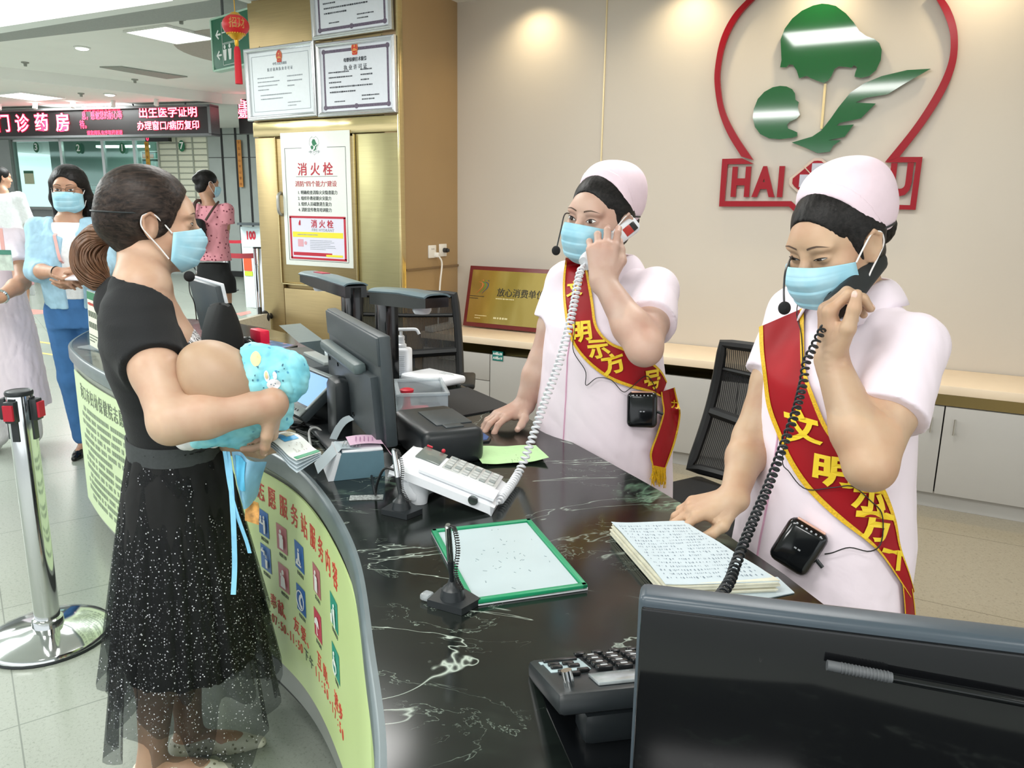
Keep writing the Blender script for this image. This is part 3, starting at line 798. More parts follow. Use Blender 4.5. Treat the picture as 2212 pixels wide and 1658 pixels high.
# cabinet units, x limits at the door seams
x_seam = (-2.5, 4.3, 0.186)[0]; x_s2 = (-2.082, 4.3, 0.181)[0]
x_d1 = 0.113
units = [(-3.03, x_seam, 'drawer', 'grey two-drawer cabinet at the corner beside the brown wall'),
         (x_seam, x_seam + 0.75, 'door', 'grey cabinet carrying the green paper size sticker'),
         (x_seam + 0.75, -0.9, 'door', 'grey cabinet behind the nurse who stands left'),
         (-0.9, -0.42, 'door', 'grey cabinet behind the mesh chair between the two nurses'),
         (-0.42, x_d1, 'doorR', 'grey cabinet with a handle at its right edge behind the right nurse'),
         (x_d1, 0.66, 'doorL', 'grey cabinet with a handle at its left edge at the right picture edge')]
for (xa, xb, kind, lb) in units:
 t = thing('cabinet', lb, 'cabinet', ((xa + xb) / 2, 4.5, 0.0), 0, 'grey cabinets under the worktop')
 wd = xb - xa
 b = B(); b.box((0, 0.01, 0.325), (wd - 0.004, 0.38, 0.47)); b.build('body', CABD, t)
 b = B(); b.box((0, 0.02, 0.046), (wd, 0.36, 0.085)); b.build('plinth', CABG, t)
 if kind == 'drawer':
  zs = [(0.09, 0.365), (0.369, 0.545)]
  for k, (za, zb_) in enumerate(zs):
   b = B(); b.box((0, -0.195, (za + zb_) / 2), (wd - 0.006, 0.02, zb_ - za), bev=0.002); dr = b.build('drawer', CABG, t)
   b = B(); zz = zb_ - 0.06 if k == 1 else zb_ - 0.09
   for sx in (-0.05, 0.05): b.cyl((sx - 0.06, -0.2, zz), (sx - 0.06, -0.23, zz), 0.006, n=8)
   b.cyl((-0.13, -0.23, zz), (0.01, -0.23, zz), 0.006, n=8); b.build('handle', HAND, dr)
 else:
  b = B(); b.box((0, -0.195, 0.318), (wd - 0.006, 0.02, 0.452), bev=0.002); dr = b.build('door', CABG, t)
  if kind != 'door':
   x = (wd / 2 - 0.05) * (1 if kind == 'doorR' else -1); zz = 0.45
   b = B(); b.cyl((x, -0.225, zz - 0.04), (x, -0.225, zz + 0.04), 0.005, n=8)
   for s in (-0.03, 0.03): b.cyl((x, -0.2, zz + s), (x, -0.226, zz + s), 0.004, n=8)
   b.build('handle', HAND, dr)
# sticker with paper sizes
p = [(-2.439, 0.541)][0]
t = thing('paper_size_sticker', 'small green sticker with white paper sizes on a grey cabinet door', 'sticker', (p[0], 4.292, p[1]))
Fx = frame((0, 0, 0), (1, 0, 0), (0, 0, 1), (0, -1, 0))
b = B(); b.box((0, 0, 0), (0.078, 0.062, 0.0015), Fx); b.build('label_sheet', mat('sticker_teal', '#1d7a72', 0.4, var=0), t)
b = B(); b.text('A4纸x30', 0.022, Fx @ Matrix.Translation((0, 0.014, 0.002)), bold=0.02, sx=0.85); b.text('A5纸x10', 0.022, Fx @ Matrix.Translation((0, -0.014, 0.002)), bold=0.02, sx=0.85); b.build('lettering', WHT, t)
# brass plaque leaning on the worktop
c0, c1, c2 = (-2.912, 4.62, 0.631), (-2.889, 4.7, 1.04), (-2.322, 4.62, 0.647)
t = thing('brass_plaque', 'brass award plaque in a dark red frame standing on the worktop', 'plaque', (-2.63, 4.62, Zt))
PF = frame((-2.66, 4.60, Zt + 0.012), (1, 0, 0), (0, 0.24, 0.97))
def R_(x0, y0, x1, y1, z0, z1, m, n, bev=0.0):
 b = B(); b.box(((x0 + x1) / 2, (y0 + y1) / 2, (z0 + z1) / 2), (x1 - x0, y1 - y0, z1 - z0), PF, bev); return b.build(n, m, t, world=True)
PW, PH = 0.64, 0.425
x0 = (-2.896, 4.6, 0.635)[0] + 2.66
R_(x0, 0, x0 + PW, PH, -0.012, 0.008, mat('dark_red_frame', '#6d2425', 0.35), 'back_frame', 0.003)
N = NT('polished_brass'); n = N.n('ShaderNodeTexNoise', {'Vector': N.coord(scale=(3, 3, 0.5)), 'Scale': 2.0})
N.set(Base_Color=N.ramp(n.outputs[0], [(0.4, lin('#b89c50')), (0.6, lin('#cdb26a'))]), Metallic=0.9, Roughness=0.22)
R_(x0 + 0.028, 0.028, x0 + PW - 0.028, PH - 0.028, 0.008, 0.011, N.m, 'brass_plate')
b = B(); b.text('放心消费单位', 0.062, PF @ Matrix.Translation((x0 + 0.245, 0.245, 0.012)), bold=0.008, align='LEFT', sx=0.98)
lines_of_print(b, PF @ Matrix.Translation((x0 + 0.09, 0.205, 0.012)), 0.12, 0.03, 2, 2, 0.35)
b.build('lettering', mat('engraved_black', '#2d2a20', 0.4, var=0), t, world=True)
b = B(); lines_of_print(b, PF @ Matrix.Translation((x0 + 0.39, 0.205, 0.012)), 0.3, 0.022, 1, 4, 0.4)
lines_of_print(b, PF @ Matrix.Translation((x0 + 0.36, 0.07, 0.012)), 0.24, 0.026, 1, 8, 0.6); lines_of_print(b, PF @ Matrix.Translation((x0 + 0.14, 0.07, 0.012)), 0.1, 0.035, 2, 6, 0.35)
b.build('engraving', mat('engraved_pale', '#efe3b4', 0.3, 0.5, var=0), t, world=True)
for k, cc in enumerate(('#c9703a', '#4f8a3c', '#2d4a6e')):
 b = B(); xx = x0 + 0.10 + k * 0.022
 b.tube(spline([(xx - 0.01, 0.315, 0.012), (xx + 0.02, 0.305, 0.012), (xx + 0.018, 0.275, 0.012), (xx - 0.02, 0.235, 0.012)], 12), [0.001, 0.002, 0.003, 0.0035, 0.004, 0.004, 0.004, 0.0035, 0.003, 0.002, 0.0015, 0.001], 6, PF)
 b.ball((xx + 0.022, 0.325, 0.012), 0.0045, PF, 8, 6)
 b.build('logo_stroke', mat('plaque_logo_%s' % ('rust', 'green', 'blue')[k], cc, 0.4, var=0), t, world=True)
# power strip on the worktop
t = thing('power_strip', 'white power strip lying on the worktop in the corner', 'power strip', (-2.95, 4.42, Zt + 0.002))
b = B(); b.box((0.0, 0.0, 0.02), (0.07, 0.34, 0.036), bev=0.006); b.build('strip_body', SOCK, t)
b = B(); b.box((0.0, 0.12, 0.055), (0.045, 0.04, 0.05), bev=0.008); b.build('adapter_plug', SOCK, t)
# ================================================================== RECEPTION COUNTER
DESK = 0.82
FC = [(-3.95, 2.75), (-3.92, 2.57), (-3.83, 2.42), (-3.57, 2.17), (-3.25, 2.0), (-2.87, 1.85), (-2.3, 1.67), (-1.8, 1.53), (-1.57, 1.455), (-1.36, 1.37), (-1.15, 1.24), (-.91, 1.05), (-.68, .81), (-.51, .62), (-.40, .44), (-.33, .25)]
FP = np.array(spline(FC, 160))
FS = np.r_[0, np.cumsum(np.linalg.norm(np.diff(FP, axis=0), axis=1))]
def front(s, z, off=0.0):
 """point on the curved front of the counter at arc length s, off metres proud of it"""
 s = min(max(s, 0.001), FS[-1] - 0.001)
 k = int(np.searchsorted(FS, s)) - 1
 u = (s - FS[k]) / (FS[k + 1] - FS[k])
 p = FP[k] * (1 - u) + FP[k + 1] * u
 def nrm(i):
  e = FP[min(i + 1, len(FP) - 1)] - FP[max(i - 1, 0)]
  e = e / np.linalg.norm(e); return np.array([e[1], -e[0]])
 n = nrm(k) * (1 - u) + nrm(k + 1) * u
 if n[0] * 0.5 + n[1] * 0.86 > 0: n = -n
 n = n / np.linalg.norm(n)
 return (p[0] + n[0] * off, p[1] + n[1] * off, z)
BACK = [(-.28, .12), (.15, .05), (.55, .45), (.28, .92), (-.09, 1.29), (-.18, 1.385), (-.44, 1.63), (-.555, 1.72), (-.73, 1.85), (-1.0, 2.045), (-1.2, 2.19), (-1.55, 2.42), (-1.95, 2.62), (-2.31, 2.74), (-2.65, 2.85), (-3.1, 3.0), (-3.6, 3.1), (-3.9, 3.0)]
N = NT('black_green_marble')
v = N.coord(rot=(0, 0, -0.62))
vs_ = N.n('ShaderNodeMapping', {'Vector': v, 'Scale': (0.7, 1.35, 1.0)}).outputs[0]
def vein(scale, seed, w0, w1, dist, vec):
 a = N.n('ShaderNodeMapping', {'Vector': vec, 'Location': (seed, seed * 1.7, 0)}).outputs[0]
 n = N.n('ShaderNodeTexNoise', {'Vector': a, 'Scale': scale, 'Detail': 5.0, 'Roughness': 0.62, 'Distortion': dist})
 d = N.n('ShaderNodeMath', {0: n.outputs[0], 1: 0.5}, operation='SUBTRACT').outputs[0]
 d = N.n('ShaderNodeMath', {0: d}, operation='ABSOLUTE').outputs[0]
 return N.ramp(d, [(0.0, (1, 1, 1, 1)), (w0, (0.55, 0.55, 0.55, 1)), (w1, (0, 0, 0, 1))])
def mask(scale, lo, hi, seed):
 a = N.n('ShaderNodeMapping', {'Vector': v, 'Location': (seed, -seed, 0)}).outputs[0]
 n = N.n('ShaderNodeTexNoise', {'Vector': a, 'Scale': scale, 'Detail': 3.0})
 return N.ramp(n.outputs[0], [(lo, (0, 0, 0, 1)), (hi, (1, 1, 1, 1))])
def mul(a, b2):
 return N.n('ShaderNodeMath', {0: a, 1: b2}, operation='MULTIPLY').outputs[0]
cl_ = N.n('ShaderNodeTexNoise', {'Vector': vs_, 'Scale': 9.0, 'Detail': 8.0, 'Roughness': 0.75})
col = N.ramp(cl_.outputs[0], [(0.35, lin('#0e1211')), (0.58, lin('#181e1b')), (0.75, lin('#29312c')), (0.88, lin('#3a443d'))])
col = N.mix(mul(vein(2.6, 7.3, 0.008, 0.03, 1.4, vs_), mask(3.0, 0.60, 0.74, 2.0)), col, lin('#6f8c76'))
col = N.mix(mul(vein(1.7, 1.9, 0.0012, 0.0045, 1.0, vs_), mask(1.9, 0.44, 0.58, 5.0)), col, lin('#aebbb0'))
col = N.mix(mul(vein(4.6, 4.1, 0.0015, 0.006, 1.8, vs_), mask(2.7, 0.52, 0.64, 9.0)), col, lin('#8f9e92'))
N.set(Base_Color=col, Roughness=0.15)
MARBLE = N.m
EDGE = mat('grey_polished_edge', '#606d70', 0.3, var=0.06, bscale=14)
APRON = mat('grey_counter_front', '#8f948d', 0.35, var=0.03, bscale=6)
KICK = mat('dark_kick_board', '#3a3d3b', 0.5)
ct = thing('reception_counter', 'curved reception counter with a black veined marble top and yellow green posters on its front', 'reception counter', (-1.6, 1.9, 0))
inner = [front(s, 0, -0.006)[:2] for s in np.linspace(0.02, FS[-1] - 0.02, 120)]
outer = [front(s, 0, 0.0)[:2] for s in np.linspace(0.02, FS[-1] - 0.02, 120)]
b = B(); b.prism([tuple(p) for p in inner] + BACK, DESK - 0.03, DESK); b.build('marble_top', MARBLE, ct, world=True)
ss = np.linspace(0.02, FS[-1] - 0.02, 140)
prof = [(-0.012, DESK + 0.0004), (-0.004, DESK + 0.0006), (0.001, DESK - 0.003), (0.003, DESK - 0.008), (0.003, DESK - 0.03), (0.003, DESK - 0.05), (-0.002, DESK - 0.056), (-0.05, DESK - 0.058)]
b = B(); b.grid(lambda u, v_: front(ss[int(round(u * 139))], prof[int(round(v_ * 7))][1], prof[int(round(v_ * 7))][0]), 140, 8)
b.build('edge_rail', EDGE, ct, world=True)
pr2 = [(-0.012, DESK - 0.05), (-0.012, 0.10)]
b = B(); b.grid(lambda u, v_: front(ss[int(round(u * 139))], pr2[int(round(v_))][1], pr2[int(round(v_))][0]), 140, 2, thick=-0.02); b.build('front_panel', APRON, ct, world=True)
pr3 = [(-0.07, 0.10), (-0.07, 0.0)]
b = B(); b.grid(lambda u, v_: front(ss[int(round(u * 139))], pr3[int(round(v_))][1], pr3[int(round(v_))][0]), 140, 2, thick=-0.02); b.build('kick_board', KICK, ct, world=True)
bk = [(p[0], p[1]) for p in BACK[2:]]
bk = [(x - 0.03 * 0.6, y - 0.03 * 0.8) for x, y in bk]
b = B()
for i in range(len(bk) - 1):
 a, c = Vector((*bk[i], 0)), Vector((*bk[i + 1], 0)); n = Vector((0, 0, 1)).cross(c - a).normalized() * 0.02
 vs = [a, c, c - n, a - n]
 b.add([p + Vector((0, 0, 0.76)) for p in vs] + [p + Vector((0, 0, DESK - 0.03)) for p in vs], [(0, 1, 5, 4), (1, 2, 6, 5), (2, 3, 7, 6), (3, 0, 4, 7), (4, 5, 6, 7), (3, 2, 1, 0)], smooth=False)
b.build('back_rail', KICK, ct, world=True)
for (x, y) in ((-0.2, 1.0), (-1.3, 1.85), (-2.6, 2.35), (-3.4, 2.6)):
 b = B(); b.box((x, y, 0.395), (0.05, 0.5, 0.79), Matrix.Translation((x, y, 0)) @ Matrix.Rotation(-0.66, 4, 'Z') @ Matrix.Translation((-x, -y, 0))); b.build('support_panel', KICK, ct, world=True)
# ---- posters on the front
PGREEN = mat('poster_yellow_green', '#d0e6a0', 0.38, var=0.015, bscale=4)
PGREEN2 = mat('poster_pale_green', '#d4e8b8', 0.38, var=0.01, bscale=4)
PRED = mat('poster_print_red', '#c4483a', 0.5, var=0)
PBLACK = mat('poster_print_dark', '#55604f', 0.5, var=0)
PWHITE = mat('poster_print_white', '#f3f6f2', 0.5, var=0)
def curved_poster(name, label, sa, sb, za, zb, m, ztop=None):
 t = thing(name, label, 'poster', front((sa + sb) / 2, za, 0.0))
 b = B(); ztop = ztop or (lambda s: zb)
 b.grid(lambda u, v_: front(sa + (sb - sa) * u, za + (ztop(sa + (sb - sa) * u) - za) * v_, -0.006), 60, 4, thick=-0.004); b.build('sheet', m, t, world=True)
 return t
def on_front(s0, z0, off=-0.0015):
 return lambda p: front(s0 + p[0], z0 + p[1], off + p[2])
zt_ = lambda s: 0.735 + 0.012 * math.sin((s - 2.5) * 3)
t = curved_poster('service_poster', 'yellow green poster with red headings and service pictograms on the counter front beside the skirt', 2.55, 3.98, 0.185, 0.75, PGREEN, zt_)
b = B()
for i, ch in enumerate('志愿服务站服务内容'):
 b.text(ch, 0.066, fn=on_front(2.828 + i * 0.0722, 0.682 - i * 0.002), bold=0.004, sx=0.78)
for ch, s in zip('精神奉献、友爱、互助、进步', (2.72, 2.76, 2.872, 2.918, 2.955, 3.02, 3.07, 3.115, 3.20, 3.255, 3.295, 3.365, 3.41)):
 b.text(ch, 0.048, fn=on_front(s, 0.362 - (s - 2.87) * 0.06), bold=0.004, sx=0.85)
for ch, s in zip('07:50-11:50', np.linspace(2.862, 3.05, 11)): b.text(ch, 0.040, fn=on_front(s, 0.31 - (s - 2.8) * 0.04), sx=0.8)
for ch, s in zip('11:50-17:50', np.linspace(3.165, 3.425, 11)): b.text(ch, 0.040, fn=on_front(s, 0.31 - (s - 2.8) * 0.04), sx=0.8)
b.build('red_lettering', PRED, t, world=True)
b = B()
for ch, s in (('上', 2.80), ('午', 2.835), ('下', 3.085), ('午', 3.125)): b.text(ch, 0.036, fn=on_front(s, 0.31 - (s - 2.8) * 0.04), sx=0.9)
cap = ('便民咨询', '母婴关怀', '轮椅借用', '爱心导诊', '老弱病残孕', '饮用热水', '母婴咨询', '电话咨询', '雨伞借用', '无障碍')
icons = [(2.836, 0.592), (2.952, 0.584), (3.069, 0.576), (3.210, 0.57), (3.380, 0.570), (2.838, 0.486), (2.951, 0.468), (3.067, 0.452), (3.203, 0.446), (3.378, 0.442)]
for c_, (s, z) in zip(cap, icons): b.text(c_, 0.0125, fn=on_front(s, z - 0.052), sx=0.95, ext=0.0003)
b.build('dark_lettering', PBLACK, t, world=True)
IB, IP, IT, IR = mat('pictogram_blue', '#2069b4', 0.45, var=0), mat('pictogram_rose', '#bb6f74', 0.45, var=0), mat('pictogram_teal', '#2f9a83', 0.45, var=0), mat('pictogram_red', '#c9465a', 0.45, var=0)
kinds = ('desk', 'pair', 'chair', 'pair', 'cane', 'tap', 'person', 'phone', 'umbrella', 'wheel')
def circ(cx_, cy_, r, n=14): return [(cx_ + r * math.cos(a), cy_ + r * math.sin(a)) for a in np.linspace(0, 2 * PI, n, endpoint=False)]
def R4(x0, y0, x1, y1): return [(x0, y0), (x1, y0), (x1, y1), (x0, y1)]
PIC = {
 'desk': [circ(-.35, .45, .13), circ(.3, .55, .14), R4(-.5, .05, -.2, .3), R4(-.75, -.1, .1, .03), [(.1, .35), (.5, .35), (.55, -.3), (.45, -.8), (.2, -.8), (.15, 0)]],
 'pair': [circ(-.05, .6, .16), circ(.25, .25, .12), [(-.35, .35), (.15, .4), (.45, .05), (.4, -.75), (-.3, -.75), (-.25, 0)]],
 'chair': [circ(.05, .55, .13), [(-.1, .35), (.2, .35), (.25, -.1), (.5, -.4), (.4, -.5), (.05, -.25), (-.15, -.2)], R4(-.6, -.65, .6, -.52), circ(-.3, -.4, .18)],
 'cane': [circ(.3, .6, .13), [(.1, .4), (.45, .4), (.5, -.2), (.6, -.8), (.4, -.8), (.2, -.3), (.05, 0)], R4(-.3, -.8, -.22, .1), [(-.65, -.3), (-.35, -.25), (-.3, -.8), (-.6, -.8)]],
 'tap': [R4(-.7, .45, -.1, .62), R4(-.2, .25, 0, .62), R4(-.55, .62, -.35, .8), [(.05, -.05), (.55, -.05), (.48, -.75), (.12, -.75)], R4(.15, .1, .22, .35), R4(.35, .1, .42, .35)],
 'person': [circ(.05, .5, .2), [(-.45, -.75), (-.35, 0), (0, .25), (.35, .1), (.5, -.75)], [(-.45, .35), (-.2, .3), (-.15, .05), (-.4, .1)]],
 'phone': [[(.25, .6), (.42, .5), (.38, .3), (.2, .3), (.05, 0), (.2, -.3), (.4, -.3), (.45, -.5), (.25, -.6), (-.1, -.35), (-.25, 0), (-.1, .35)]],
 'umbrella': [[(-.6, .0), (-.45, .4), (-.15, .6), (.15, .6), (.45, .4), (.6, 0), (.3, .08), (0, 0), (-.3, .08)], R4(-.03, -.6, .05, .05), R4(.05, -.65, .25, -.55)],
 'wheel': [circ(-.15, .6, .14), [(-.25, .4), (-.05, .4), (.0, .0), (.4, .0), (.5, -.45), (.35, -.5), (.25, -.15), (-.2, -.15)], ],
}
for (s, z), k, m in zip(icons, kinds, (IB, IP, IB, IP, IT, IB, IP, IB, IR, IT)):
 ic = None
 b = B(); w_, h_ = 0.033 if s < 3.3 else 0.037, 0.038
 b.grid(lambda u, v_: front(s + (u - 0.5) * 2 * w_, z + (v_ - 0.5) * 2 * h_, -0.001), 5, 3)
 ic = b.build('pictogram', m, t, world=True)
 b = B()
 for poly in PIC[k]:
  bb = B(); bb.prism([(p[0] * w_ * 0.95, p[1] * h_ * 0.95) for p in poly], 0.0035, 0.0045)
  b.add([on_front(s, z)(p) for p in bb.v], bb.f, smooth=False)
 if k == 'wheel':
  bb = B(); bb.prism(circ(-.08 * w_, -.3 * h_, .5 * w_, 20), 0.0035, 0.0045, holes=[circ(-.08 * w_, -.3 * h_, .38 * w_, 20)[::-1]])
  b.add([on_front(s, z)(p) for p in bb.v], bb.f, smooth=False)
 if k == 'phone':
  bb = B(); bb.prism(circ(0, 0, .85 * w_, 24), 0.0035, 0.0045, holes=[circ(0, 0, .76 * w_, 24)[::-1]])
  b.add([on_front(s, z)(p) for p in bb.v], bb.f, smooth=False)
 o = b.build('pictogram_figure', PWHITE, ic)
 o.matrix_parent_inverse = Matrix.Identity(4)
 # figure vertices were made in world space: bring them into the poster's space
 off = t.location
 for v_ in o.data.vertices: v_.co = v_.co - off
t = curved_poster('volunteer_rules_poster', 'pale green poster full of dark print on the far left part of the counter front', 0.95, 2.45, 0.125, 0.735, PGREEN2)
b = B()
for i, ch in enumerate('海口市妇幼保健院志愿服务站'): b.text(ch, 0.072, fn=on_front(1.13 + i * 0.066, 0.665), sx=0.8, bold=0.004)
b.build('heading', mat('poster_heading_grey', '#6d7a66', 0.5, var=0), t, world=True)
b = B(); r = random.Random(4)
z = 0.60
k = 0
while z > 0.16:
 s = 1.1 + (0.05 if k % 3 == 0 else 0)
 end = 2.3 if k % 3 != 2 else r.uniform(1.5, 2.1)
 while s < end:
  cw = r.uniform(0.016, 0.024)
  bb = B(); bb.box((0, 0, 0.0005), (cw, 0.019, 0.001)); b.add([on_front(s, z)(p) for p in bb.v], bb.f, smooth=False)
  s += cw + r.choice((0.005, 0.005, 0.005, 0.025))
 z -= 0.034; k += 1
b.build('printed_text', mat('poster_text_grey', '#8a9a80', 0.5, var=0), t, world=True)
# ---- little swing gate between counter and column
GATE = mat('pale_gate_laminate', '#d2cbb9', 0.4)
t = thing('swing_gate', 'pale low swing gate between the counter end and the champagne column', 'gate', (-4.0, 3.9, 0))
b = B(); b.prism([(-0.48, 0.30), (0.52, 0.30), (0.52, 0.715), (-0.48, 0.70)], -0.02, 0.02, frame((-4.09, 3.53, 0), (-0.25, 0.968, 0), (0, 0, 1))); b.build('gate_leaf', GATE, t, world=True)
b = B(); b.box((-4.235, 4.035, 0.355), (0.05, 0.05, 0.71)); b.box((-3.96, 3.03, 0.35), (0.05, 0.05, 0.70)); b.build('gate_post', GATE, t, world=True)
p = (-3.995, 3.814, 0.689)
t2 = thing('door_stop', 'black rubber door stop on the champagne column beside the low gate', 'door stop', (-4.23, 4.06, p[2]))
b = B(); b.cyl((-4.23, 4.085, p[2]), (-4.23, 4.03, p[2]), 0.022); b.cyl((-4.23, 4.035, p[2] - 0.0), (-4.23, 4.0, p[2]), 0.045, 0.03); b.box((-4.23, 3.985, p[2]), (0.03, 0.02, 0.15), bev=0.008); b.build('rubber_buffer', mat('black_rubber', '#15140f', 0.6, var=0), t2, world=True)
# ================================================================== THINGS ON THE COUNTER
D = DESK + 0.0005
PBL = mat('black_plastic', '#23282b', 0.38, var=0.02)
PBL2 = mat('black_gloss_plastic', '#0e1012', 0.12, var=0)
PDG = mat('dark_grey_plastic', '#3a4246', 0.42, var=0.03)
PGY = mat('blue_grey_plastic', '#5f7f8c', 0.4, var=0.02)
PLG = mat('light_grey_plastic', '#8d9594', 0.4, var=0.02)
PWH = mat('white_gloss_plastic', '#e6e9ee', 0.25, var=0.01)
CHR = mat('chrome', '#d8dadb', 0.08, 1.0, var=0)
PAPW = mat('white_paper', '#bccad1', 0.6, var=0.01)
PINKPAP = mat('pink_receipt_paper', '#eac3dc', 0.6, var=0.03)
GREENPAP = mat('green_paper', '#c4eeb0', 0.6, var=0.02)
CABLE = mat('black_cable', '#151718', 0.45, var=0)
CABLEG = mat('grey_cable', '#b9bcbb', 0.45, var=0)
def at(p): return Matrix.Translation((p[0], p[1], D))
def rotz(a): return Matrix.Rotation(a, 4, 'Z')
# --- central monitor seen from behind
bl, br, tl = Vector((-1.592, 1.816, .886)), Vector((-1.126, 1.4755, .886)), Vector((-1.602, 1.805, 1.165))
MF = frame(bl, br - bl, tl - bl)
mw, mh = (br - bl).length, (tl - bl).length
t = thing('monitor', 'dark grey monitor seen from behind in the middle of the counter', 'monitor', (-1.42, 1.68, D))
b = B(); b.box((mw / 2, mh / 2, 0.008), (mw, mh, 0.03), MF, bev=0.005); b.box((mw / 2, mh * 0.86, 0.022), (mw * 0.985, mh * 0.25, 0.012), MF, bev=0.003); b.build('housing', PDG, t, world=True)
b = B(); b.prism([(mw * 0.05, mh * 0.02), (mw * 0.95, mh * 0.02), (mw * 0.93, mh * 0.62), (mw * 0.07, mh * 0.62)], 0.02, 0.04, MF); b.build('back_cover', PDG, t, world=True)
b = B(); b.prism([(0.0, 0.0), (0.075, 0.0), (0.0, -0.05)], mw * 0.10, mw * 0.78, MF @ frame((0, mh * 0.62, 0.03), (0, 0, 0.6), (0, 1, 0.0))); 
b.box((mw * 0.44, mh * 0.645, 0.045), (mw * 0.72, 0.03, 0.035), MF, bev=0.01); b.build('vent_ridge', PLG if False else mat('grey_green_plastic', '#5d6b6c', 0.4), t, world=True)
b = B()
for (x, y) in ((0.12, 0.5), (0.3, 0.5), (0.12, 0.12), (0.34, 0.1), (0.56, 0.1)): b.cyl((mw * x, mh * y, 0.038), (mw * x, mh * y, 0.043), 0.006, M=MF, n=12)
b.build('screw', PBL2, t, world=True)
b = B(); b.box((mw / 2, mh / 2, -0.0085), (mw - 0.02, mh - 0.02, 0.004), MF); b.build('screen', PBL2, t, world=True)
nk = MF @ Vector((mw * 0.42, mh * 0.10, 0.06))
b = B(); b.box((0, 0, 0.09), (0.10, 0.055, 0.18), Matrix.Translation((nk.x, nk.y, D)) @ rotz(-0.6), bev=0.02); b.cyl((nk.x, nk.y, 0.98), MF @ Vector((mw * 0.44, mh * 0.34, 0.03)), 0.025); b.build('stand_neck', PBL, t, world=True)
b = B(); b.box((0, 0, 0.008), (0.25, 0.20, 0.016), Matrix.Translation((nk.x + 0.02, nk.y + 0.03, D)) @ rotz(-0.6), bev=0.007); b.build('stand_foot', PBL, t, world=True)
b = B(); q = MF @ Vector((mw * 0.52, -0.01, 0.05)); b.grid(lambda u, v_: (q.x - 0.05 * u + 0.02 * v_, q.y - 0.03 * u + 0.0 * v_, q.z + 0.03 - 0.075 * u - 0.01 * v_ + 0.02 * math.sin(u * 3)), 8, 3, thick=0.001); b.build('cable_tag', PAPW, t, world=True)
# --- touchscreen on a tilted stand
tBR, tTR, tTL = Vector((-1.545, 1.585, .875)), Vector((-1.50, 1.70, .975)), Vector((-1.73, 1.80, .975))
tBL = tBR + (tTL - tTR)
TF = frame(tBL, tBR - tBL, tTL - tBL); tw, th = (tBR - tBL).length, (tTL - tBL).length
t = thing('touch_screen', 'small tilted touch screen with a blue display beside the baby', 'touch screen', (-1.63, 1.73, D))
b = B(); b.box((tw / 2, th / 2, -0.012), (tw, th, 0.028), TF, bev=0.006); b.build('housing', PDG, t, world=True)
b = B(); m_ = 0.012
for (c, s) in (((tw / 2, th - m_ / 2), (tw, m_)), ((tw / 2, m_ * 1.3), (tw, m_ * 2.6)), ((m_ / 2, th / 2), (m_, th)), ((tw - m_ / 2, th / 2), (m_, th))): b.box((c[0], c[1], 0.003), (s[0], s[1], 0.005), TF, bev=0.002)
b.build('bezel', mat('grey_bezel', '#6f7877', 0.35), t, world=True)
b = B(); b.box((tw / 2, th / 2 + 0.012, 0.0015), (tw - 0.03, th - 0.055, 0.002), TF); b.build('display', mat('blue_display', '#6f97d2', 0.2, var=0.01, bscale=3, emit=0.65), t, world=True)
b = B()
for k in range(5): b.box((tw * 0.58 + k * 0.016, 0.015, 0.006), (0.010, 0.006, 0.003), TF, bev=0.001)
b.build('button', PBL, t, world=True)
b = B(); c = TF @ Vector((tw / 2, th * 0.5, -0.03)); b.box((c.x + 0.02, c.y + 0.05, D + 0.045), (0.10, 0.08, 0.09), bev=0.01); b.box((c.x + 0.01, c.y + 0.04, D + 0.006), (0.2, 0.17, 0.012), bev=0.005); b.build('stand', PBL, t, world=True)
# --- two document cameras
def doc_camera(base, rot, zt, arm, colw, label, head_r=0.09):
 t = thing('document_camera', label, 'document camera', (base[0], base[1], D), rot, 'document cameras on the counter')
 h = zt - D
 b = B(); b.box((0, 0, h / 2), (colw, 0.055, h), bev=0.006); b.build('column', PBL2, t)
 b = B(); b.prism([(-colw / 2, h - 0.045), (arm * 0.75, h - 0.03), (arm, h - 0.02), (arm, h + 0.012), (arm * 0.55, h + 0.018), (-colw / 2 + 0.01, h + 0.006), (-colw / 2, h)], -0.045, 0.045, frame((0, 0, 0), (1, 0, 0), (0, 0, 1))); b.build('arm', PBL2, t)
 b = B(); b.grid(lambda u, v_: (-colw / 2 + (arm + colw / 2) * u, (v_ - 0.5) * 0.098, h + 0.0085 + 0.012 * min(1, u * 1.8) - 0.010 * (2 * abs(v_ - 0.5)) ** 4), 10, 9, thick=-0.006); b.build('top_cover', mat('slate_blue_plastic', '#5c7078', 0.3), t)
 b = B(); b.lathe([(0.001, h - 0.05), (0.026, h - 0.05), (0.032, h - 0.04), (0.032, h - 0.02)], (arm * 0.72, 0, 0), n=24); b.build('lens_ring', PWH, t)
 b = B(); b.box((0.06, 0, 0.008), (0.26, 0.20, 0.016), bev=0.006); b.build('base_plate', PDG, t)
 return t
doc_camera((-1.741, 2.241), -0.42, 1.168, 0.35, 0.085, 'black document camera on the right, its arm in front of the mesh office chair')
t = doc_camera((-2.02, 2.38), math.radians(154), 1.166, 0.44, 0.09, 'black document camera on the left, its arm in front of the champagne column')
b = B(); b.box((0.31, 0.0, 0.362), (0.18, 0.05, 0.018), bev=0.005); b.build('top_block', PDG, t)
b = B(); b.box((0.30, 0.0, 0.3725), (0.10, 0.035, 0.004)); b.build('red_label', mat('label_red', '#a53445', 0.5, var=0.1, bscale=60), t)
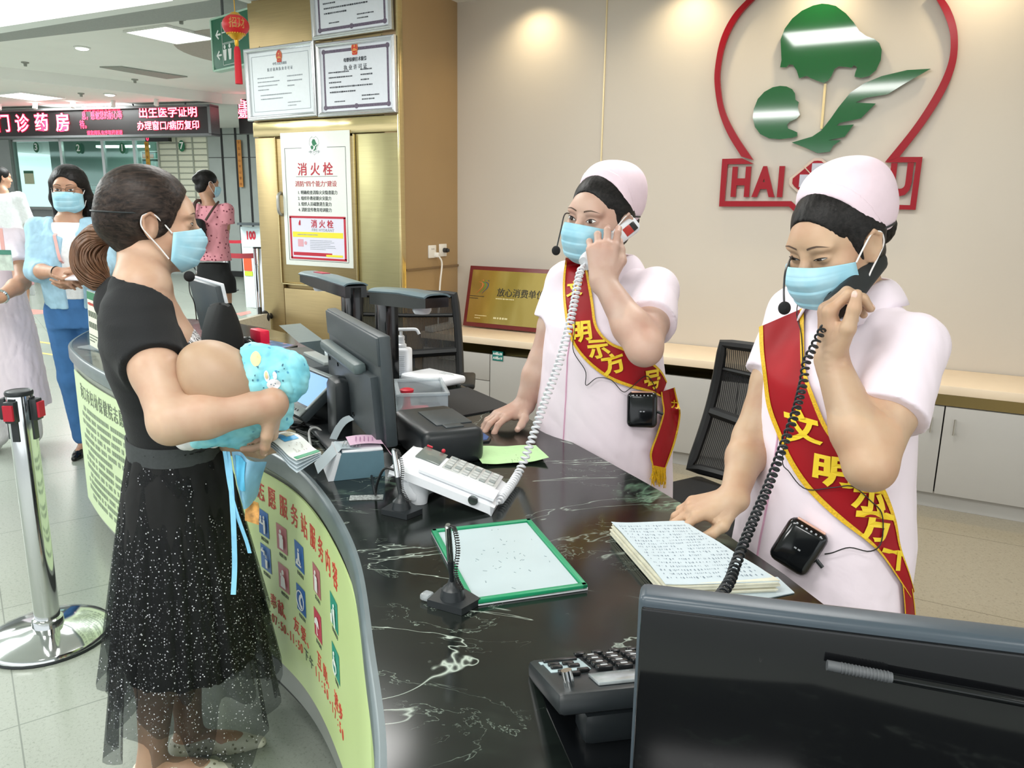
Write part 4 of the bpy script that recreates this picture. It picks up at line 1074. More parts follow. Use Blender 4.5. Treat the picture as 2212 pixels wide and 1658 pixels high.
# base unit with white labels
t = thing('scanner_pad', 'dark flat scanner pad with white labels on the counter behind the touch screen', 'scanner', (-2.22, 2.43, D), -0.5)
b = B(); b.box((0, 0, 0.02), (0.46, 0.32, 0.04), bev=0.008); b.build('body', PDG, t)
b = B(); b.box((0.10, 0.02, 0.046), (0.26, 0.20, 0.016), bev=0.005); b.build('raised_panel', PLG, t)
b = B()
for (x, y) in ((0.03, 0.0), (0.10, 0.0), (0.16, 0.0), (0.10, 0.06), (0.16, 0.06)): b.box((x, y, 0.0545), (0.055, 0.04, 0.002))
b.build('white_label', PAPW, t)
# --- far left: all-in-one screen from behind, bag, keyboard, mouse mat
aBR, aTR, ad = Vector((-2.77, 2.43, .86)), Vector((-2.775, 2.385, 1.12)), Vector((0.905, -0.426, 0))
t = thing('monitor', 'dark monitor with a pale top edge at the far counter end', 'monitor', (-2.95, 2.5, D))
AF = frame(aBR - ad * 0.46, ad, aTR - aBR)
b = B(); b.box((0.23, 0.13, 0), (0.46, 0.262, 0.026), AF, bev=0.006); b.build('housing', PDG, t, world=True)
b = B(); b.box((0.23, 0.133, -0.020), (0.464, 0.268, 0.016), AF, bev=0.003); b.build('pale_back_shell', mat('pale_screen_edge', '#d7dde2', 0.3), t, world=True)
q = AF @ Vector((0.23, 0.0, -0.04))
b = B(); b.box((q.x, q.y, D + 0.04), (0.10, 0.06, 0.08), bev=0.01); b.box((q.x, q.y, D + 0.007), (0.22, 0.16, 0.014), bev=0.006); b.build('stand', PDG, t, world=True)
t = thing('shoulder_bag', 'black soft bag standing on the counter beside the far monitor', 'bag', (-2.6, 2.45, D))
p = (-2.771, 2.381, 0.82)
b = B(); b.grid(lambda u, v_: (p[0] + (0.062 - 0.012 * v_) * abs(math.cos(2 * PI * u)) ** 0.6 * (1 if math.cos(2 * PI * u) > 0 else -1), p[1] + (0.10 - 0.06 * v_ * v_) * abs(math.sin(2 * PI * u)) ** 0.7 * (1 if math.sin(2 * PI * u) > 0 else -1), D + 0.21 * v_ + 0.012 * math.sin(9 * u)), 40, 10, closed_u=True)
b.grid(lambda u, v_: (p[0] + 0.05 * v_ * math.cos(2 * PI * u), p[1] + 0.04 * v_ * math.sin(2 * PI * u), D + 0.222 - 0.012 * v_ * v_ + 0.005 * math.sin(12 * u)), 30, 4, closed_u=True)
b.build('bag_body', mat('black_bag_cloth', '#16191a', 0.7, bump=0.3), t, world=True)
mp = [(-2.932, 2.587), (-2.983, 2.754), (-2.616, 2.686), (-2.575, 2.495)]
t = thing('mouse_mat', 'dark mouse mat with a blue and red print near the column', 'mouse mat', (mp[0][0], mp[0][1], D))
b = B(); b.prism([tuple(q) for q in mp], D, D + 0.005); b.build('mat_base', PBL, t, world=True)
N = NT('mouse_mat_print'); n = N.n('ShaderNodeTexNoise', {'Vector': N.coord(), 'Scale': 9.0, 'Detail': 3.0})
N.set(Base_Color=N.ramp(n.outputs[0], [(0.35, lin('#20364f')), (0.48, lin('#3f6d9e')), (0.55, lin('#c47c72')), (0.63, lin('#5b2630')), (0.7, lin('#2d4d74'))]), Roughness=0.5)
cm = [sum(q[i] for q in mp) / 4 for i in (0, 1)]
b = B(); b.prism([(cm[0] + (q[0] - cm[0]) * 0.9, cm[1] + (q[1] - cm[1]) * 0.9) for q in mp], D + 0.005, D + 0.006); b.build('mat_print', N.m, t, world=True)
mo = (-2.837, 2.579, 0.83)
t = thing('computer_mouse', 'black computer mouse on the printed mouse mat', 'mouse', (mo[0], mo[1], D + 0.006))
b = B(); b.grid(lambda u, v_: (0.055 * math.sin(PI * v_ * 0.5 + 0.0) * math.cos(2 * PI * u), 0.03 * math.sin(PI * v_ * 0.5) * math.sin(2 * PI * u), 0.034 * math.cos(PI * v_ * 0.5)), 24, 8, closed_u=True); b.build('mouse_body', PBL2, t)
b = B(); b.cyl((0.02, -0.004, 0.032), (0.02, 0.004, 0.032), 0.006, n=10); b.build('scroll_wheel', PLG, t)
k0, k1 = (-2.761, 2.42, 0.83), (-2.354, 2.33, 0.83)
t = thing('keyboard', 'black computer keyboard behind the baby', 'keyboard', ((k0[0] + k1[0]) / 2, (k0[1] + k1[1]) / 2, D), math.atan2(k1[1] - k0[1], k1[0] - k0[0]))
b = B(); b.box((0, 0, 0.009), (0.44, 0.145, 0.018), bev=0.005); b.build('keyboard_body', PBL, t)
for r_ in range(5):
 for c_ in range(15):
  b = B(); b.box((-0.2 + 0.0285 * c_, -0.052 + 0.026 * r_, 0.021), (0.024, 0.021, 0.008), bev=0.003); b.build('key', PBL2, t)
# --- behind the monitor: sanitiser bottle, router, clear box, black printer, mats
t = thing('sanitiser_bottle', 'white pump bottle standing behind the central monitor', 'bottle', (-1.771, 2.367, D), 0.25)
b = B(); b.box((0, 0, 0.062), (0.075, 0.055, 0.124), bev=0.012, seg=3); b.lathe([(0.02, 0.118), (0.02, 0.135), (0.014, 0.14), (0.014, 0.15)], n=18); b.build('bottle_body', PWH, t)
b = B()
for k in range(11): b.box((0.0, -0.0285, 0.02 + k * 0.0075), (0.05, 0.003, 0.0035), bev=0.001)
b.build('ribs', mat('bottle_label', '#d5dbe3', 0.4, var=0), t)
b = B(); b.cyl((0, 0, 0.14), (0, 0, 0.185), 0.006); b.lathe([(0.012, 0.15), (0.014, 0.165), (0.010, 0.17)], n=14); b.tube(spline([(-0.012, 0, 0.192), (0.02, 0, 0.194), (0.055, 0, 0.196), (0.066, 0, 0.192), (0.074, 0, 0.178)], 12), 0.0062, 8); b.build('pump', PWH, t)
t = thing('router', 'flat white router box with rounded corners on the counter in front of the chair', 'router', (-1.62, 2.36, D), -0.25)
b = B(); b.box((0, 0, 0.022), (0.21, 0.15, 0.03), bev=0.012, seg=3); b.build('router_body', PWH, t)
b = B()
for sx in (-0.08, 0.08):
 for sy in (-0.055, 0.055): b.cyl((sx, sy, 0), (sx, sy, 0.01), 0.01, n=10)
b.build('rubber_foot', PLG, t)
b = B(); lines_of_print(b, Matrix.Translation((0.04, 0.04, 0.037)), 0.08, 0.03, 3, 3, 0.3); b.build('printed_mark', PLG, t)
# clear plastic box
N = NT('clear_plastic')
tr = N.n('ShaderNodeBsdfTransparent', {'Color': (0.90, 0.93, 0.94, 1)})
df = N.n('ShaderNodeBsdfPrincipled', {'Base Color': (0.75, 0.80, 0.83, 1), 'Roughness': 0.15})
ms = N.n('ShaderNodeMixShader', {0: 0.30, 1: tr.outputs[0], 2: df.outputs[0]}); N.t.links.new(ms.outputs[0], N.out.inputs[0])
CLEAR = N.m
t = thing('clear_plastic_box', 'clear plastic box holding red stamps beside the central monitor', 'plastic box', (-1.405, 1.975, D), math.radians(40))
hw, hd, hh = 0.075, 0.105, 0.088
b = B()
for (c, s) in (((0, 0, 0.0015), (2 * hw, 2 * hd, 0.003)), ((hw, 0, hh / 2), (0.003, 2 * hd, hh)), ((-hw, 0, hh / 2), (0.003, 2 * hd, hh)), ((0, hd, hh / 2), (2 * hw, 0.003, hh)), ((0, -hd, hh / 2), (2 * hw, 0.003, hh))): b.box(c, s)
b.build('tub', CLEAR, t)
b = B()
for (c, s) in (((hw, 0, hh), (0.014, 2 * hd + 0.014, 0.010)), ((-hw, 0, hh), (0.014, 2 * hd + 0.014, 0.010)), ((0, hd, hh), (2 * hw, 0.014, 0.010)), ((0, -hd, hh), (2 * hw, 0.014, 0.010))): b.box(c, s, bev=0.003)
b.build('rim', CLEAR, t)
REDP = mat('red_plastic', '#c22236', 0.35, var=0.02)
def stamp(x, y, lb, rot=0.0, lying=False):
 s = thing('rubber_stamp', lb, 'stamp', Matrix.Translation((-1.405, 1.975, 0)) @ rotz(math.radians(40)) @ Vector((x, y, D + 0.004)), rot, 'red stamps in the clear box')
 b = B(); b.lathe([(0.022, 0.0), (0.022, 0.018), (0.013, 0.03), (0.010, 0.055), (0.013, 0.07), (0.021, 0.076), (0.022, 0.084), (0.012, 0.088)], n=20); b.build('stamp_handle', REDP, s)
 b = B(); b.lathe([(0.023, 0.0), (0.023, 0.006), (0.001, 0.006)], n=20); b.build('stamp_pad', PBL, s)
stamp(-0.045, -0.03, 'red stamp standing upright in the clear box nearest the monitor')
t2 = thing('ink_pad', 'red flat ink pad lying in the clear plastic box', 'ink pad', Matrix.Translation((-1.405, 1.975, 0)) @ rotz(math.radians(40)) @ Vector((-0.02, -0.06, D + 0.004)), math.radians(40))
b = B(); b.box((0, 0, 0.016), (0.085, 0.065, 0.032), bev=0.006); b.build('pad_case', REDP, t2)
t2 = thing('stapler', 'dark stapler lying in the clear plastic box', 'stapler', Matrix.Translation((-1.405, 1.975, 0)) @ rotz(math.radians(40)) @ Vector((0.03, 0.03, D + 0.004)), math.radians(40))
b = B(); b.box((0, 0, 0.02), (0.06, 0.10, 0.04), bev=0.008); b.build('stapler_body', PDG, t2)
# black ticket printer
t = thing('ticket_printer', 'black rounded ticket printer between the central monitor and white phone', 'printer', (-1.13, 1.665, D), math.radians(-36))
b = B(); b.box((-0.005, 0.0, 0.048), (0.27, 0.17, 0.095), bev=0.022, seg=4); b.build('printer_body', PBL, t)
b = B(); b.box((0.0, 0.02, 0.0965), (0.15, 0.10, 0.004), bev=0.0015); b.box((0.09, 0.01, 0.0965), (0.03, 0.05, 0.004), bev=0.0015); b.build('lid', PDG, t)
# mats
m1 = [(-1.473, 2.115), (-1.523, 2.246), (-1.471, 2.366), (-1.191, 2.2), (-1.271, 2.017), (-1.365, 1.96)]
t = thing('desk_mat', 'large black desk mat beside the resting hand of the left nurse', 'desk mat', (m1[0][0], m1[0][1], D))
b = B(); b.prism(m1, D, D + 0.004); b.build('mat_sheet', mat('black_mat', '#1b1b1e', 0.65, var=0.03), t, world=True)
m2 = [(-1.349, 1.963), (-1.272, 1.978), (-1.251, 1.984), (-1.069, 1.848), (-1.058, 1.817), (-1.1, 1.765), (-1.178, 1.77)]
t = thing('mouse_mat', 'blue printed mouse mat beside the fingers of the left nurse', 'mouse mat', (m2[0][0], m2[0][1], D))
b = B(); b.prism([tuple(q) for q in m2], D, D + 0.004); b.build('mat_base', PBL, t, world=True)
cm = [sum(q[i] for q in m2) / len(m2) for i in (0, 1)]
b = B(); b.prism([(cm[0] + (q[0] - cm[0]) * 0.92, cm[1] + (q[1] - cm[1]) * 0.92) for q in m2], D + 0.004, D + 0.005); b.build('mat_print', mat('mat_print_blue', '#35568f', 0.5, var=0.15, bscale=14), t, world=True)
# green paper with a curled corner
g = [Vector((*q, 0)) for q in [(-1.072, 1.734), (-0.925, 1.849), (-0.831, 1.738), (-0.964, 1.622)]]
t = thing('green_paper', 'pale green printed paper slip lying in front of the coiled white cord', 'paper', (g[0].x, g[0].y, D))
def gp(u, v_):
 p = (g[0] * (1 - u) + g[1] * u) * (1 - v_) + (g[3] * (1 - u) + g[2] * u) * v_
 return (p.x, p.y, D + 0.003 + 0.010 * u ** 4 * v_ + 0.004 * (1 - u) ** 3 + 0.002 * math.sin(6 * u + 2 * v_) ** 2)
b = B(); b.grid(gp, 24, 10, thick=0.0008); b.build('paper_sheet', GREENPAP, t, world=True)
b = B(); r = random.Random(2)
for k in range(26):
 u, v_ = r.uniform(0.05, 0.6), r.uniform(0.5, 0.95); p0, p1 = gp(u, v_), gp(u + 0.012, v_); p2, p3 = gp(u + 0.012, v_ + 0.05), gp(u, v_ + 0.05)
 b.add([(q[0], q[1], q[2] + 0.0008) for q in (p0, p1, p2, p3)], [(3, 2, 1, 0)], smooth=False)
b.build('printed_text', mat('green_paper_print', '#8fb57c', 0.6, var=0), t, world=True)
# --- white telephone base
A0, A1 = Vector((-1.038, 1.434, 0.925)), Vector((-0.816, 1.503, 0.85))
xd = (A1 - A0); L_ = xd.length
yd = Vector((0, 0, 1)).cross(xd).normalized()
PF_ = frame(A0, xd, yd)   # x along the phone (display end to front end), y to the far side, z up
t = thing('telephone', 'white desk telephone base with grey keys in front of the black ticket printer', 'telephone', (A0.x, A0.y, D))
wd = 0.155
def dome(u, v_):
 x = u * L_; y = -wd * v_
 e = min(1, 6 * min(v_, 1 - v_), 5 * min(u, 1 - u))
 return (x, y, -0.012 * (1 - e) ** 2)
b = B(); b.grid(dome, 24, 16, PF_, thick=-0.026); b.build('case', PWH, t, world=True)
b = B(); b.prism([(0.0, -0.0), (0.0, -wd), (L_, -wd), (L_, 0)], -0.030, -0.012, PF_)
b.build('under_case', PWH, t, world=True)
b = B(); q = PF_ @ Vector((0.06, -wd * 0.75, -0.03)); q2 = PF_ @ Vector((0.05, -wd * 0.25, -0.03))
for p in (q, q2): 
 b.cyl((p.x, p.y, D), (p.x, p.y, p.z + 0.01), 0.018, 0.03, n=16)
b.box(((q.x + q2.x) / 2, (q.y + q2.y) / 2, D + 0.03), (0.05, 0.12, 0.045), bev=0.01); b.build('foot_stand', PWH, t, world=True)
b = B(); b.box((L_ * 0.24, -0.046, 0.001), (L_ * 0.24, 0.075, 0.004), PF_, bev=0.002); b.build('lcd_window', mat('grey_lcd', '#6d7672', 0.12, var=0), t, world=True)
KEYM = mat('grey_keypad', '#b9bdbb', 0.35, var=0.05)
b = B(); b.box((L_ * 0.66, -0.045, 0.0005), (L_ * 0.54, 0.085, 0.003), PF_, bev=0.002); b.build('keypad_plate', mat('silver_plate', '#c6cac9', 0.25, 0.3, var=0.02), t, world=True)
for r_ in range(5):
 for c_ in range(6):
  b = B(); b.box((L_ * 0.44 + c_ * L_ * 0.085, -0.014 - r_ * 0.0155, 0.003), (L_ * 0.062, 0.010, 0.004), PF_, bev=0.0015); b.build('key', KEYM if (r_ + c_) % 4 else PLG, t, world=True)
b = B(); b.prism([(L_ * 0.25, -0.095), (L_ * 0.97, -0.095), (L_ * 0.97, -0.150), (L_ * 0.25, -0.150)], -0.002, 0.004, PF_); b.build('handset_cradle', PWH, t, world=True)
b = B(); s0 = PF_ @ Vector((L_ * 0.8, -wd - 0.001, -0.012)); n_ = PF_.to_3x3() @ Vector((0, -1, 0)); b.cyl(s0, s0 + n_ * 0.004, 0.011, n=20); b.build('speaker_disc', CHR, t, world=True)
SOCKET_W = PF_ @ Vector((L_ * 1.0, -wd * 0.85, -0.012))
b = B(); b.box((L_ * 0.16, -0.004, 0.004), (0.014, 0.005, 0.004), PF_, bev=0.001); b.ball((L_ * 0.30, -0.004, 0.006), 0.005, PF_, 10, 8); b.build('red_lamp', REDP, t, world=True)
b = B(); q = PF_ @ Vector((0.02, -wd, -0.016)); b.tube(spline([q, q + Vector((-0.03, -0.01, 0.004)), q + Vector((-0.06, 0.0, -0.04)), (q.x - 0.09, q.y + 0.03, D + 0.004), (q.x - 0.2, q.y + 0.15, D + 0.004)], 20), 0.003, 6); b.build('line_cable', CABLE, t, world=True)
# --- card terminal with receipts
RB = frame((-1.215, 1.345, D), (0.66, 0.75, 0), (-0.75, 0.66, 0))
t = thing('receipt_terminal', 'blue grey receipt terminal with paper slips on top near the brochure', 'terminal', (-1.19, 1.42, D))
b = B(); b.prism([(0.0, 0.0), (0.125, 0.0), (0.122, 0.064), (0.026, 0.068), (0.018, 0.062)], -0.10, 0.0, RB @ frame((0, 0, 0), (1, 0, 0), (0, 0, 1))); b.build('terminal_body', PGY, t, world=True)
b = B(); b.box((0.073, 0.045, 0.068), (0.098, 0.085, 0.006), RB, bev=0.002); b.prism([(-0.012, 0.0), (0.001, 0.0), (0.021, 0.066), (0.012, 0.068)], -0.105, -0.0, RB @ frame((0, 0, 0), (1, 0, 0), (0, 0, 1))); b.build('white_top', PWH, t, world=True)
t = thing('receipt_slip', 'white printed receipt slip draped over the blue grey terminal', 'receipt', RB @ Vector((0.0, 0.04, 0.07)), 0, 'receipt slips on the terminal')
def slip(u, v_): 
 x = -0.035 + 0.14 * u
 z = 0.0735 + 0.004 * math.sin(5 * u + 2 * v_) if x > 0.02 else 0.0735 - (0.02 - x) * 0.95
 return (x, 0.004 + 0.085 * v_ + 0.012 * u, z)
b = B(); b.grid(slip, 30, 6, RB, thick=0.0006); o = b.build('slip_sheet', PAPW, t, world=True)
b = B(); lines_of_print(b, RB @ Matrix.Translation((0.055, 0.045, 0.0785)) @ rotz(1.3), 0.06, 0.05, 6, 5, 0.25); b.build('printed_text', PLG, t, world=True)
t = thing('receipt_slip', 'pink receipt slip curling off the right end of the blue grey terminal', 'receipt', RB @ Vector((0.09, 0.04, 0.075)), 0, 'receipt slips on the terminal')
def slip2(u, v_):
 x = 0.045 + 0.115 * u
 z = 0.080 + 0.003 * math.sin(5 * u) - max(0, x - 0.125) * 1.5
 return (x, 0.02 + 0.075 * v_ - 0.01 * u, z)
b = B(); b.grid(slip2, 24, 6, RB, thick=0.0006); b.build('slip_sheet', PINKPAP, t, world=True)
b = B(); lines_of_print(b, RB @ Matrix.Translation((0.085, 0.055, 0.085)) @ rotz(1.4), 0.05, 0.05, 5, 8, 0.25); b.build('printed_text', mat('pink_print', '#b27fa8', 0.6, var=0), t, world=True)
# --- pens on holders with coiled cords
def pen_holder(base, tip, label):
 t = thing('pen_holder', label, 'pen holder', (base[0], base[1], D), 0, 'counter pens on holders')
 b = B(); b.prism([(-0.032, -0.028), (0.034, -0.026), (0.042, 0.02), (0.0, 0.036), (-0.036, 0.018)], 0, 0.012); b.lathe([(0.022, 0.01), (0.018, 0.028), (0.009, 0.036), (0.006, 0.045)], n=12); b.build('holder_base', PBL, t)
 d = Vector(tip) - Vector((base[0], base[1], D + 0.035)); a = Vector((0, 0, 0.035))
 b = B(); b.cyl(a, a + d * 0.42, 0.0045, 0.006, n=12); b.build('pen_grip', PBL, t)
 b = B(); b.cyl(a + d * 0.42, a + d * 0.97, 0.006, 0.0055, n=12); b.cyl(a + d * 0.97, a + d, 0.004, n=8); b.build('pen_barrel', CHR, t)
 sd = d.orthogonal().normalized()
 ctl = [a + d * 0.99, a + d * 0.95 + Vector((0.012, 0.0, 0.0)), a + d * 0.6 + Vector((0.013, 0.004, 0)), a + d * 0.25 + Vector((0.012, -0.006, 0)), Vector((0.02, 0.0, 0.03))]
 P = spline(ctl, 300)
 pts = [(p[0] + 0.0035 * math.cos(i * 0.75), p[1] + 0.0035 * math.sin(i * 0.75), p[2]) for i, p in enumerate(P)]
 b = B(); b.tube(pts, 0.0009, 4); b.build('coiled_cord', CABLE, t)
 return t
pen_holder((-0.955, 1.266, 0.82), (-0.98, 1.276, 0.959), 'pen on a black holder beside the central monitor')
t = pen_holder((-0.644, 0.99, 0.82), (-0.631, 0.957, 0.976), 'pen on a black holder at the corner of the green framed board')
b = B(); b.box((-0.045, -0.01, 0.007), (0.018, 0.02, 0.012), bev=0.004); b.build('clear_clip', CLEAR, t)
# --- green framed writing board
wbp = [Vector((-0.827, 1.216, D)), Vector((-0.679, 1.359, D)), Vector((-0.467, 1.147, D)), Vector((-0.613, 0.994, D))]
t = thing('writing_board', 'white sheet in a green framed board lying on the marble counter', 'board', ((wbp[0] + wbp[2]) / 2))
c = (wbp[0] + wbp[2]) / 2
WF = frame(wbp[3], wbp[2] - wbp[3], wbp[0] - wbp[3]); ww, wh = (wbp[2] - wbp[3]).length, (wbp[0] - wbp[3]).length
b = B(); b.box((ww / 2, wh / 2, 0.003), (ww, wh, 0.006), WF, bev=0.001); b.build('backing', PWH, t, world=True)
b = B(); f_ = 0.011
for (cc, s) in (((ww / 2, f_ / 2), (ww, f_)), ((ww / 2, wh - f_ / 2), (ww, f_)), ((f_ / 2, wh / 2), (f_, wh)), ((ww - f_ / 2, wh / 2), (f_, wh))): b.box((cc[0], cc[1], 0.006), (s[0], s[1], 0.010), WF, bev=0.002)
b.build('green_frame', mat('green_board_frame', '#0f8a5d', 0.4, var=0), t, world=True)
b = B(); b.box((ww / 2, wh / 2, 0.0065), (ww - 0.024, wh - 0.024, 0.001), WF); b.build('white_sheet', mat('board_sheet', '#b4c4c9', 0.25, var=0.02, bscale=8), t, world=True)
b = B(); r = random.Random(8)
for k in range(34):
 x, y = r.gauss(ww * 0.55, ww * 0.2), r.gauss(wh * 0.5, wh * 0.2)
 x = min(max(x, 0.02), ww - 0.03); y = min(max(y, 0.03), wh - 0.03)
 b.box((x, y, 0.0072), (r.uniform(0.001, 0.009), r.uniform(0.0006, 0.002), 0.0004), WF @ Matrix.Translation((x, y, 0)) @ rotz(r.uniform(-1.5, 1.5)) @ Matrix.Translation((-x, -y, 0)))
b.build('pen_marks', mat('faint_pen_marks', '#7f9096', 0.6, var=0), t, world=True)
# sticker remains
p = (-1.077, 1.299, 0.82)
b = B(); b.box((0, 0, 0.0006), (0.075, 0.03, 0.001), Matrix.Translation((p[0], p[1], D)) @ rotz(0.62))
tag(b.build('sticker_remains', mat('scuffed_sticker', '#8f9694', 0.6, var=0.35, bscale=180)), 'small scuffed grey sticker stuck on the marble before the terminal', 'sticker')
# --- notebook stack
nb = [Vector((*q, 0)) for q in [(-0.52, 1.387), (-0.395, 1.475), (-0.178, 1.304), (-0.343, 1.188)]]
t = thing('notebook', 'thick open writing pad full of handwriting under the right nurse hand', 'notebook', (nb[0].x, nb[0].y, D))
def nbp(u, v_, z): 
 p = (nb[0] * (1 - u) + nb[1] * u) * (1 - v_) + (nb[3] * (1 - u) + nb[2] * u) * v_
 return Vector((p.x, p.y, z))
r = random.Random(3)
b = B()
for k in range(9):
 z = D + 0.002 + k * 0.0024; dx, dy = r.uniform(-0.004, 0.004), r.uniform(-0.004, 0.004)
 qs = [nbp(u, v_, z) + Vector((dx, dy, 0)) for (u, v_) in ((0, 0), (1, 0), (1, 1), (0, 1))]
 b.add(qs + [q + Vector((0, 0, 0.0022)) for q in qs], [(3, 2, 1, 0), (4, 5, 6, 7), (0, 1, 5, 4), (1, 2, 6, 5), (2, 3, 7, 6), (3, 0, 4, 7)], smooth=False)
b.build('page_block', mat('cream_pages', '#d9d7c4', 0.6, var=0.06, bscale=40), t, world=True)
b = B(); b.grid(lambda u, v_: nbp(u, v_, D + 0.0245 + 0.004 * (1 - u) ** 6 + 0.0015 * math.sin(7 * v_ + 2 * u) ** 2 - 0.004 * v_ ** 8), 16, 24, thick=0.0008); b.build('top_page', PAPW, t, world=True)
b = B(); r = random.Random(11)
for row in range(17):
 v_ = 0.08 + row * 0.052
 u = 0.06
 while u < 0.93:
  du = r.uniform(0.008, 0.035)
  if r.random() < 0.8:
   z = D + 0.0245 + 0.004 * (1 - u) ** 6 + 0.0015 * math.sin(7 * v_ + 2 * u) ** 2 - 0.004 * v_ ** 8 + 0.0014
   hgt = r.uniform(0.006, 0.022)
   b.add([nbp(u, v_, z), nbp(u + du * 0.35, v_ - 0.004, z), nbp(u + du * 0.35, v_ + hgt, z), nbp(u, v_ + hgt, z)], [(0, 3, 2, 1)], smooth=False)
  u += du + 0.004
b.build('handwriting', mat('grey_handwriting', '#6f7f8f', 0.6, var=0), t, world=True)
b = B(); q = [Vector((-0.351, 1.224, 0.822)), Vector((-0.189, 1.365, 0.822)), Vector((-0.152, 1.318, 0.822)), Vector((-0.21, 1.249, 0.822)), Vector((-0.294, 1.196, 0.822))]
b.add(q + [x - Vector((0, 0, 0.0015)) for x in q], [(0, 4, 3, 2, 1), (5, 6, 7, 8, 9)], smooth=False); b.build('loose_sheet', PAPW, t, world=True)
# --- black telephone
bA, bB = Vector((-0.398, 0.822, 0.865)), Vector((-0.315, 0.721, 0.912))
t = thing('telephone', 'black desk telephone half hidden behind the near monitor', 'telephone', (-0.33, 0.82, D))
ex = (bB - bA); Lp = 0.19
e1 = ex.normalized()
e2 = Vector((0, 0, 1)).cross(e1).normalized()
if e2.x < 0: e2 = -e2
BF = frame(bA, e1, e2)
sgn = 1
nz_ = BF.to_3x3() @ Vector((0, 0, 1))
if nz_.z < 0: BF = frame(bA, e1, e2, -nz_)
Wp = 0.21
def M2(u, v_, z): return bA + e1 * u + e2 * v_ + (nz_ if nz_.z > 0 else -nz_) * z
BM = Matrix(((e1.x, e2.x, abs(1) * (nz_ if nz_.z > 0 else -nz_).x, bA.x), (e1.y, e2.y, (nz_ if nz_.z > 0 else -nz_).y, bA.y), (e1.z, e2.z, (nz_ if nz_.z > 0 else -nz_).z, bA.z), (0, 0, 0, 1)))
Lp = 0.185
bx0 = Lp / 2 - 0.10
b = B(); b.box((Lp / 2 - 0.085, Wp / 2, -0.014), (Lp, Wp, 0.028), BM, bev=0.008); b.build('case', PBL, t, world=True)
b = B(); q = BM @ Vector((Lp - 0.125, Wp * 0.5, -0.03)); b.box((q.x, q.y, (q.z + D) / 2), (0.14, 0.05, q.z - D + 0.01), Matrix.Translation((q.x, q.y, 0)) @ rotz(math.atan2(e2.y, e2.x)) @ Matrix.Translation((-q.x, -q.y, 0)), bev=0.012); b.build('foot_stand', PBL, t, world=True)
b = B(); q = BM @ Vector((-0.06, Wp * 0.5, -0.02)); b.box((q.x, q.y, (q.z + D) / 2), (0.16, 0.02, q.z - D + 0.004), Matrix.Translation((q.x, q.y, 0)) @ rotz(math.atan2(e2.y, e2.x)) @ Matrix.Translation((-q.x, -q.y, 0)), bev=0.004); b.build('front_foot', PBL, t, world=True)
KW = mat('phone_key_black', '#17191b', 0.25, var=0); KL = mat('phone_key_print', '#c9ced1', 0.4, var=0)
for r_ in range(4):
 for c_ in range(4):
  b = B(); x, y = -0.052 + r_ * 0.021 * 1.0, 0.085 + c_ * 0.028
  b.box((x, y, 0.003), (0.013, 0.022, 0.007), BM, bev=0.002); k_ = b.build('key', KW, t, world=True)
  b = B(); b.box((x, y, 0.0068), (0.004, 0.009, 0.0006), BM); o = b.build('key_print', KL, t, world=True)
for c_ in range(5):
 b = B(); b.box((-0.076, 0.075 + c_ * 0.026, 0.003), (0.009, 0.016, 0.006), BM, bev=0.002); b.build('key', KW, t, world=True)
b = B(); b.box((-0.02, 0.042, 0.0006), (0.045, 0.055, 0.0014), BM, bev=0.0005); b.box((-0.052, 0.04, 0.0006), (0.014, 0.058, 0.0014), BM, bev=0.0005); b.build('key_surround', mat('grey_key_surround', '#a9bdc2', 0.4, var=0), t, world=True)
for (x, y) in ((-0.03, 0.026), (-0.03, 0.046), (-0.014, 0.026), (-0.014, 0.05), (0.012, 0.03), (0.012, 0.056), (0.026, 0.04), (-0.052, 0.04)):
 b = B(); b.box((x, y, 0.003), (0.009, 0.016 if x > -0.05 else 0.048, 0.005), BM, bev=0.0015); b.build('key', KW, t, world=True)
b = B(); b.box((0.062, 0.125, 0.0025), (0.048, 0.14, 0.004), BM, bev=0.001); b.build('display_cover', mat('clear_display_film', '#9aa1a3', 0.1, var=0.2, bscale=30), t, world=True)
b = B(); b.box((0.062, 0.155, 0.005), (0.026, 0.06, 0.002), BM); b.build('display_label', mat('label_blue', '#8fb0dc', 0.3, var=0), t, world=True)
b = B(); b.cyl(BM @ Vector((0.072, 0.022, -0.002)), BM @ Vector((0.074, 0.018, 0.020)), 0.007, n=12); b.build('camera_knob', CHR, t, world=True)
m3 = [(-0.41, 0.851), (-0.341, 0.954), (-0.234, 0.939), (-0.193, 0.799), (-0.308, 0.732), (-0.385, 0.818)]
t2 = thing('desk_mat', 'black desk mat under the black telephone near the monitor', 'desk mat', (m3[0][0], m3[0][1], D - 0.0003))
b = B(); b.prism([tuple(q) for q in m3], D - 0.0004, D + 0.001); b.build('mat_sheet', PBL2, t2, world=True)
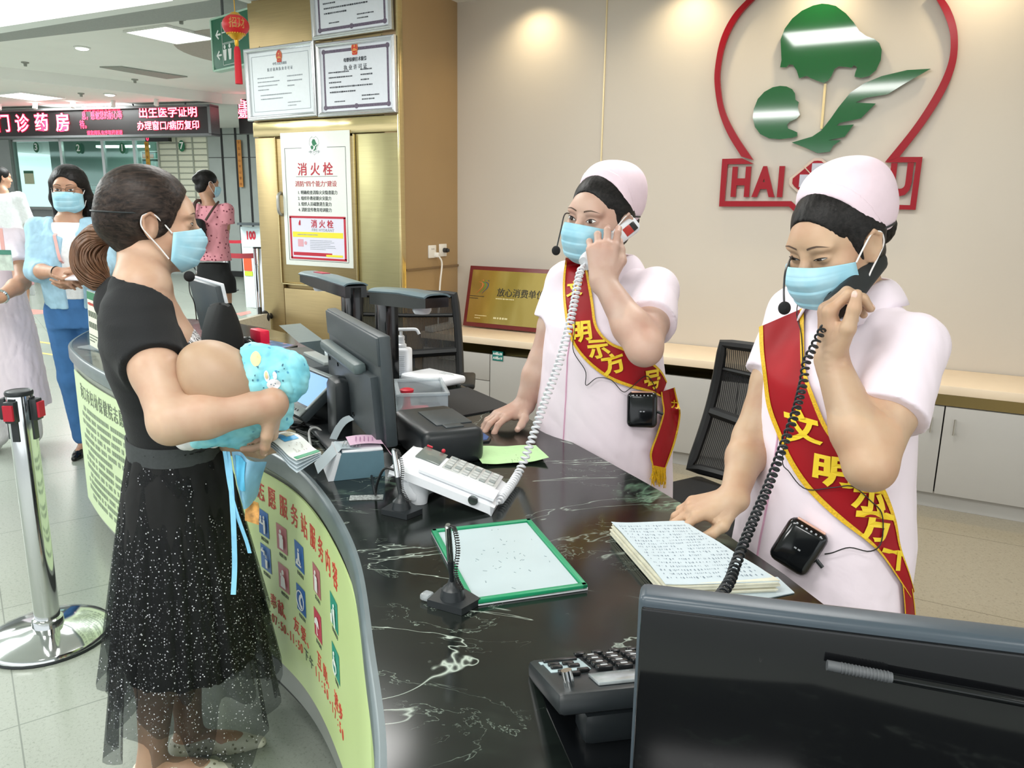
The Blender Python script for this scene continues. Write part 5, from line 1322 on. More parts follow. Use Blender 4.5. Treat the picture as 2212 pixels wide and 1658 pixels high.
# --- near monitor at the right bottom
fl, fr = Vector((-0.215, 0.657, 0)), Vector((0.104, 0.747, 0))
fx = (fr - fl).normalized()
FF = frame((fl.x, fl.y, 0.775), fx, (0, 0, 1))    # z towards the camera
t = thing('monitor', 'glossy black monitor filling the right bottom corner', 'monitor', (0.05, 0.75, D))
fw2, fh2 = 0.53, 0.325
FF = frame((fl.x, fl.y, 1.1 - fh2 + 0.0), fx, (0, 0, 1))
b = B(); b.box((fw2 / 2, fh2 / 2, -0.019), (fw2, fh2, 0.034), FF, bev=0.007, seg=3); b.build('housing', mat('slate_monitor_plastic', '#3f4a53', 0.33, var=0.02), t, world=True)
b = B(); b.box((fw2 / 2, fh2 / 2 - 0.004, -0.002), (fw2 - 0.006, fh2 - 0.012, 0.006), FF, bev=0.0025)
N = NT('dusty_black_glass'); n = N.n('ShaderNodeTexNoise', {'Vector': N.coord(), 'Scale': 70.0, 'Detail': 6.0, 'Roughness': 0.8}); n2 = N.n('ShaderNodeTexNoise', {'Vector': N.coord(), 'Scale': 6.0, 'Detail': 3.0})
d1 = N.ramp(n.outputs[0], [(0.66, (0, 0, 0, 1)), (0.80, (1, 1, 1, 1))]); d2 = N.ramp(n2.outputs[0], [(0.5, (0, 0, 0, 1)), (0.7, (0.5, 0.5, 0.5, 1))])
N.set(Base_Color=N.mix(N.n('ShaderNodeMath', {0: d1, 1: d2}, operation='MULTIPLY').outputs[0], lin('#101113'), lin('#6d6a66')), Roughness=0.07)
b.build('screen', N.m, t, world=True)
b = B(); a0 = Vector((0.172, 0.287, 0.012)); 
b.cyl(FF @ a0, FF @ (a0 + Vector((0.055, -0.004, 0))), 0.0048, n=12)
for k in range(14): b.cyl(FF @ (a0 + Vector((0.012 + k * 0.003, -0.001 - k * 0.0002, 0))), FF @ (a0 + Vector((0.0133 + k * 0.003, -0.001 - k * 0.0002, 0))), 0.0053, n=12)
b.build('ribbed_grip', mat('grey_ribbed_rubber', '#55585b', 0.5), t, world=True)
b = B(); b.cyl(FF @ (a0 + Vector((0.055, -0.004, 0))), FF @ (a0 + Vector((0.34, -0.022, 0))), 0.004, n=12); b.build('slim_rod', PBL2, t, world=True)  # slim black rod across the screen front
b = B(); b.box((fw2 / 2, -0.0, -0.03), (0.1, 0.1, 0.03), FF, bev=0.006); q = FF @ Vector((fw2 / 2, 0, -0.03)); b.box((q.x, q.y, D + 0.006), (0.24, 0.18, 0.012), bev=0.005); b.build('stand', PBL, t, world=True)
# --- acrylic stand with a small leaflet at the far end
t = thing('leaflet_stand', 'clear stand with a green headed leaflet at the far left counter end', 'leaflet stand', (-3.33, 2.16, D))
SF = frame((-3.40, 2.165, D + 0.008), (0.93, -0.36, 0), (-0.02, 0.05, 0.99))
b = B(); b.box((0.1, 0.125, -0.003), (0.21, 0.26, 0.004), SF); b.box((-3.31, 2.16, D + 0.004), (0.2, 0.1, 0.006)); b.build('acrylic_sheet', CLEAR, t, world=True)
b = B(); b.box((0.1, 0.125, 0.0005), (0.195, 0.25, 0.001), SF); b.build('leaflet', mat('leaflet_cream', '#eef0dc', 0.5, var=0.01), t, world=True)
b = B(); b.box((0.1, 0.232, 0.0015), (0.195, 0.035, 0.001), SF); b.build('green_heading', GRN, t, world=True)
b = B(); lines_of_print(b, SF @ Matrix.Translation((0.1, 0.195, 0.002)), 0.17, 0.02, 1, 2, 0.7); b.build('red_print', PRED, t, world=True)
b = B()
for r_ in range(2):
 for c_ in range(5): b.box((0.03 + c_ * 0.035, 0.15 - r_ * 0.05, 0.002), (0.022, 0.026, 0.001), SF)
lines_of_print(b, SF @ Matrix.Translation((0.1, 0.04, 0.002)), 0.17, 0.04, 3, 6, 0.35); b.build('dark_print', PBLACK, t, world=True)
# --- cables behind the touch screen
def cable(pts, r_, m, label, grp='cables lying behind the touch screen'):
 b = B(); b.tube(spline(pts, 28), r_, 7); tag(b.build('cable', m), label, 'cable', grp)
def zz(p, dz=0.004): return (p[0], p[1], DESK + dz)
cable([zz((-1.741, 1.688, 0.82)), zz((-1.619, 1.64, 0.82)), zz((-1.652, 1.776, 0.82), 0.03), zz((-1.81, 2.007, 0.82), 0.02)], 0.004, CABLE, 'black cable under the touch screen edge beside the baby')
cable([zz((-1.519, 1.588, 0.82)), zz((-1.438, 1.509, 0.82)), zz((-1.535, 1.606, 0.82), 0.012), zz((-1.523, 1.625, 0.82), 0.02), zz((-1.478, 1.614, 0.82))], 0.0035, CABLEG, 'short grey cable loop lying before the touch screen')
cable([zz((-1.423, 1.543, 0.82)), zz((-1.476, 1.67, 0.82), 0.01), zz((-1.529, 1.819, 0.82), 0.03), zz((-1.401, 1.716, 0.82))], 0.004, CABLE, 'black cable beside the white cable tag of the central monitor')
cable([zz((-1.601, 1.622, 0.82)), zz((-1.495, 1.603, 0.82)), zz((-1.519, 1.731, 0.82)), zz((-1.432, 1.669, 0.82)), zz((-1.345, 1.616, 0.82))], 0.003, CABLE, 'thin black cable running from the touch screen to the terminal')
cable([zz((-1.181, 1.593, 0.82)), zz((-1.157, 1.54, 0.82)), zz((-1.102, 1.489, 0.82)), zz((-1.071, 1.515, 0.82))], 0.003, mat('grey_black_cable', '#4b4d4e', 0.4, var=0), 'thin dark cable loop left of the white phone', 'thin cables')
# white card leaning behind the touch screen
p = (-1.559, 1.781, 0.82)
t = thing('white_card', 'plain white card leaning between the touch screen and central monitor', 'card', (p[0], p[1], D))
CF = frame((p[0] - 0.02, p[1] + 0.0, D + 0.002), (0.6, -0.1, 0), (0.05, 0.1, 0.99))
b = B(); b.box((0.02, 0.055, 0), (0.045, 0.11, 0.002), CF); b.build('card_sheet', PAPW, t, world=True)
p = (-2.819, 2.646, 0.82)
t = thing('red_packet', 'bright red small packet standing behind the printed mouse mat', 'packet', (p[0], p[1], D))
b = B(); b.box((0, 0, .035), (.11, .05, .07), rotz(-.3), bev=.008); b.build('packet_wrap', mat('bright_red_wrap', '#e0163f', 0.4, var=0.05), t)
# ================================================================== SMOOTH BODIES: blended shapes turned into one surface
F32 = np.float32
def npm(M): return np.array([[M[i][j] for j in range(4)] for i in range(4)], float)
class Sdf:
 def __init__(s): s.ops = []; s.M = np.eye(4); s.sc = 1.0
 def push(s, M, sc=1.0): s.M = npm(M) if not isinstance(M, np.ndarray) else M; s.sc = sc; return s
 def pop(s): s.M = np.eye(4); s.sc = 1.0; return s
 def P(s, p): return s.M[:3, :3] @ (np.array(p, float) * s.sc) + s.M[:3, 3]
 def _add(s, kind, prm, lo, hi, k, op): s.ops.append((kind, prm, np.array(lo), np.array(hi), k, op)); return s
 def cap(s, a, b, r1, r2=None, k=0.01, op='+'):
  r2 = r1 if r2 is None else r2
  a, b = s.P(a), s.P(b); r1 *= s.sc; r2 *= s.sc; k *= s.sc; r = max(r1, r2)
  return s._add('cap', (a, b, r1, r2), np.minimum(a, b) - r, np.maximum(a, b) + r, k, op)
 def chain(s, pts, rs, k=0.01, op='+'):
  for i in range(len(pts) - 1): s.cap(pts[i], pts[i + 1], rs[i], rs[i + 1], k, op)
  return s
 def ell(s, c, r, R=None, k=0.01, op='+', p=2.0):
  c = s.P(c); r = np.array(r, float) * s.sc; k *= s.sc
  Rm = s.M[:3, :3] @ (np.eye(3) if R is None else np.array(R))
  m = float(max(r)) * (1.0 if p == 2 else 1.35)
  return s._add('ell', (c, r, Rm, p), c - m, c + m, k, op)
 def loft(s, zs, cx, cy, rx, ry, k=0.01, op='+', p=2.3, F=None):
  """elliptical sections stacked along local z of frame F"""
  Fm = s.M @ (np.eye(4) if F is None else npm(F))
  zs, cx, cy, rx, ry = [np.array(a, float) * s.sc for a in (zs, cx, cy, rx, ry)]
  pts = []
  for z, x, y, a, b2 in zip(zs, cx, cy, rx, ry):
   for sx in (-1, 1):
    for sy in (-1, 1): pts.append(Fm[:3, :3] @ np.array([x + sx * a, y + sy * b2, z]) + Fm[:3, 3])
  pts = np.array(pts)
  return s._add('loft', (Fm, zs, cx, cy, rx, ry, p), pts.min(0) - 0.01, pts.max(0) + 0.01, k * s.sc, op)
 def cut(s, pt, n):
  """remove everything on the side n points to"""
  n = s.M[:3, :3] @ np.array(n, float); n = n / np.linalg.norm(n)
  return s._add('cut', (s.P(pt), n), [-99] * 3, [99] * 3, 0, 'cut')
 def join(s, other, k=0.01, op='+', grow=0.0):
  lo = np.min([o[2] for o in other.ops if o[0] not in ('cut', 'wr')], 0); hi = np.max([o[3] for o in other.ops if o[0] not in ('cut', 'wr')], 0)
  return s._add('sub', (other, grow), lo - grow, hi + grow, k, op)
 def wrinkle(s, amp, wl, seed=0, bias=(1, 1, 1), sharp=True):
  r = np.random.RandomState(seed); ws = []
  for i in range(5):
   d = r.normal(size=3) * np.array(bias); d /= np.linalg.norm(d); e = r.normal(size=3); e /= np.linalg.norm(e)
   ws.append((d * 2 * PI / (wl * r.uniform(0.7, 1.5)), r.uniform(0, 6.28), e * 2 * PI / (wl * 2.2), r.uniform(0, 6.28)))
  return s._add('wr', (amp, ws, sharp), [-99] * 3, [99] * 3, 0, 'wr')
 @staticmethod
 def dist(kind, prm, X, Y, Z):
  if kind == 'cap':
   a, b, r1, r2 = prm; d = b - a; L = max(float(d @ d), 1e-12)
   px, py, pz = X - F32(a[0]), Y - F32(a[1]), Z - F32(a[2])
   t = np.clip((px * F32(d[0]) + py * F32(d[1]) + pz * F32(d[2])) / F32(L), 0, 1)
   return np.sqrt((px - t * F32(d[0])) ** 2 + (py - t * F32(d[1])) ** 2 + (pz - t * F32(d[2])) ** 2) - (F32(r1) + t * F32(r2 - r1))
  if kind == 'ell':
   c, r, R, p = prm
   px, py, pz = X - F32(c[0]), Y - F32(c[1]), Z - F32(c[2])
   q = [(px * F32(R[0, i]) + py * F32(R[1, i]) + pz * F32(R[2, i])) for i in range(3)]
   if p == 2.0:
    k0 = np.sqrt(sum((q[i] / F32(r[i])) ** 2 for i in range(3)))
    k1 = np.sqrt(sum((q[i] / F32(r[i] ** 2)) ** 2 for i in range(3))) + F32(1e-9)
    return k0 * (k0 - 1) / k1
   k0 = sum(np.abs(q[i] / F32(r[i])) ** F32(p) for i in range(3)) ** F32(1 / p)
   return (k0 - 1) * F32(min(r))
  if kind == 'loft':
   Fm, zs, cx, cy, rx, ry, p = prm
   px, py, pz = X - F32(Fm[0, 3]), Y - F32(Fm[1, 3]), Z - F32(Fm[2, 3])
   x, y, z = [(px * F32(Fm[0, i]) + py * F32(Fm[1, i]) + pz * F32(Fm[2, i])) for i in range(3)]
   sh = z.shape; zf = z.ravel()
   I = lambda a: np.interp(zf, zs, a).reshape(sh).astype(F32)
   a, b = I(rx), I(ry)
   q = (np.abs((x - I(cx)) / a) ** F32(p) + np.abs((y - I(cy)) / b) ** F32(p)) ** F32(1 / p)
   d = (q - 1) * np.minimum(a, b) * F32(0.95)
   dz = np.maximum(F32(zs[0]) - z, z - F32(zs[-1]))
   return np.where(dz > 0, np.sqrt(np.maximum(d, 0) ** 2 + dz ** 2), np.maximum(d, dz))
  if kind == 'sub':
   return prm[0].field(X, Y, Z) - F32(prm[1])
 def field(s, X, Y, Z, lohi=None):
  f = np.full(X.shape, 1.0, F32)
  full = lohi is None
  if not full: lo, hi, h = lohi
  for kind, prm, plo, phi, k, op in s.ops:
   if op == 'cut':
    pt, n = prm
    f = np.maximum(f, (X - F32(pt[0])) * F32(n[0]) + (Y - F32(pt[1])) * F32(n[1]) + (Z - F32(pt[2])) * F32(n[2])); continue
   if op == 'wr':
    amp, ws, sharp = prm
    g = np.zeros_like(f)
    for kd, ph, ke, pe in ws:
     t = np.sin(X * F32(kd[0]) + Y * F32(kd[1]) + Z * F32(kd[2]) + F32(ph) + F32(1.3) * np.sin(X * F32(ke[0]) + Y * F32(ke[1]) + Z * F32(ke[2]) + F32(pe)))
     g += (F32(1) - np.abs(t)) ** 2 if sharp else t
    f = f + (g / len(ws) - F32(0.33 if sharp else 0)) * F32(amp); continue
   if full: sl = (Ellipsis,)
   else:
    m = k + 3 * h + (0.012 if kind == 'ell' else 0)
    i0 = np.maximum(np.floor((plo - m - lo) / h).astype(int), 0); i1 = np.ceil((phi + m - lo) / h).astype(int) + 1
    i1 = np.minimum(i1, f.shape)
    if np.any(i1 <= i0): continue
    sl = tuple(slice(a, b) for a, b in zip(i0, i1))
   if full or kind != 'sub': d = Sdf.dist(kind, prm, X[sl], Y[sl], Z[sl])
   else: d = prm[0].field(X[sl], Y[sl], Z[sl], (lo + i0 * h, None, h)) - F32(prm[1])
   g = f[sl]
   if op == '+':
    if k > 0:
     hh = np.maximum(F32(k) - np.abs(g - d), 0) / F32(k); r = np.minimum(g, d) - hh * hh * F32(k * 0.25)
    else: r = np.minimum(g, d)
   elif op == '-':
    d = -d
    if k > 0:
     hh = np.maximum(F32(k) - np.abs(g - d), 0) / F32(k); r = np.maximum(g, d) + hh * hh * F32(k * 0.25)
    else: r = np.maximum(g, d)
   else:  # '&'
    r = np.maximum(g, d)
   f[sl] = r
  return f
 def bounds(s):
  o = [x for x in s.ops if x[0] not in ('cut', 'wr') and x[5] == '+']
  return np.min([x[2] for x in o], 0) - 0.02, np.max([x[3] for x in o], 0) + 0.02
 def at(s, p):
  p = np.array(p, F32).reshape(-1, 3)
  return s.field(p[:, 0], p[:, 1], p[:, 2])
 def ray(s, o, d, off=0.0, far=0.8):
  """march from points o along direction d (arrays) to the surface; returns points off metres before it"""
  o = np.array(o, float).reshape(-1, 3); d = np.array(d, float); d = d / np.linalg.norm(d, axis=-1, keepdims=True)
  d = np.broadcast_to(d, o.shape)
  t = np.zeros(len(o))
  for _ in range(70):
   v = s.at(o + d * t[:, None]).astype(float) - off
   t = np.minimum(t + np.clip(v, -0.02, 0.03) * 0.75, far)
  return o + d * t[:, None]
 def mesh(s, h, lo=None, hi=None):
  a, b = s.bounds()
  lo = a if lo is None else np.array(lo, float); hi = b if hi is None else np.array(hi, float)
  n = np.ceil((hi - lo) / h).astype(int) + 1
  ax = [(lo[i] + h * np.arange(n[i])).astype(F32) for i in range(3)]
  X, Y, Z = np.meshgrid(*ax, indexing='ij')
  f = s.field(X, Y, Z, (lo, hi, h))
  return nets(f, lo, h)
def nets(f, lo, h):
 """surface nets"""
 sgn = f < 0
 c = np.zeros(tuple(np.array(f.shape) - 1), np.uint8)
 for dx in (0, 1):
  for dy in (0, 1):
   for dz in (0, 1):
    c += sgn[dx:f.shape[0] - 1 + dx, dy:f.shape[1] - 1 + dy, dz:f.shape[2] - 1 + dz]
 act = (c > 0) & (c < 8)
 idx = np.argwhere(act)
 if len(idx) == 0: return np.zeros((0, 3)), np.zeros((0, 4), int)
 vid = np.full(c.shape, -1, np.int64); vid[act] = np.arange(len(idx))
 acc = np.zeros((len(idx), 3)); cnt = np.zeros(len(idx))
 cor = [(0, 0, 0), (1, 0, 0), (0, 1, 0), (1, 1, 0), (0, 0, 1), (1, 0, 1), (0, 1, 1), (1, 1, 1)]
 val = [f[idx[:, 0] + a, idx[:, 1] + b, idx[:, 2] + d] for a, b, d in cor]
 for i in range(8):
  for j in range(i + 1, 8):
   df = [cor[j][k] - cor[i][k] for k in range(3)]
   if sum(abs(x) for x in df) != 1: continue
   a, b = val[i], val[j]; m = (a < 0) != (b < 0)
   t = np.where(m, a / np.where(m, a - b, 1), 0)
   for k in range(3): acc[:, k] += np.where(m, cor[i][k] + t * df[k], 0)
   cnt += m
 V = lo + h * (idx + acc / cnt[:, None])
 Q = []
 for ax in range(3):
  sl0 = [slice(None)] * 3; sl1 = [slice(None)] * 3
  sl0[ax] = slice(0, -1); sl1[ax] = slice(1, None)
  A, Bv = sgn[tuple(sl0)], sgn[tuple(sl1)]
  e = np.argwhere(A != Bv)
  u, w_ = (ax + 1) % 3, (ax + 2) % 3
  ok = (e[:, u] > 0) & (e[:, w_] > 0) & (e[:, u] < c.shape[u]) & (e[:, w_] < c.shape[w_])
  e = e[ok]
  flip = A[e[:, 0], e[:, 1], e[:, 2]]
  q = []
  for (du, dw) in ((-1, -1), (0, -1), (0, 0), (-1, 0)):
   g = e.copy(); g[:, u] += du; g[:, w_] += dw
   q.append(vid[g[:, 0], g[:, 1], g[:, 2]])
  q = np.stack(q, 1); q[~flip] = q[~flip][:, ::-1]
  Q.append(q)
 Q = np.concatenate(Q)
 return V, Q[(Q >= 0).all(1)]
def mesh_object(name, pieces, mats, parent):
 """pieces: list of (verts, faces, material index); world coordinates -> one mesh object under parent"""
 Mi = npm(world_of(parent).inverted())
 me = bpy.data.meshes.new(name)
 vs = []; li = []; ls = []; mi = []; o = 0
 for V, Fc, m in pieces:
  V = np.asarray(V, float).reshape(-1, 3)
  vs.append(V @ Mi[:3, :3].T + Mi[:3, 3])
  if isinstance(Fc, np.ndarray):
   li.append((Fc + o).ravel()); ls.append(np.full(len(Fc), Fc.shape[1])); mi.append(np.full(len(Fc), m))
  else:
   li.append(np.array([i + o for f in Fc for i in f], int)); ls.append(np.array([len(f) for f in Fc], int)); mi.append(np.full(len(Fc), m))
  o += len(V)
 V = np.concatenate(vs); L = np.concatenate(li); S = np.concatenate(ls); MI = np.concatenate(mi)
 me.vertices.add(len(V)); me.vertices.foreach_set('co', V.astype(F32).ravel())
 me.loops.add(len(L)); me.loops.foreach_set('vertex_index', L.astype(np.int32))
 me.polygons.add(len(S)); st = np.r_[0, np.cumsum(S)[:-1]]
 me.polygons.foreach_set('loop_start', st.astype(np.int32))
 for m in (mats if isinstance(mats, (list, tuple)) else [mats]): me.materials.append(m)
 me.polygons.foreach_set('material_index', MI.astype(np.int32))
 me.polygons.foreach_set('use_smooth', np.ones(len(S), bool))
 me.update(calc_edges=True); me.validate()
 ob = bpy.data.objects.new(name, me); COL.objects.link(ob); ob.parent = parent
 return ob
def piece(b, m=0): return (np.array(b.v), list(b.f), m)
# ------------------------------------------------------------------ anatomy
def unit(v): v = np.array(v, float); return v / np.linalg.norm(v)
def head_frame(eye_mid, fwd, roll=0.0, s=1.0):
 """head frame: x = the person's right, y = forward, z = up; eye_mid is the point between the eyes"""
 f = unit(fwd); r = unit(np.cross(f, (0, 0, 1))); u = np.cross(r, f)
 r2 = r * math.cos(roll) + u * math.sin(roll); u2 = u * math.cos(roll) - r * math.sin(roll)
 M = np.eye(4); M[:3, 0] = r2; M[:3, 1] = f; M[:3, 2] = u2
 M[:3, 3] = np.array(eye_mid) - f * 0.082 * s
 return M
def head_sdf(S, M, s=1.0, full=1.0, nose=1.0):
 S.push(M, s)
 S.ell((0, -.018, .036), (.076, .094, .080), k=.0)
 S.ell((0, .012, -.02), (.066 * full, .072, .09), k=.03)
 S.ell((0, .03, -.07), (.049 * full, .048, .047), k=.03)
 S.ell((0, .066, -.098), (.02, .018, .017), k=.025)
 for x in (-1, 1):
  S.ell((x * .040, .052, -.032), (.026 * full, .028, .028), k=.02)     # cheek
  S.ell((x * .030, .072, .020), (.024, .014, .009), k=.014)            # brow
 S.ell((0, .062, .03), (.045, .028, .03), k=.02)                          # forehead
 for x in (-1, 1): S.ell((x * .031, .102, .001), (.017, .016, .010), k=.012, op='-')
 for x in (-1, 1): S.ell((x * .031, .0735, -.001), (.0165, .0125, .0115), k=.006)
 S.chain([(0, .086, .004), (0, .097 * nose, -.018), (0, .104 * nose, -.033)], [.0085, .0085, .0105], k=.012)
 for x in (-1, 1): S.ell((x * .0125, .092, -.037), (.0085, .010, .008), k=.006)
 S.ell((0, .085, -.064), (.024, .010, .012), k=.01)
 for x in (-1, 1):                                                          # ears
  S.ell((x * .0745, -.008, -.012), (.007, .017, .031), R=npm(Matrix.Rotation(x * 0.35, 4, 'Z') @ Matrix.Rotation(0.25, 4, 'X'))[:3, :3], k=.006)
  S.ell((x * .083, -.004, -.008), (.005, .009, .016), k=.004, op='-')
  S.chain([(x * .079, .006, .010), (x * .083, -.008, .020), (x * .085, -.022, .008), (x * .082, -.02, -.018), (x * .076, -.006, -.038)], [.0035, .004, .0042, .004, .0055], k=.003)
 S.pop()
EYE_W = mat('eye_white', '#e9e4df', 0.15, var=0, spec=0.6)
EYE_I = mat('eye_iris_brown', '#2a1a12', 0.08, var=0, spec=0.8)
LASH = mat('dark_lashes', '#1a1412', 0.6, var=0)
BROW = mat('brow_hair', '#5d4a3e', 0.8, var=0.1, bscale=300)
def wl(M, s, p):
 p = np.array(p, float).reshape(-1, 3); return (p * s) @ M[:3, :3].T + M[:3, 3]
def eyes(S, M, s=1.0, openness=1.0, look=(0, 0), closed=False, browlift=0.0, h_off=0.0009):
 """eye openings, irises, lash lines and brows laid on the face surface"""
 out = []
 d = -M[:3, 1]
 def drop(pts, off): return S.ray(wl(M, s, [(p[0], .16, p[1]) for p in pts]), d, off)
 for x in (-1, 1):
  ex, ez = x * .031, -.001
  n = 13; us = np.linspace(-1, 1, n)
  up = [.0062 * openness * (1 - abs(u) ** 2.2) - .0006 * u * x * -1 for u in us]
  lo = [-.0038 * openness * (1 - abs(u) ** 2.0) for u in us]
  W_ = .0145
  rows = 5; pts = []
  for j in range(rows):
   v = j / (rows - 1)
   for i, u in enumerate(us):
    tilt = .0022 * u * x          # outer corner a little higher
    pts.append((ex + u * W_, ez + tilt + lo[i] * (1 - v) + up[i] * v))
  P = drop(pts, h_off)
  fs = [(j * n + i, j * n + i + 1, (j + 1) * n + i + 1, (j + 1) * n + i) for j in range(rows - 1) for i in range(n - 1)]
  if x > 0: pass
  out.append((P, fs, 1))
  # iris clipped to the opening
  ix, iz = ex + look[0] * .006, ez + .001 + look[1] * .004
  R_ = .0062; ring = []
  for a in np.linspace(0, 2 * PI, 25)[:-1]:
   qx, qz = ix + R_ * math.cos(a), iz + R_ * math.sin(a)
   u = min(max((qx - ex) / W_, -0.98), 0.98); t = .0022 * u * x
   zu = ez + t + .0062 * openness * (1 - abs(u) ** 2.2); zl = ez + t - .0038 * openness * (1 - abs(u) ** 2.0)
   ring.append((qx, min(max(qz, zl), zu)))
  P = drop(ring + [(ix, iz)], h_off + .0006)
  out.append((P, [(k, (k + 1) % 24, 24) for k in range(24)], 2))
  # lash line
  L = drop([(ex + u * W_ * 1.03, ez + .0022 * u * x + up[i] + .0003) for i, u in enumerate(us)], h_off + .0004)
  b = B(); b.tube(L, [.0003 + .0009 * (1 - abs(u) ** 3) * s for u in us], 5); out.append(piece(b, 3))
  L = drop([(ex + u * W_, ez + .0022 * u * x + lo[i]) for i, u in enumerate(us)], h_off)
  b = B(); b.tube(L, [.0003] * n, 4); out.append(piece(b, 3))
  L = drop([(ex + u * W_ * 1.02, ez + .0022 * u * x + up[i] + .0042) for i, u in enumerate(us)], 0.0002)
  # brow: a soft band
  bs = np.linspace(-1, 1, 15)
  top = [(ex + x * .002 + x * u * .021, .0235 + browlift + .0035 * (1 - (u - 0.25) ** 2) - .003 * max(0, u) + .0022 * (1 - ((u + 1) / 2) ** 2)) for u in bs]
  bot = [(ex + x * .002 + x * u * .021, .0235 + browlift + .0035 * (1 - (u - 0.25) ** 2) - .003 * max(0, u) - .0018 * (1 - ((u + 1) / 2) ** 2)) for u in bs]
  P = drop(top + bot, .0007)
  out.append((P, [(k, k + 1, 15 + k + 1, 15 + k) for k in range(14)], 4))
 return out
def hand(S, w, f, dors, thumb_side, curl, s=1.0, spread=1.0, thumb=None, nails=None, k=.007):
 """palm and five fingers added to S; w wrist point, f finger direction, dors = out of the back of the hand"""
 f = unit(f); z = np.array(dors, float); z = unit(z - f * (z @ f)); y = np.cross(z, f)
 if y @ np.array(thumb_side, float) < 0: y = -y
 A = np.stack([f, y, z], 1)
 def W(p): return A @ (np.array(p) * s) + np.array(w)
 kn = [(.083, .026, .0), (.088, .005, .002), (.084, -.015, .0), (.076, -.033, -.003)]
 ln = [(.040, .025, .020), (.044, .028, .021), (.040, .026, .020), (.032, .020, .017)]
 palm = Sdf()
 palm.cap(W((-.012, .004, -.001)), W((.012, .004, -.001)), .021 * s, .020 * s, k=.0)
 palm.cap(W((-.012, -.012, -.001)), W((.012, -.012, -.001)), .018 * s, .018 * s, k=.012)
 for i, p in enumerate(kn):
  palm.cap(W((.006, p[1] * .5, 0)), W(p), .016 * s, .0118 * s, k=.014 * s)
 palm.cap(W((.015, .016, -.008)), W((.052, .026, -.008)), .016 * s, .012 * s, k=.012 * s)
 parts = [palm]
 nl = []
 for i in range(4):
  c = curl[i]; c = c if hasattr(c, '__len__') else (c, c * 1.1, c * 0.7)
  sp = (i - 1.3) * -.09 * spread
  p = np.array(kn[i]); a = 0.0; pts = [p]
  for L, da in zip(ln[i], c):
   a += da
   p = p + L * np.array((math.cos(a) * math.cos(sp), math.cos(a) * math.sin(sp), -math.sin(a)))
   pts.append(p)
  r = [.0098, .0088, .0080, .0066] if i < 3 else [.0086, .0076, .0068, .0056]
  fs = Sdf(); fs.join(palm, 0)
  ps = [W(q) for q in pts]
  fs.chain(ps, [x * s for x in r], k=.004 * s)
  fs2 = Sdf(); fs2.chain(ps, [x * s for x in r], k=.004 * s)
  parts.append(fs2)
  dn = np.array((-math.sin(a) * -1 * 0 + math.sin(a), 0, math.cos(a)))
  dirv = np.array((math.cos(a), 0, -math.sin(a)))
  nl.append((W(pts[3] - dirv * .002 + dn * r[3] * .72), A @ dirv, A @ dn, (.0052 if i < 3 else .0044) * s))
 th = thumb or [(.016, .020, -.008), (.050, .047, -.016), (.080, .056, -.020), (.103, .058, -.022)]
 tp = Sdf(); tp.chain([W(q) for q in th], [.0155 * s, .0125 * s, .0105 * s, .0082 * s], k=.006 * s)
 parts.append(tp)
 td = unit(np.array(th[3]) - np.array(th[2])); tn = unit(np.cross(np.cross(td, (0, 0.6, 0.8)), td))
 nl.append((W(np.array(th[3]) - td * .002 + tn * .0062), A @ td, A @ tn, .0062 * s))
 g = Sdf(); g.join(palm, 0)
 for q in parts[1:]: g.join(q, k * s)
 S.join(g, .012 * s)
 if nails is not None:
  for (c, dv, nv, r) in nl:
   Rn = np.stack([dv, np.cross(nv, dv), nv], 1)
   b = B(); b.ball((0, 0, 0), (r * 1.25, r, r * 0.42), nu=12, nv=8)
   nails.append((np.array(b.v) @ Rn.T + c, list(b.f), 5))
 return A
NAIL = mat('finger_nail', '#e6c3b4', 0.25, var=0)
def skin_material(name, col, red):
 N = NT(name)
 n = N.n('ShaderNodeTexNoise', {'Vector': N.coord(), 'Scale': 14.0, 'Detail': 3.0})
 n2 = N.n('ShaderNodeTexNoise', {'Vector': N.coord(), 'Scale': 420.0, 'Detail': 2.0})
 N.set(Base_Color=N.ramp(n.outputs[0], [(0.35, lin(col)), (0.7, lin(red))]), Roughness=0.48)
 N.b.inputs['Subsurface Weight'].default_value = 0.12
 N.b.inputs['Subsurface Radius'].default_value = (0.010, 0.004, 0.002)
 N.b.inputs['Subsurface Scale'].default_value = 0.5
 N.bump(n2.outputs[0], 0.06, 0.001)
 return N.m
def hair_material(name, dark, light, scale=0.0):
 N = NT(name)
 v = N.coord('Object', rot=(0, 0, -scale))
 n = N.n('ShaderNodeTexNoise', {'Vector': N.n('ShaderNodeMapping', {'Vector': v, 'Scale': (.09, 1, .8)}).outputs[0], 'Scale': 150.0, 'Detail': 4.0, 'Roughness': 0.65, 'Distortion': 0.3})
 N.set(Base_Color=N.ramp(n.outputs[0], [(0.35, lin(dark)), (0.72, lin(light))]), Roughness=0.45)
 N.b.inputs['Specular IOR Level'].default_value = 0.25
 N.bump(n.outputs[0], 0.5, 0.002)
 return N.m
def strands(S, M, s, paths, rad, count, seed, off=0.001):
 """loose hair strands: paths are functions v -> head-local points; they lie just over S"""
 b = B(); r = random.Random(seed)
 for k in range(count):
  P = paths(r)
  b.tube(wl(M, s, P), [rad * (1 - 0.8 * i / (len(P) - 1)) for i in range(len(P))], 4, caps=False)
 return b
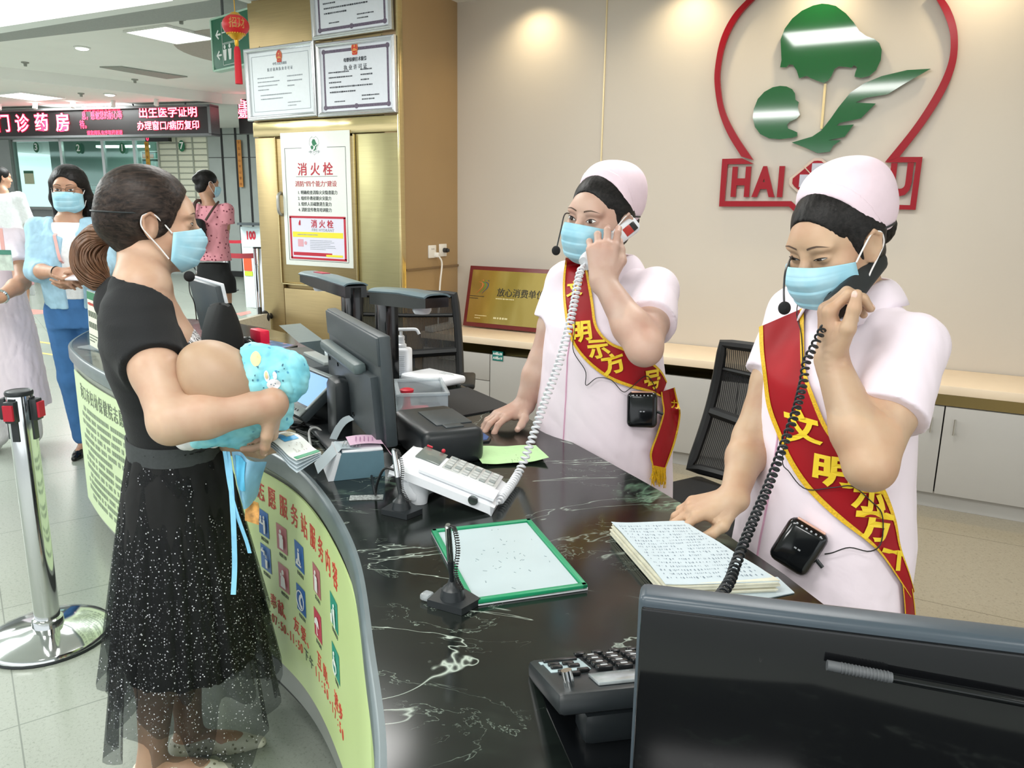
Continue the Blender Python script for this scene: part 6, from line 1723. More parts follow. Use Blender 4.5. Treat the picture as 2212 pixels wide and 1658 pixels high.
def mask_mesh(M, s=1.0, wd=.073, top=-.012, bot=-.119, drop=0.0, puff=1.0):
 """pleated face mask with its two ear loops (head-local)"""
 b = B()
 def fn(u, v):
  a = (u - 0.5) * 2; e = abs(a) ** 2.9
  zt, zb_ = top - .010 * e + .003 * (1 - e), bot + .030 * e
  z = zb_ + (zt - zb_) * v
  yc = np.interp(v, [0, .18, .45, .72, .88, 1.0], [.066, .099, .114, .122, .117, .106]) * puff
  ys = np.interp(v, [0, .5, 1], [.038, .040, .042])
  y = yc * (1 - e) + ys * e
  pl = ((v * 3.6) % 1.0)
  y += .0028 * (1 - e) * (pl - 0.5)
  return (wd * np.sign(a) * abs(a) ** 0.92, y, z)
 b.grid(fn, 41, 45, thick=.0014)
 b.v = [tuple(p) for p in wl(M, s, b.v)]
 return b
def ear_loops(M, s=1.0, wd=.073, top=-.012, bot=-.119, sides=(-1, 1)):
 out = B()
 for x in sides:
  P = spline([(x * wd, .040, top - .012), (x * .079, .018, .000), (x * .083, -.002, .016), (x * .087, -.022, .012), (x * .086, -.026, -.012), (x * .081, -.008, -.036), (x * .076, .012, -.058), (x * wd, .034, bot + .034)], 40)
  out.tube(wl(M, s, P), .0017 * s, 7)
 return out
# ================================================================== PEOPLE
SKIN_A = skin_material('skin_fair', '#cfae9c', '#c69c8a')
SKIN_B = skin_material('skin_warm', '#cbaa8c', '#c0977a')
SKIN_C = skin_material('skin_far', '#c09478', '#b5866e')
HAIR_BK = hair_material('black_hair', '#0a0909', '#262322', 1.33)
UNI = NT('pink_white_uniform')
n_ = UNI.n('ShaderNodeTexNoise', {'Vector': UNI.coord(), 'Scale': 9.0, 'Detail': 3.0, 'Distortion': 0.6})
n2_ = UNI.n('ShaderNodeTexNoise', {'Vector': UNI.coord(), 'Scale': 700.0})
UNI.set(Base_Color=lin('#f1e4ee'), Roughness=0.75).b.inputs['Sheen Weight'].default_value = 0.15
UNI.bump(n_.outputs[0], 0.3, 0.012)
UNIFORM = UNI.m
CAPM = mat('pink_cap_cloth', '#f3dde8', 0.7, var=0.01)
SEAM = mat('pink_seam', '#d9a9c2', 0.7, var=0)
MASKM = NT('blue_mask_cloth')
v_ = MASKM.coord()
n_ = MASKM.n('ShaderNodeTexNoise', {'Vector': v_, 'Scale': 25.0, 'Detail': 2.0})
MASKM.set(Base_Color=MASKM.ramp(n_.outputs[0], [(0.35, lin('#9fd6ea')), (0.65, lin('#b6e2f2'))]), Roughness=0.7)
MASKM.bump(n_.outputs[0], 0.2, 0.004)
MASKM = MASKM.m
WHITE_EL = mat('white_elastic', '#f0eeee', 0.7, var=0)
SASHR = NT('red_satin_sash')
n_ = SASHR.n('ShaderNodeTexNoise', {'Vector': SASHR.coord(), 'Scale': 7.0, 'Detail': 2.0})
SASHR.set(Base_Color=SASHR.ramp(n_.outputs[0], [(0.35, lin('#8f0c16')), (0.65, lin('#a5121d'))]), Roughness=0.5).b.inputs['Specular IOR Level'].default_value = 0.25
SASHR.bump(n_.outputs[0], 0.4, 0.02)
SASHR = SASHR.m
SASHY = mat('yellow_braid', '#e6b81c', 0.55, var=0.12, bscale=260, bump=0.5)
YTXT = mat('yellow_sash_lettering', '#f2d12b', 0.5, var=0)
STOCK = mat('white_stocking', '#e9e4e4', 0.7)
SHOEW = mat('white_shoe', '#ececea', 0.45)
EYE_POINT = np.array((0, 0, 1.46))   # eye height in front of the desk
def body_frame(x, y, F):
 f = unit((F[0], F[1], 0)); r = np.cross(f, (0, 0, 1))
 M = np.eye(4); M[:3, 0] = r; M[:3, 1] = f; M[:3, 2] = (0, 0, 1); M[:3, 3] = (x, y, 0)
 return M
def foot(S, ank, f, s=1.0):
 a = np.array(ank); f = unit((f[0], f[1], 0))
 S.cap(a, a - f * .02 * s + np.array((0, 0, -.045 * s)), .030 * s, .028 * s, k=.02)
 S.cap(a + np.array((0, 0, -.04 * s)), a + f * .115 * s + np.array((0, 0, -.058 * s)), .032 * s, .020 * s, k=.02)
 S.cap(a + f * .09 * s + np.array((0, 0, -.06 * s)), a + f * .155 * s + np.array((0, 0, -.064 * s)), .024 * s, .015 * s, k=.02)
def arm(S, sh, el, wr, r=(.052, .043, .040, .027), k=.02):
 sh, el, wr = map(np.array, (sh, el, wr))
 S.cap(sh, sh * .45 + el * .55, r[0], r[1] * 1.06, k=k); S.cap(sh * .45 + el * .55, el, r[1] * 1.06, r[1] * .93, k=k)
 m = el * .68 + wr * .32
 S.cap(el, m, r[1] * .92, r[2] * 1.04, k=k); S.cap(m, wr, r[2] * 1.04, r[3], k=k)
def unit_rows(v): return v / np.linalg.norm(v, axis=1, keepdims=True)
def bands(S, edges, off, nu=90, nw=9):
 """ribbon laid on surface S: edges = list of (left, right) start points; returns the grid of points"""
 L = spline([e[0] for e in edges], nu); R = spline([e[1] for e in edges], nu)
 G = np.array([[l * (1 - j / (nw - 1)) + r * j / (nw - 1) for j in range(nw)] for l, r in zip(L, R)])
 G = G.reshape(-1, 3); P = S.ray(G, G - EYE_POINT, off)
 D_ = np.linalg.norm(P - G, axis=1).reshape(nu, nw); bad = (np.abs(S.at(P) - off) > .012).reshape(nu, nw)
 for i in range(nu):
  if bad[i].any():
   g = D_[i][~bad[i]].max() if (~bad[i]).any() else np.median(D_[~bad])
   D_[i][bad[i]] = g
 P = (G + unit_rows(G - EYE_POINT) * D_.reshape(-1, 1)).reshape(nu, nw, 3)
 for _ in range(4):   # cloth spans hollows
  Q = P.copy(); Q[1:-1] = (P[:-2] + 2 * P[1:-1] + P[2:]) / 4; P = Q
 return P
def ribbon_object(P, toward, parent, name='sash', trim=0.09, mats=None, thick=0.0016):
 nu, nw, _ = P.shape
 def at(u, v):
  a = u * (nu - 1); i = min(int(a), nu - 2); a -= i; c = v * (nw - 1); j = min(int(c), nw - 2); c -= j
  return (P[i, j] * (1 - a) + P[i + 1, j] * a) * (1 - c) + (P[i, j + 1] * (1 - a) + P[i + 1, j + 1] * a) * c
 t = np.array(toward); nrm = unit(t)
 b = B(); b.grid(lambda u, v: at(u, v), nu, 13)
 k = len(b.v)
 b.grid(lambda u, v: at(u, v) + nrm * -0.002, nu, 13)
 o = b.build(name, SASHR, parent, world=True, auto=0)
 b = B()
 for (v0, v1) in ((0.0, trim), (1 - trim, 1.0)):
  b.grid(lambda u, v: at(u, v0 + (v1 - v0) * v) + nrm * 0.0025, nu, 4)
 ys = b.build('yellow_trim', SASHY, o); 
 Mi = npm(world_of(parent).inverted())
 for v in ys.data.vertices:
  v.co = Vector(Mi[:3, :3] @ np.array(v.co) + Mi[:3, 3])
 return o, at, nrm
def sash_text(at, nrm, items, sash, parent, size, up_t=-1):
 """items: (character, u, v); letters stand along the band"""
 b = B(); Mi = npm(world_of(parent).inverted())
 for ch, u, v, ang, sx in items:
  bb = B(); bb.text(ch, 1.0, ext=0.0, bold=0.035)
  p0 = at(u, v); e = 0.004
  du = unit(at(min(u + e, 1), v) - at(max(u - e, 0), v)); dv = unit(at(u, min(v + .05, 1)) - at(u, max(v - .05, 0)))
  Lu = np.linalg.norm(at(min(u + e, 1), v) - at(max(u - e, 0), v)) / (min(u + e, 1) - max(u - e, 0)); Lv = np.linalg.norm(at(u, 1.0) - at(u, 0.0))
  vs = []
  ca, sa = math.cos(ang), math.sin(ang)
  for (x, y, z) in bb.v:
   x, y = (x * sx) * ca - y * sa, (x * sx) * sa + y * ca
   uu, vv = u - y * size / Lu, v + x * size / Lv
   vs.append(at(min(max(uu, 0), 1), min(max(vv, 0.02), 0.98)) + nrm * 0.0035)
  b.add(vs, bb.f, smooth=False)
 b.v = [tuple(Mi[:3, :3] @ np.array(p) + Mi[:3, 3]) for p in b.v]
 return b.build('lettering', YTXT, sash)
def nurse_cap(M, s, parent):
 S = Sdf(); S.push(M, s)
 S.ell((0, -.050, .058), (.0855, .090, .090), k=0, p=2.4)
 S.cut((0, .030, .105), (0, .90, -.44)); S.cut((0, -.03, .004), (0, .16, -.98))
 S.pop()
 o = [(*S.mesh(.0032), 0)]
 T = Sdf(); T.push(M, s)
 T.ell((0, -.050, .058), (.0868, .0913, .0913), k=0, p=2.4)
 T.cut((0, .030, .105), (0, .90, -.44)); T.cut((0, -.03, .004), (0, .16, -.98)); T.cut((0, .004, .105), (0, -.90, .44)); T.pop()
 o.append((*T.mesh(.0032), 0))
 return mesh_object('nurse_cap', o, CAPM, parent)
def pulled_hair(M, s, parent, bun=(0, -.118, -.012), bunr=(.042, .034, .044), carve=((0, .100, -.030), (.080, .085, .106)), m=None):
 S = Sdf(); S.push(M, s)
 S.ell((0, -.018, .036), (.0805, .0995, .0850), k=0)
 for x in (-1, 1): S.ell((x * .061, -.014, .0), (.020, .044, .045), k=.02)
 S.ell((0, -.052, -.045), (.056, .050, .045), k=.03)
 S.ell(carve[0], carve[1], k=.006, op='-')
 for x in (-1, 1): S.ell((x * .080, -.004, -.014), (.016, .022, .034), k=.006, op='-')
 S.pop(); S.wrinkle(.0018, .02, 3, bias=(1, .3, .3))
 o = mesh_object('hair', [(*S.mesh(.0028), 0)], m or HAIR_BK, parent)
 if bun:
  T = Sdf(); T.push(M, s); T.ell(bun, bunr, k=0); T.pop(); T.wrinkle(.006, .03, 5)
  mesh_object('hair_bun', [(*T.mesh(.003), 0)], m or HAIR_BK, parent)
 return S
def nurse(label, loc, F, mid, eye, hfwd, hroll, hs, shw, R, L, prof, eyes_kw, sash, seam, skin, full):
 """R / L: dict(sh, el, wr, hand=(...)), prof = list of (z, rx, ry, cy) of the dress"""
 t = thing('person', label, 'person', loc)
 M = head_frame(eye, hfwd, hroll, hs)
 BF_ = body_frame(mid[0], mid[1], F)
 S = Sdf(); head_sdf(S, M, hs, full)
 nb = np.array((mid[0], mid[1], mid[2] + .035)) + np.array((F[0], F[1], 0)) * -.01
 nk = wl(M, hs, [(0, -.03, -.085)])[0]
 S.cap(nk, nb, .050 * hs, .056, k=.03)
 zs = [p[0] for p in prof]
 S.loft(zs, [0] * len(zs), [p[3] for p in prof], [p[1] - .012 for p in prof], [p[2] - .012 for p in prof], k=.03, F=Matrix([list(r) for r in BF_]))
 nails = []
 for A in (R, L):
  arm(S, A['sh'], A['el'], A['wr'], A.get('r', (.052, .044, .041, .028)))
  hand(S, nails=nails, **A['hand'])
 hipL = BF_[:3, 3] + BF_[:3, 0] * -.09; hipR = BF_[:3, 3] + BF_[:3, 0] * .09
 for h_ in (hipL, hipR):
  S.chain([h_ + (0, 0, .78), h_ + (0, 0, .44), h_ + (0, 0, .085)], [.085, .055, .038], k=.03)
  foot(S, h_ + (0, 0, .085), F)
 pieces = []
 hc = M[:3, 3]
 pieces.append((*S.mesh(.0026, hc - .16 * hs, hc + .16 * hs), 0))
 for A in (R, L):
  w = np.array(A['hand']['w']); f = unit(A['hand']['f']) * .09
  pieces.append((*S.mesh(.0024, np.minimum(w, w + f) - .085, np.maximum(w, w + f) + .085), 0))
  lo = np.minimum(np.minimum(A['sh'], A['el']), A['wr']) - .08; hi = np.maximum(np.maximum(A['sh'], A['el']), A['wr']) + .08
  pieces.append((*S.mesh(.0055, lo, hi), 0))
 lo, hi = S.bounds(); lo[2] = -.01; hi[2] = mid[2] + .06
 lo[:2] = BF_[:2, 3] - .27; hi[:2] = BF_[:2, 3] + .27
 pieces.append((*S.mesh(.010, lo, hi), 0))
 pieces += eyes(S, M, hs, **eyes_kw)
 pieces += nails
 mesh_object('body', pieces, [skin, EYE_W, EYE_I, LASH, BROW, NAIL], t)
 HS = pulled_hair(M, hs, t)
 nurse_cap(M, hs, t)
 # dress
 D_ = Sdf(); D_.loft(zs, [0] * len(zs), [p[3] for p in prof], [p[1] for p in prof], [p[2] for p in prof], k=0, F=Matrix([list(r) for r in BF_]), p=2.15)
 for A in (R, L):
  sh, el = np.array(A['sh']), np.array(A['el'])
  e = sh + (el - sh) * A.get('sleeve', .62)
  SL = Sdf(); SL.cap(sh + (nb - sh) * .35 + (0, 0, -.012), sh, .050, .060, k=0); SL.cap(sh, e + (el - sh) * .3, .061, A.get('cuff', .076), k=.02); SL.cut(e, el - sh)
  D_.join(SL, .035)
 D_.wrinkle(.005, .20, 11, bias=(1, 1, .35))
 D_.cap(nk, nb + (0, 0, .01), .040, .052, k=.004, op='-')
 mesh_object('dress', [(*D_.mesh(.0055), 0)], UNIFORM, t)
 # collar
 c0 = nb + (0, 0, .012)
 def col(u, v):
  a = (u - .5) * 2 * 2.55
  d = np.array((BF_[:3, 0] * math.sin(a) - BF_[:3, 1] * math.cos(a)))
  fr = max(0, -math.cos(a))
  rr = .058 + .040 * v + .012 * fr * v
  return c0 + d * rr * np.array((1, 1, 0)) + np.array((0, 0, .042 - .004 * v - .042 * v * v - .055 * fr * (0.35 + v * .65)))
 b = B(); b.grid(col, 48, 8, thick=.003); b.build('collar', UNIFORM, t, world=True, auto=0)
 # front seam
 Fd = np.array((F[0], F[1], 0)); Fd = unit(Fd)
 P = D_.ray([np.array((mid[0], mid[1], z)) + Fd * .4 + BF_[:3, 0] * seam for z in np.linspace(mid[2] - .07, .62, 40)], -Fd, .0012)
 b = B(); b.tube(P, .0022, 6); b.build('front_seam', SEAM, t, world=True)
 # mask
 mk_ = mask_mesh(M, hs, puff=1.02).build('face_mask', MASKM, t, world=True, auto=0)
 lp = ear_loops(M, hs).build('ear_loop', WHITE_EL, t, world=True)
 # stockings and shoes
 b = Sdf()
 for h_ in (hipL, hipR): foot(b, h_ + (0, 0, .087), F, 1.08)
 mesh_object('shoes', [(*b.mesh(.006), 0)], SHOEW, t)
 return t, S, D_, M, BF_
def xyz(p): return np.array(p, float)
# ---- the nurse on the left (white telephone)
F1 = unit((-.24, -.97, 0)); X1 = np.array((-.97, .24, 0))
mid1 = xyz((-.835, 2.119, 1.25))
view1 = unit(xyz((-0.773, 2.04, 1.047)) - (0, 0, 1.46))
R1 = dict(sh=mid1 + .155 * X1, el=xyz((-1.032, 2.09, 1.015)), wr=xyz((-1.072, 2.049, 0.872)), sleeve=.50, cuff=.070, r=(.050, .042, .039, .028))
R1['hand'] = dict(w=R1['wr'], f=xyz((-1.13, 1.91, 0.846)) - R1['wr'], dors=(-.15, -.25, 1), thumb_side=(.2, -1, 0), curl=[(.25, .45, .25), (.25, .4, .25), (.3, .45, .3), (.3, .5, .3)], s=1.06, spread=1.5,
                  thumb=[(.016, .022, -.006), (.042, .052, -.014), (.066, .066, -.022), (.086, .072, -.028)])
L1 = dict(sh=mid1 - .160 * X1, el=xyz((-0.619, 1.83, 1.131)), wr=xyz((-0.755, 1.878, 1.287)), sleeve=.60, cuff=.076, r=(.054, .047, .044, .030))
L1['hand'] = dict(w=L1['wr'], f=unit((-.10, .22, 1.0)), dors=(.34, -.86, .1), thumb_side=(.88, .48, 0), curl=[(.35, .55, .4), (.45, .7, .5), (.55, .8, .5), (.65, .85, .5)], s=1.06, spread=1.2,
                  thumb=[(.018, .022, -.004), (.052, .042, -.012), (.080, .040, -.020), (.103, .036, -.024)])
prof1 = [(.42, .225, .170, .0), (.62, .228, .175, .0), (.82, .218, .170, .005), (.95, .196, .158, .012), (1.06, .182, .150, .018), (1.14, .180, .140, .014), (1.21, .165, .110, .0), (1.26, .135, .082, -.008), (1.30, .085, .064, -.01), (1.325, .06, .056, -.01)]
t1, S1, D1, M1, BF1 = nurse('person in pink nurse cap and red sash holding a white telephone handset to the ear', (-.835, 2.119, 0.003), F1, mid1, xyz((-0.864, 1.975, 1.44)), (-.23, -.97, -.07), .12, 1.04, .16, R1, L1, prof1,
 dict(openness=.95, look=(0, 0)), None, 0.012, SKIN_A, 1.10)
sp = [(-0.749, 1.673, 1.384), (-0.727, 1.682, 1.374), (-0.763, 1.658, 1.356), (-0.723, 1.679, 1.353), (-0.762, 1.644, 1.299), (-0.71, 1.675, 1.311), (-0.752, 1.634, 1.238), (-0.695, 1.67, 1.258), (-0.732, 1.628, 1.173), (-0.68, 1.664, 1.201), (-0.697, 1.635, 1.125), (-0.649, 1.672, 1.166), (-0.647, 1.652, 1.085), (-0.615, 1.686, 1.152), (-0.597, 1.674, 1.064), (-0.575, 1.703, 1.134), (-0.553, 1.695, 1.053), (-0.539, 1.716, 1.105), (-0.53, 1.705, 1.043), (-0.522, 1.718, 1.078)]
ed = [(xyz(sp[i]), xyz(sp[i + 1])) for i in range(2, len(sp), 2)]
C1 = Sdf(); C1.join(D1, 0)
G = bands(C1, ed, .006)
s1, at1, n1 = ribbon_object(G, -view1, t1)
sash_text(at1, n1, [('文', .17, .42, -.1, .9), ('明', .375, .42, -.25, 1.0), ('示', .50, .55, -.5, .9), ('方', .62, .42, -.75, 1.0), ('号', .865, .45, -.95, 1.0)], s1, t1, .062)
sp = [(-0.532, 1.707, 1.054), (-0.505, 1.724, 1.065), (-0.527, 1.704, 1.031), (-0.496, 1.722, 1.038), (-0.522, 1.7, 1.006), (-0.486, 1.72, 1.007), (-0.529, 1.685, 0.961), (-0.486, 1.709, 0.967), (-0.538, 1.668, 0.915), (-0.491, 1.697, 0.927), (-0.53, 1.666, 0.888), (-0.501, 1.679, 0.882)]
ed = [(xyz(sp[i]), xyz(sp[i + 1])) for i in range(0, len(sp), 2)]
G = bands(C1, ed, .009, 50)
s1b, at1b, n1b = ribbon_object(G, -view1, t1, 'sash_tail')
sash_text(at1b, n1b, [('力', .28, .75, -.2, 1.0)], s1b, t1, .05)
b = B(); r = random.Random(5)
for k in range(70):
 v = k / 69; p = at1b(1.0, v) + n1b * .003; q = p + np.array((r.uniform(-.006, .006), r.uniform(-.004, .004), -r.uniform(.035, .06)))
 b.tube([p, (p + q) / 2 + np.array((r.uniform(-.003, .003), 0, 0)), q], .0011, 4)
b.build('fringe', SASHY, t1, world=True)
# ---- the nurse on the right (black telephone)
F2 = unit((-.62, -.78, 0)); X2 = np.cross(F2, (0, 0, 1))
mid2 = xyz((-.148, 1.732, 1.245))
view2 = unit(xyz((-0.143, 1.661, 0.961)) - (0, 0, 1.46))
R2 = dict(sh=mid2 + .150 * X2, el=xyz((-0.317, 1.688, 0.981)), wr=xyz((-0.315, 1.541, 0.885)), sleeve=.50, cuff=.068, r=(.048, .040, .037, .027))
R2['hand'] = dict(w=R2['wr'], f=xyz((-0.379, 1.505, 0.866)) - R2['wr'], dors=(-.1, -.3, 1), thumb_side=(.3, -1, 0), curl=[(.55, .7, .35), (.5, .65, .35), (.5, .6, .35), (.5, .6, .35)], s=1.0, spread=.9,
                  thumb=[(.014, .022, -.010), (.038, .046, -.022), (.062, .052, -.030), (.082, .050, -.034)])
L2 = dict(sh=mid2 - .155 * X2 - xyz((0, 0, .025)), el=xyz((-0.064, 1.442, 1.032)), wr=xyz((-0.153, 1.518, 1.199)), sleeve=.60, cuff=.074, r=(.052, .045, .042, .029))
L2['hand'] = dict(w=L2['wr'], f=unit((-.20, .10, 1.0)), dors=(-.95, -.30, -.1), thumb_side=(.45, -.9, .1), curl=[(.9, 1.1, .6), (.95, 1.15, .6), (1.0, 1.2, .6), (1.05, 1.2, .6)], s=1.08, spread=.6,
                  thumb=[(.018, .024, -.008), (.052, .044, -.022), (.083, .048, -.034), (.106, .050, -.040)])
prof2 = [(.42, .195, .165, .02), (.62, .205, .165, .02), (.80, .200, .155, .015), (.93, .178, .140, .012), (1.04, .172, .135, .015), (1.13, .172, .128, .012), (1.20, .160, .102, .0), (1.25, .130, .078, -.008), (1.295, .082, .062, -.01), (1.32, .058, .054, -.01)]
t2, S2, D2, M2_, BF2 = nurse('person in pink nurse cap and red sash holding a black telephone handset to the ear', (-.148, 1.732, 0.003), F2, mid2, xyz((-0.224, 1.607, 1.379)), (-.492, -.786, -.375), -.03, 1.0, .16, R2, L2, prof2,
 dict(openness=.42, look=(0, -.5)), None, 0.012, SKIN_B, 1.03)
C2 = Sdf(); C2.join(D2, 0)
sp = [(-0.223, 1.178, 1.297), (-0.168, 1.215, 1.326), (-0.218, 1.173, 1.263), (-0.162, 1.207, 1.279), (-0.209, 1.167, 1.225), (-0.155, 1.2, 1.235), (-0.199, 1.162, 1.181), (-0.136, 1.199, 1.191), (-0.18, 1.161, 1.14), (-0.115, 1.2, 1.151), (-0.164, 1.162, 1.106), (-0.092, 1.206, 1.125), (-0.135, 1.167, 1.065), (-0.065, 1.214, 1.102), (-0.092, 1.18, 1.024), (-0.034, 1.223, 1.071), (-0.044, 1.197, 0.988), (-0.011, 1.223, 1.022), (-0.022, 1.204, 0.967), (0, 1.219, 0.982), (0.006, 1.21, 0.93), (0.015, 1.218, 0.947), (0.022, 1.213, 0.908), (0.026, 1.217, 0.917)]
ed = [(xyz(sp[i]), xyz(sp[i + 1])) for i in range(0, len(sp), 2)]
G = bands(C2, ed, .006, 100)
s2, at2, n2 = ribbon_object(G, -view2, t2)
sash_text(at2, n2, [('文', .36, .50, -.35, 1.0), ('明', .535, .52, -.65, 1.0), ('示', .645, .72, -.7, .9), ('方', .715, .42, -.75, 1.0), ('丁', .855, .5, -.6, 1.0)], s2, t2, .075)
sp = [(0.01, 1.368, 0.857), (0.026, 1.375, 0.85), (0.016, 1.364, 0.828), (0.033, 1.371, 0.821), (0.022, 1.358, 0.794), (0.039, 1.366, 0.789)]
ed = [(xyz(sp[i]), xyz(sp[i + 1])) for i in range(0, len(sp), 2)]
G = bands(C2, ed, .006, 30)
ribbon_object(G, -view2, t2, 'sash_tail')
# ---- telephone handsets, coiled cords, headsets and voice amplifiers of the two nurses
def handset(name, label, top, bot, back, m, w_=.048, parts=True):
 top, bot = xyz(top), xyz(bot); ax = unit(bot - top); Lh = np.linalg.norm(bot - top)
 z = xyz(back); z = unit(z - ax * (z @ ax)); y = np.cross(z, ax)
 Fh = frame(tuple(top), tuple(ax), tuple(y))
 t = thing(name, label, 'telephone handset', tuple((top + bot) / 2))
 n = 26
 def sec(u, v):
  x = u * Lh
  e = abs(u - .5) * 2
  hw = w_ / 2 * (0.82 + .18 * e ** 2) * (1 - max(0, e - .9) * 3.0)
  zc = -.012 * e ** 2.5; th = .012 + .006 * e ** 3
  a = 2 * PI * v
  cx, cz = math.cos(a), math.sin(a)
  return (x, hw * math.copysign(abs(cx) ** .55, cx), zc + th * math.copysign(abs(cz) ** .6, cz))
 b = B(); b.grid(lambda u, v: sec(u, v), n, 33, Fh)
 for u in (0.0, 1.0):
  ring = [sec(u, k / 32) for k in range(32)]; b.add(ring, [tuple(range(32)) if u else tuple(range(32))[::-1]], Fh)
 b.build('handset_shell', m, t, world=True)
 b = B()
 for u in (.12, .88): b.cyl((u * Lh, 0, -.018), (u * Lh, 0, -.032), w_ * .46, w_ * .36, n=20, M=Fh)
 b.build('ear_cup', m, t, world=True)
 return t, Fh, Lh
def coil(pts, r, wire, turns, name, label, m, n_per=14, straight=0.03):
 P = np.array(spline([xyz(p) for p in pts], 400))
 s = np.r_[0, np.cumsum(np.linalg.norm(np.diff(P, axis=0), axis=1))]; Ls = s[-1]
 N_ = turns * n_per
 out = []
 up = None
 for i in range(N_ + 1):
  d = i / N_ * Ls
  p = np.array([np.interp(d, s, P[:, k]) for k in range(3)]); q = np.array([np.interp(min(d + .005, Ls), s, P[:, k]) - np.interp(max(d - .005, 0), s, P[:, k]) for k in range(3)])
  tn = unit(q)
  if up is None: up = unit(np.cross(tn, (0.3, 1, 0.2)))
  up = unit(up - tn * (up @ tn)); sd = np.cross(tn, up)
  e = min(1, d / straight, (Ls - d) / straight)
  a = 2 * PI * i / n_per
  out.append(p + (up * math.cos(a) + sd * math.sin(a)) * r * e)
 b = B(); b.tube(out, wire, 6)
 return tag(b.build(name, m), label, 'cord')
# nurse on the left
h1t, h1b = xyz((-0.744, 2.073, 1.435)), xyz((-0.812, 1.899, 1.332))
th1, FH1, LH1 = handset('telephone_handset', 'white telephone handset with a red label held by the left nurse', h1t, h1b, (.45, -.88, .1), PWH, .052)
b = B(); b.box((LH1 * .22, .004, .0095), (.034, .024, .006), FH1, bev=.002); b.build('red_label', mat('handset_red_label', '#b2352e', 0.35, var=0.05), th1, world=True)
b = B(); b.box((LH1 * .12, .004, .0100), (.020, .024, .006), FH1, bev=.002); b.build('black_label', mat('handset_black_label', '#2b2c2d', 0.35, var=0.3, bscale=400), th1, world=True)
e1 = FH1 @ Vector((LH1 * 1.0, 0, -.012))
coil([tuple(e1), (-0.819, 1.87, 1.302), (-0.81, 1.827, 1.248), (-0.799, 1.766, 1.172), (-0.799, 1.71, 1.087), (-0.81, 1.659, 1.001), (-0.82, 1.606, 0.907), (-0.829, 1.561, 0.841), tuple(SOCKET_W)], .0085, .0030, 62, 'coiled_cord', 'long white coiled telephone cord hanging down from the left nurse to the white phone', PWH)
# nurse on the right
h2t, h2b = xyz((-0.102, 1.71, 1.388)), xyz((-0.153, 1.553, 1.293))
th2, FH2, LH2 = handset('telephone_handset', 'black telephone handset held by the right nurse', h2t, h2b, (.55, -.80, .2), mat('matt_black_handset', '#24282a', 0.5, var=0.02), .058)
e2_ = FH2 @ Vector((LH2 * 1.0, 0, -.012))
coil([tuple(e2_), (-0.171, 1.488, 1.256), (-0.178, 1.466, 1.233), (-0.185, 1.432, 1.204), (-0.183, 1.402, 1.172), (-0.183, 1.345, 1.134), (-0.188, 1.285, 1.092), (-0.193, 1.201, 1.046), (-0.198, 1.107, 1.009), (-0.197, 1.021, 0.99), (-0.192, 0.942, 0.989), (-.20, .80, .99), (-.22, .84, .90)], .0062, .0021, 74, 'coiled_cord', 'long black coiled telephone cord hanging from the right nurse across the notebook', mat('black_cord_rubber', '#1d2124', 0.45, var=0), straight=.08)
def ray_eye(S, pts, off):
 P = np.array(pts); return S.ray(P, P - EYE_POINT, off)
def headset(M, s, boom, ball, label, wire, ear_side):
 t = thing('headset_microphone', label, 'headset', tuple(ball), 0, 'headset microphones of the nurses')
 x = ear_side
 P = spline([(x * .080, -.03, .012), (x * .070, -.085, .006), (0, -.112, .004), (-x * .070, -.085, .006), (-x * .080, -.025, .012), (-x * .080, .0, .010), (-x * .076, .02, -.002)], 40)
 b = B(); b.tube(wl(M, s, P), .0022, 7); b.build('neck_band', PBL, t, world=True)
 b = B(); b.tube(spline([wl(M, s, P[-1:])[0]] + [xyz(p) for p in boom] + [xyz(ball)], 40), .0020, 7); b.build('boom', PBL, t, world=True)
 b = B(); b.ball(tuple(ball), (.0115, .0115, .0125), nu=18, nv=14); b.build('foam_ball', mat('black_foam', '#17181a', 0.9, var=0.2, bscale=500, bump=0.6), t, world=True)
 b = B(); b.tube(spline([xyz(p) for p in wire], 80), .0012, 5); b.build('wire', CABLE, t, world=True)
 return t
wire1 = [wl(M1, 1.04, [(.08, -.02, -.03)])[0]] + list(ray_eye(C1, [(-0.745, 1.665, 1.346), (-0.739, 1.649, 1.268), (-0.726, 1.64, 1.205), (-0.723, 1.627, 1.147), (-0.692, 1.631, 1.1), (-0.687, 1.626, 1.067), (-0.666, 1.642, 1.084), (-0.637, 1.656, 1.08), (-0.61, 1.664, 1.054), (-0.595, 1.674, 1.062), (-0.567, 1.697, 1.09), (-0.546, 1.702, 1.066), (-0.539, 1.699, 1.037)], .010))
headset(M1, 1.04, [(-0.914, 1.974, 1.454), (-0.893, 1.905, 1.413)], (-0.889, 1.87, 1.36), 'black headset microphone worn by the left nurse', wire1, 1 if False else -1)
wire2 = [wl(M2_, 1.0, [(.08, -.02, -.03)])[0]] + list(ray_eye(C2, [(-0.177, 1.211, 1.326), (-0.167, 1.206, 1.289), (-0.16, 1.198, 1.242), (-0.163, 1.187, 1.201), (-0.17, 1.159, 1.11), (-0.158, 1.16, 1.087), (-0.134, 1.167, 1.063), (-0.098, 1.187, 1.066), (-0.073, 1.201, 1.068), (-0.048, 1.21, 1.048), (-0.03, 1.215, 1.028), (-0.026, 1.207, 0.988), (-0.039, 1.196, 0.974), (-0.067, 1.182, 0.979), (-0.088, 1.169, 0.971), (-0.098, 1.163, 0.969)], .010))
headset(M2_, 1.0, [(-0.254, 1.564, 1.364), (-0.249, 1.522, 1.328)], (-0.242, 1.505, 1.291), 'black headset microphone worn by the right nurse', wire2, -1)
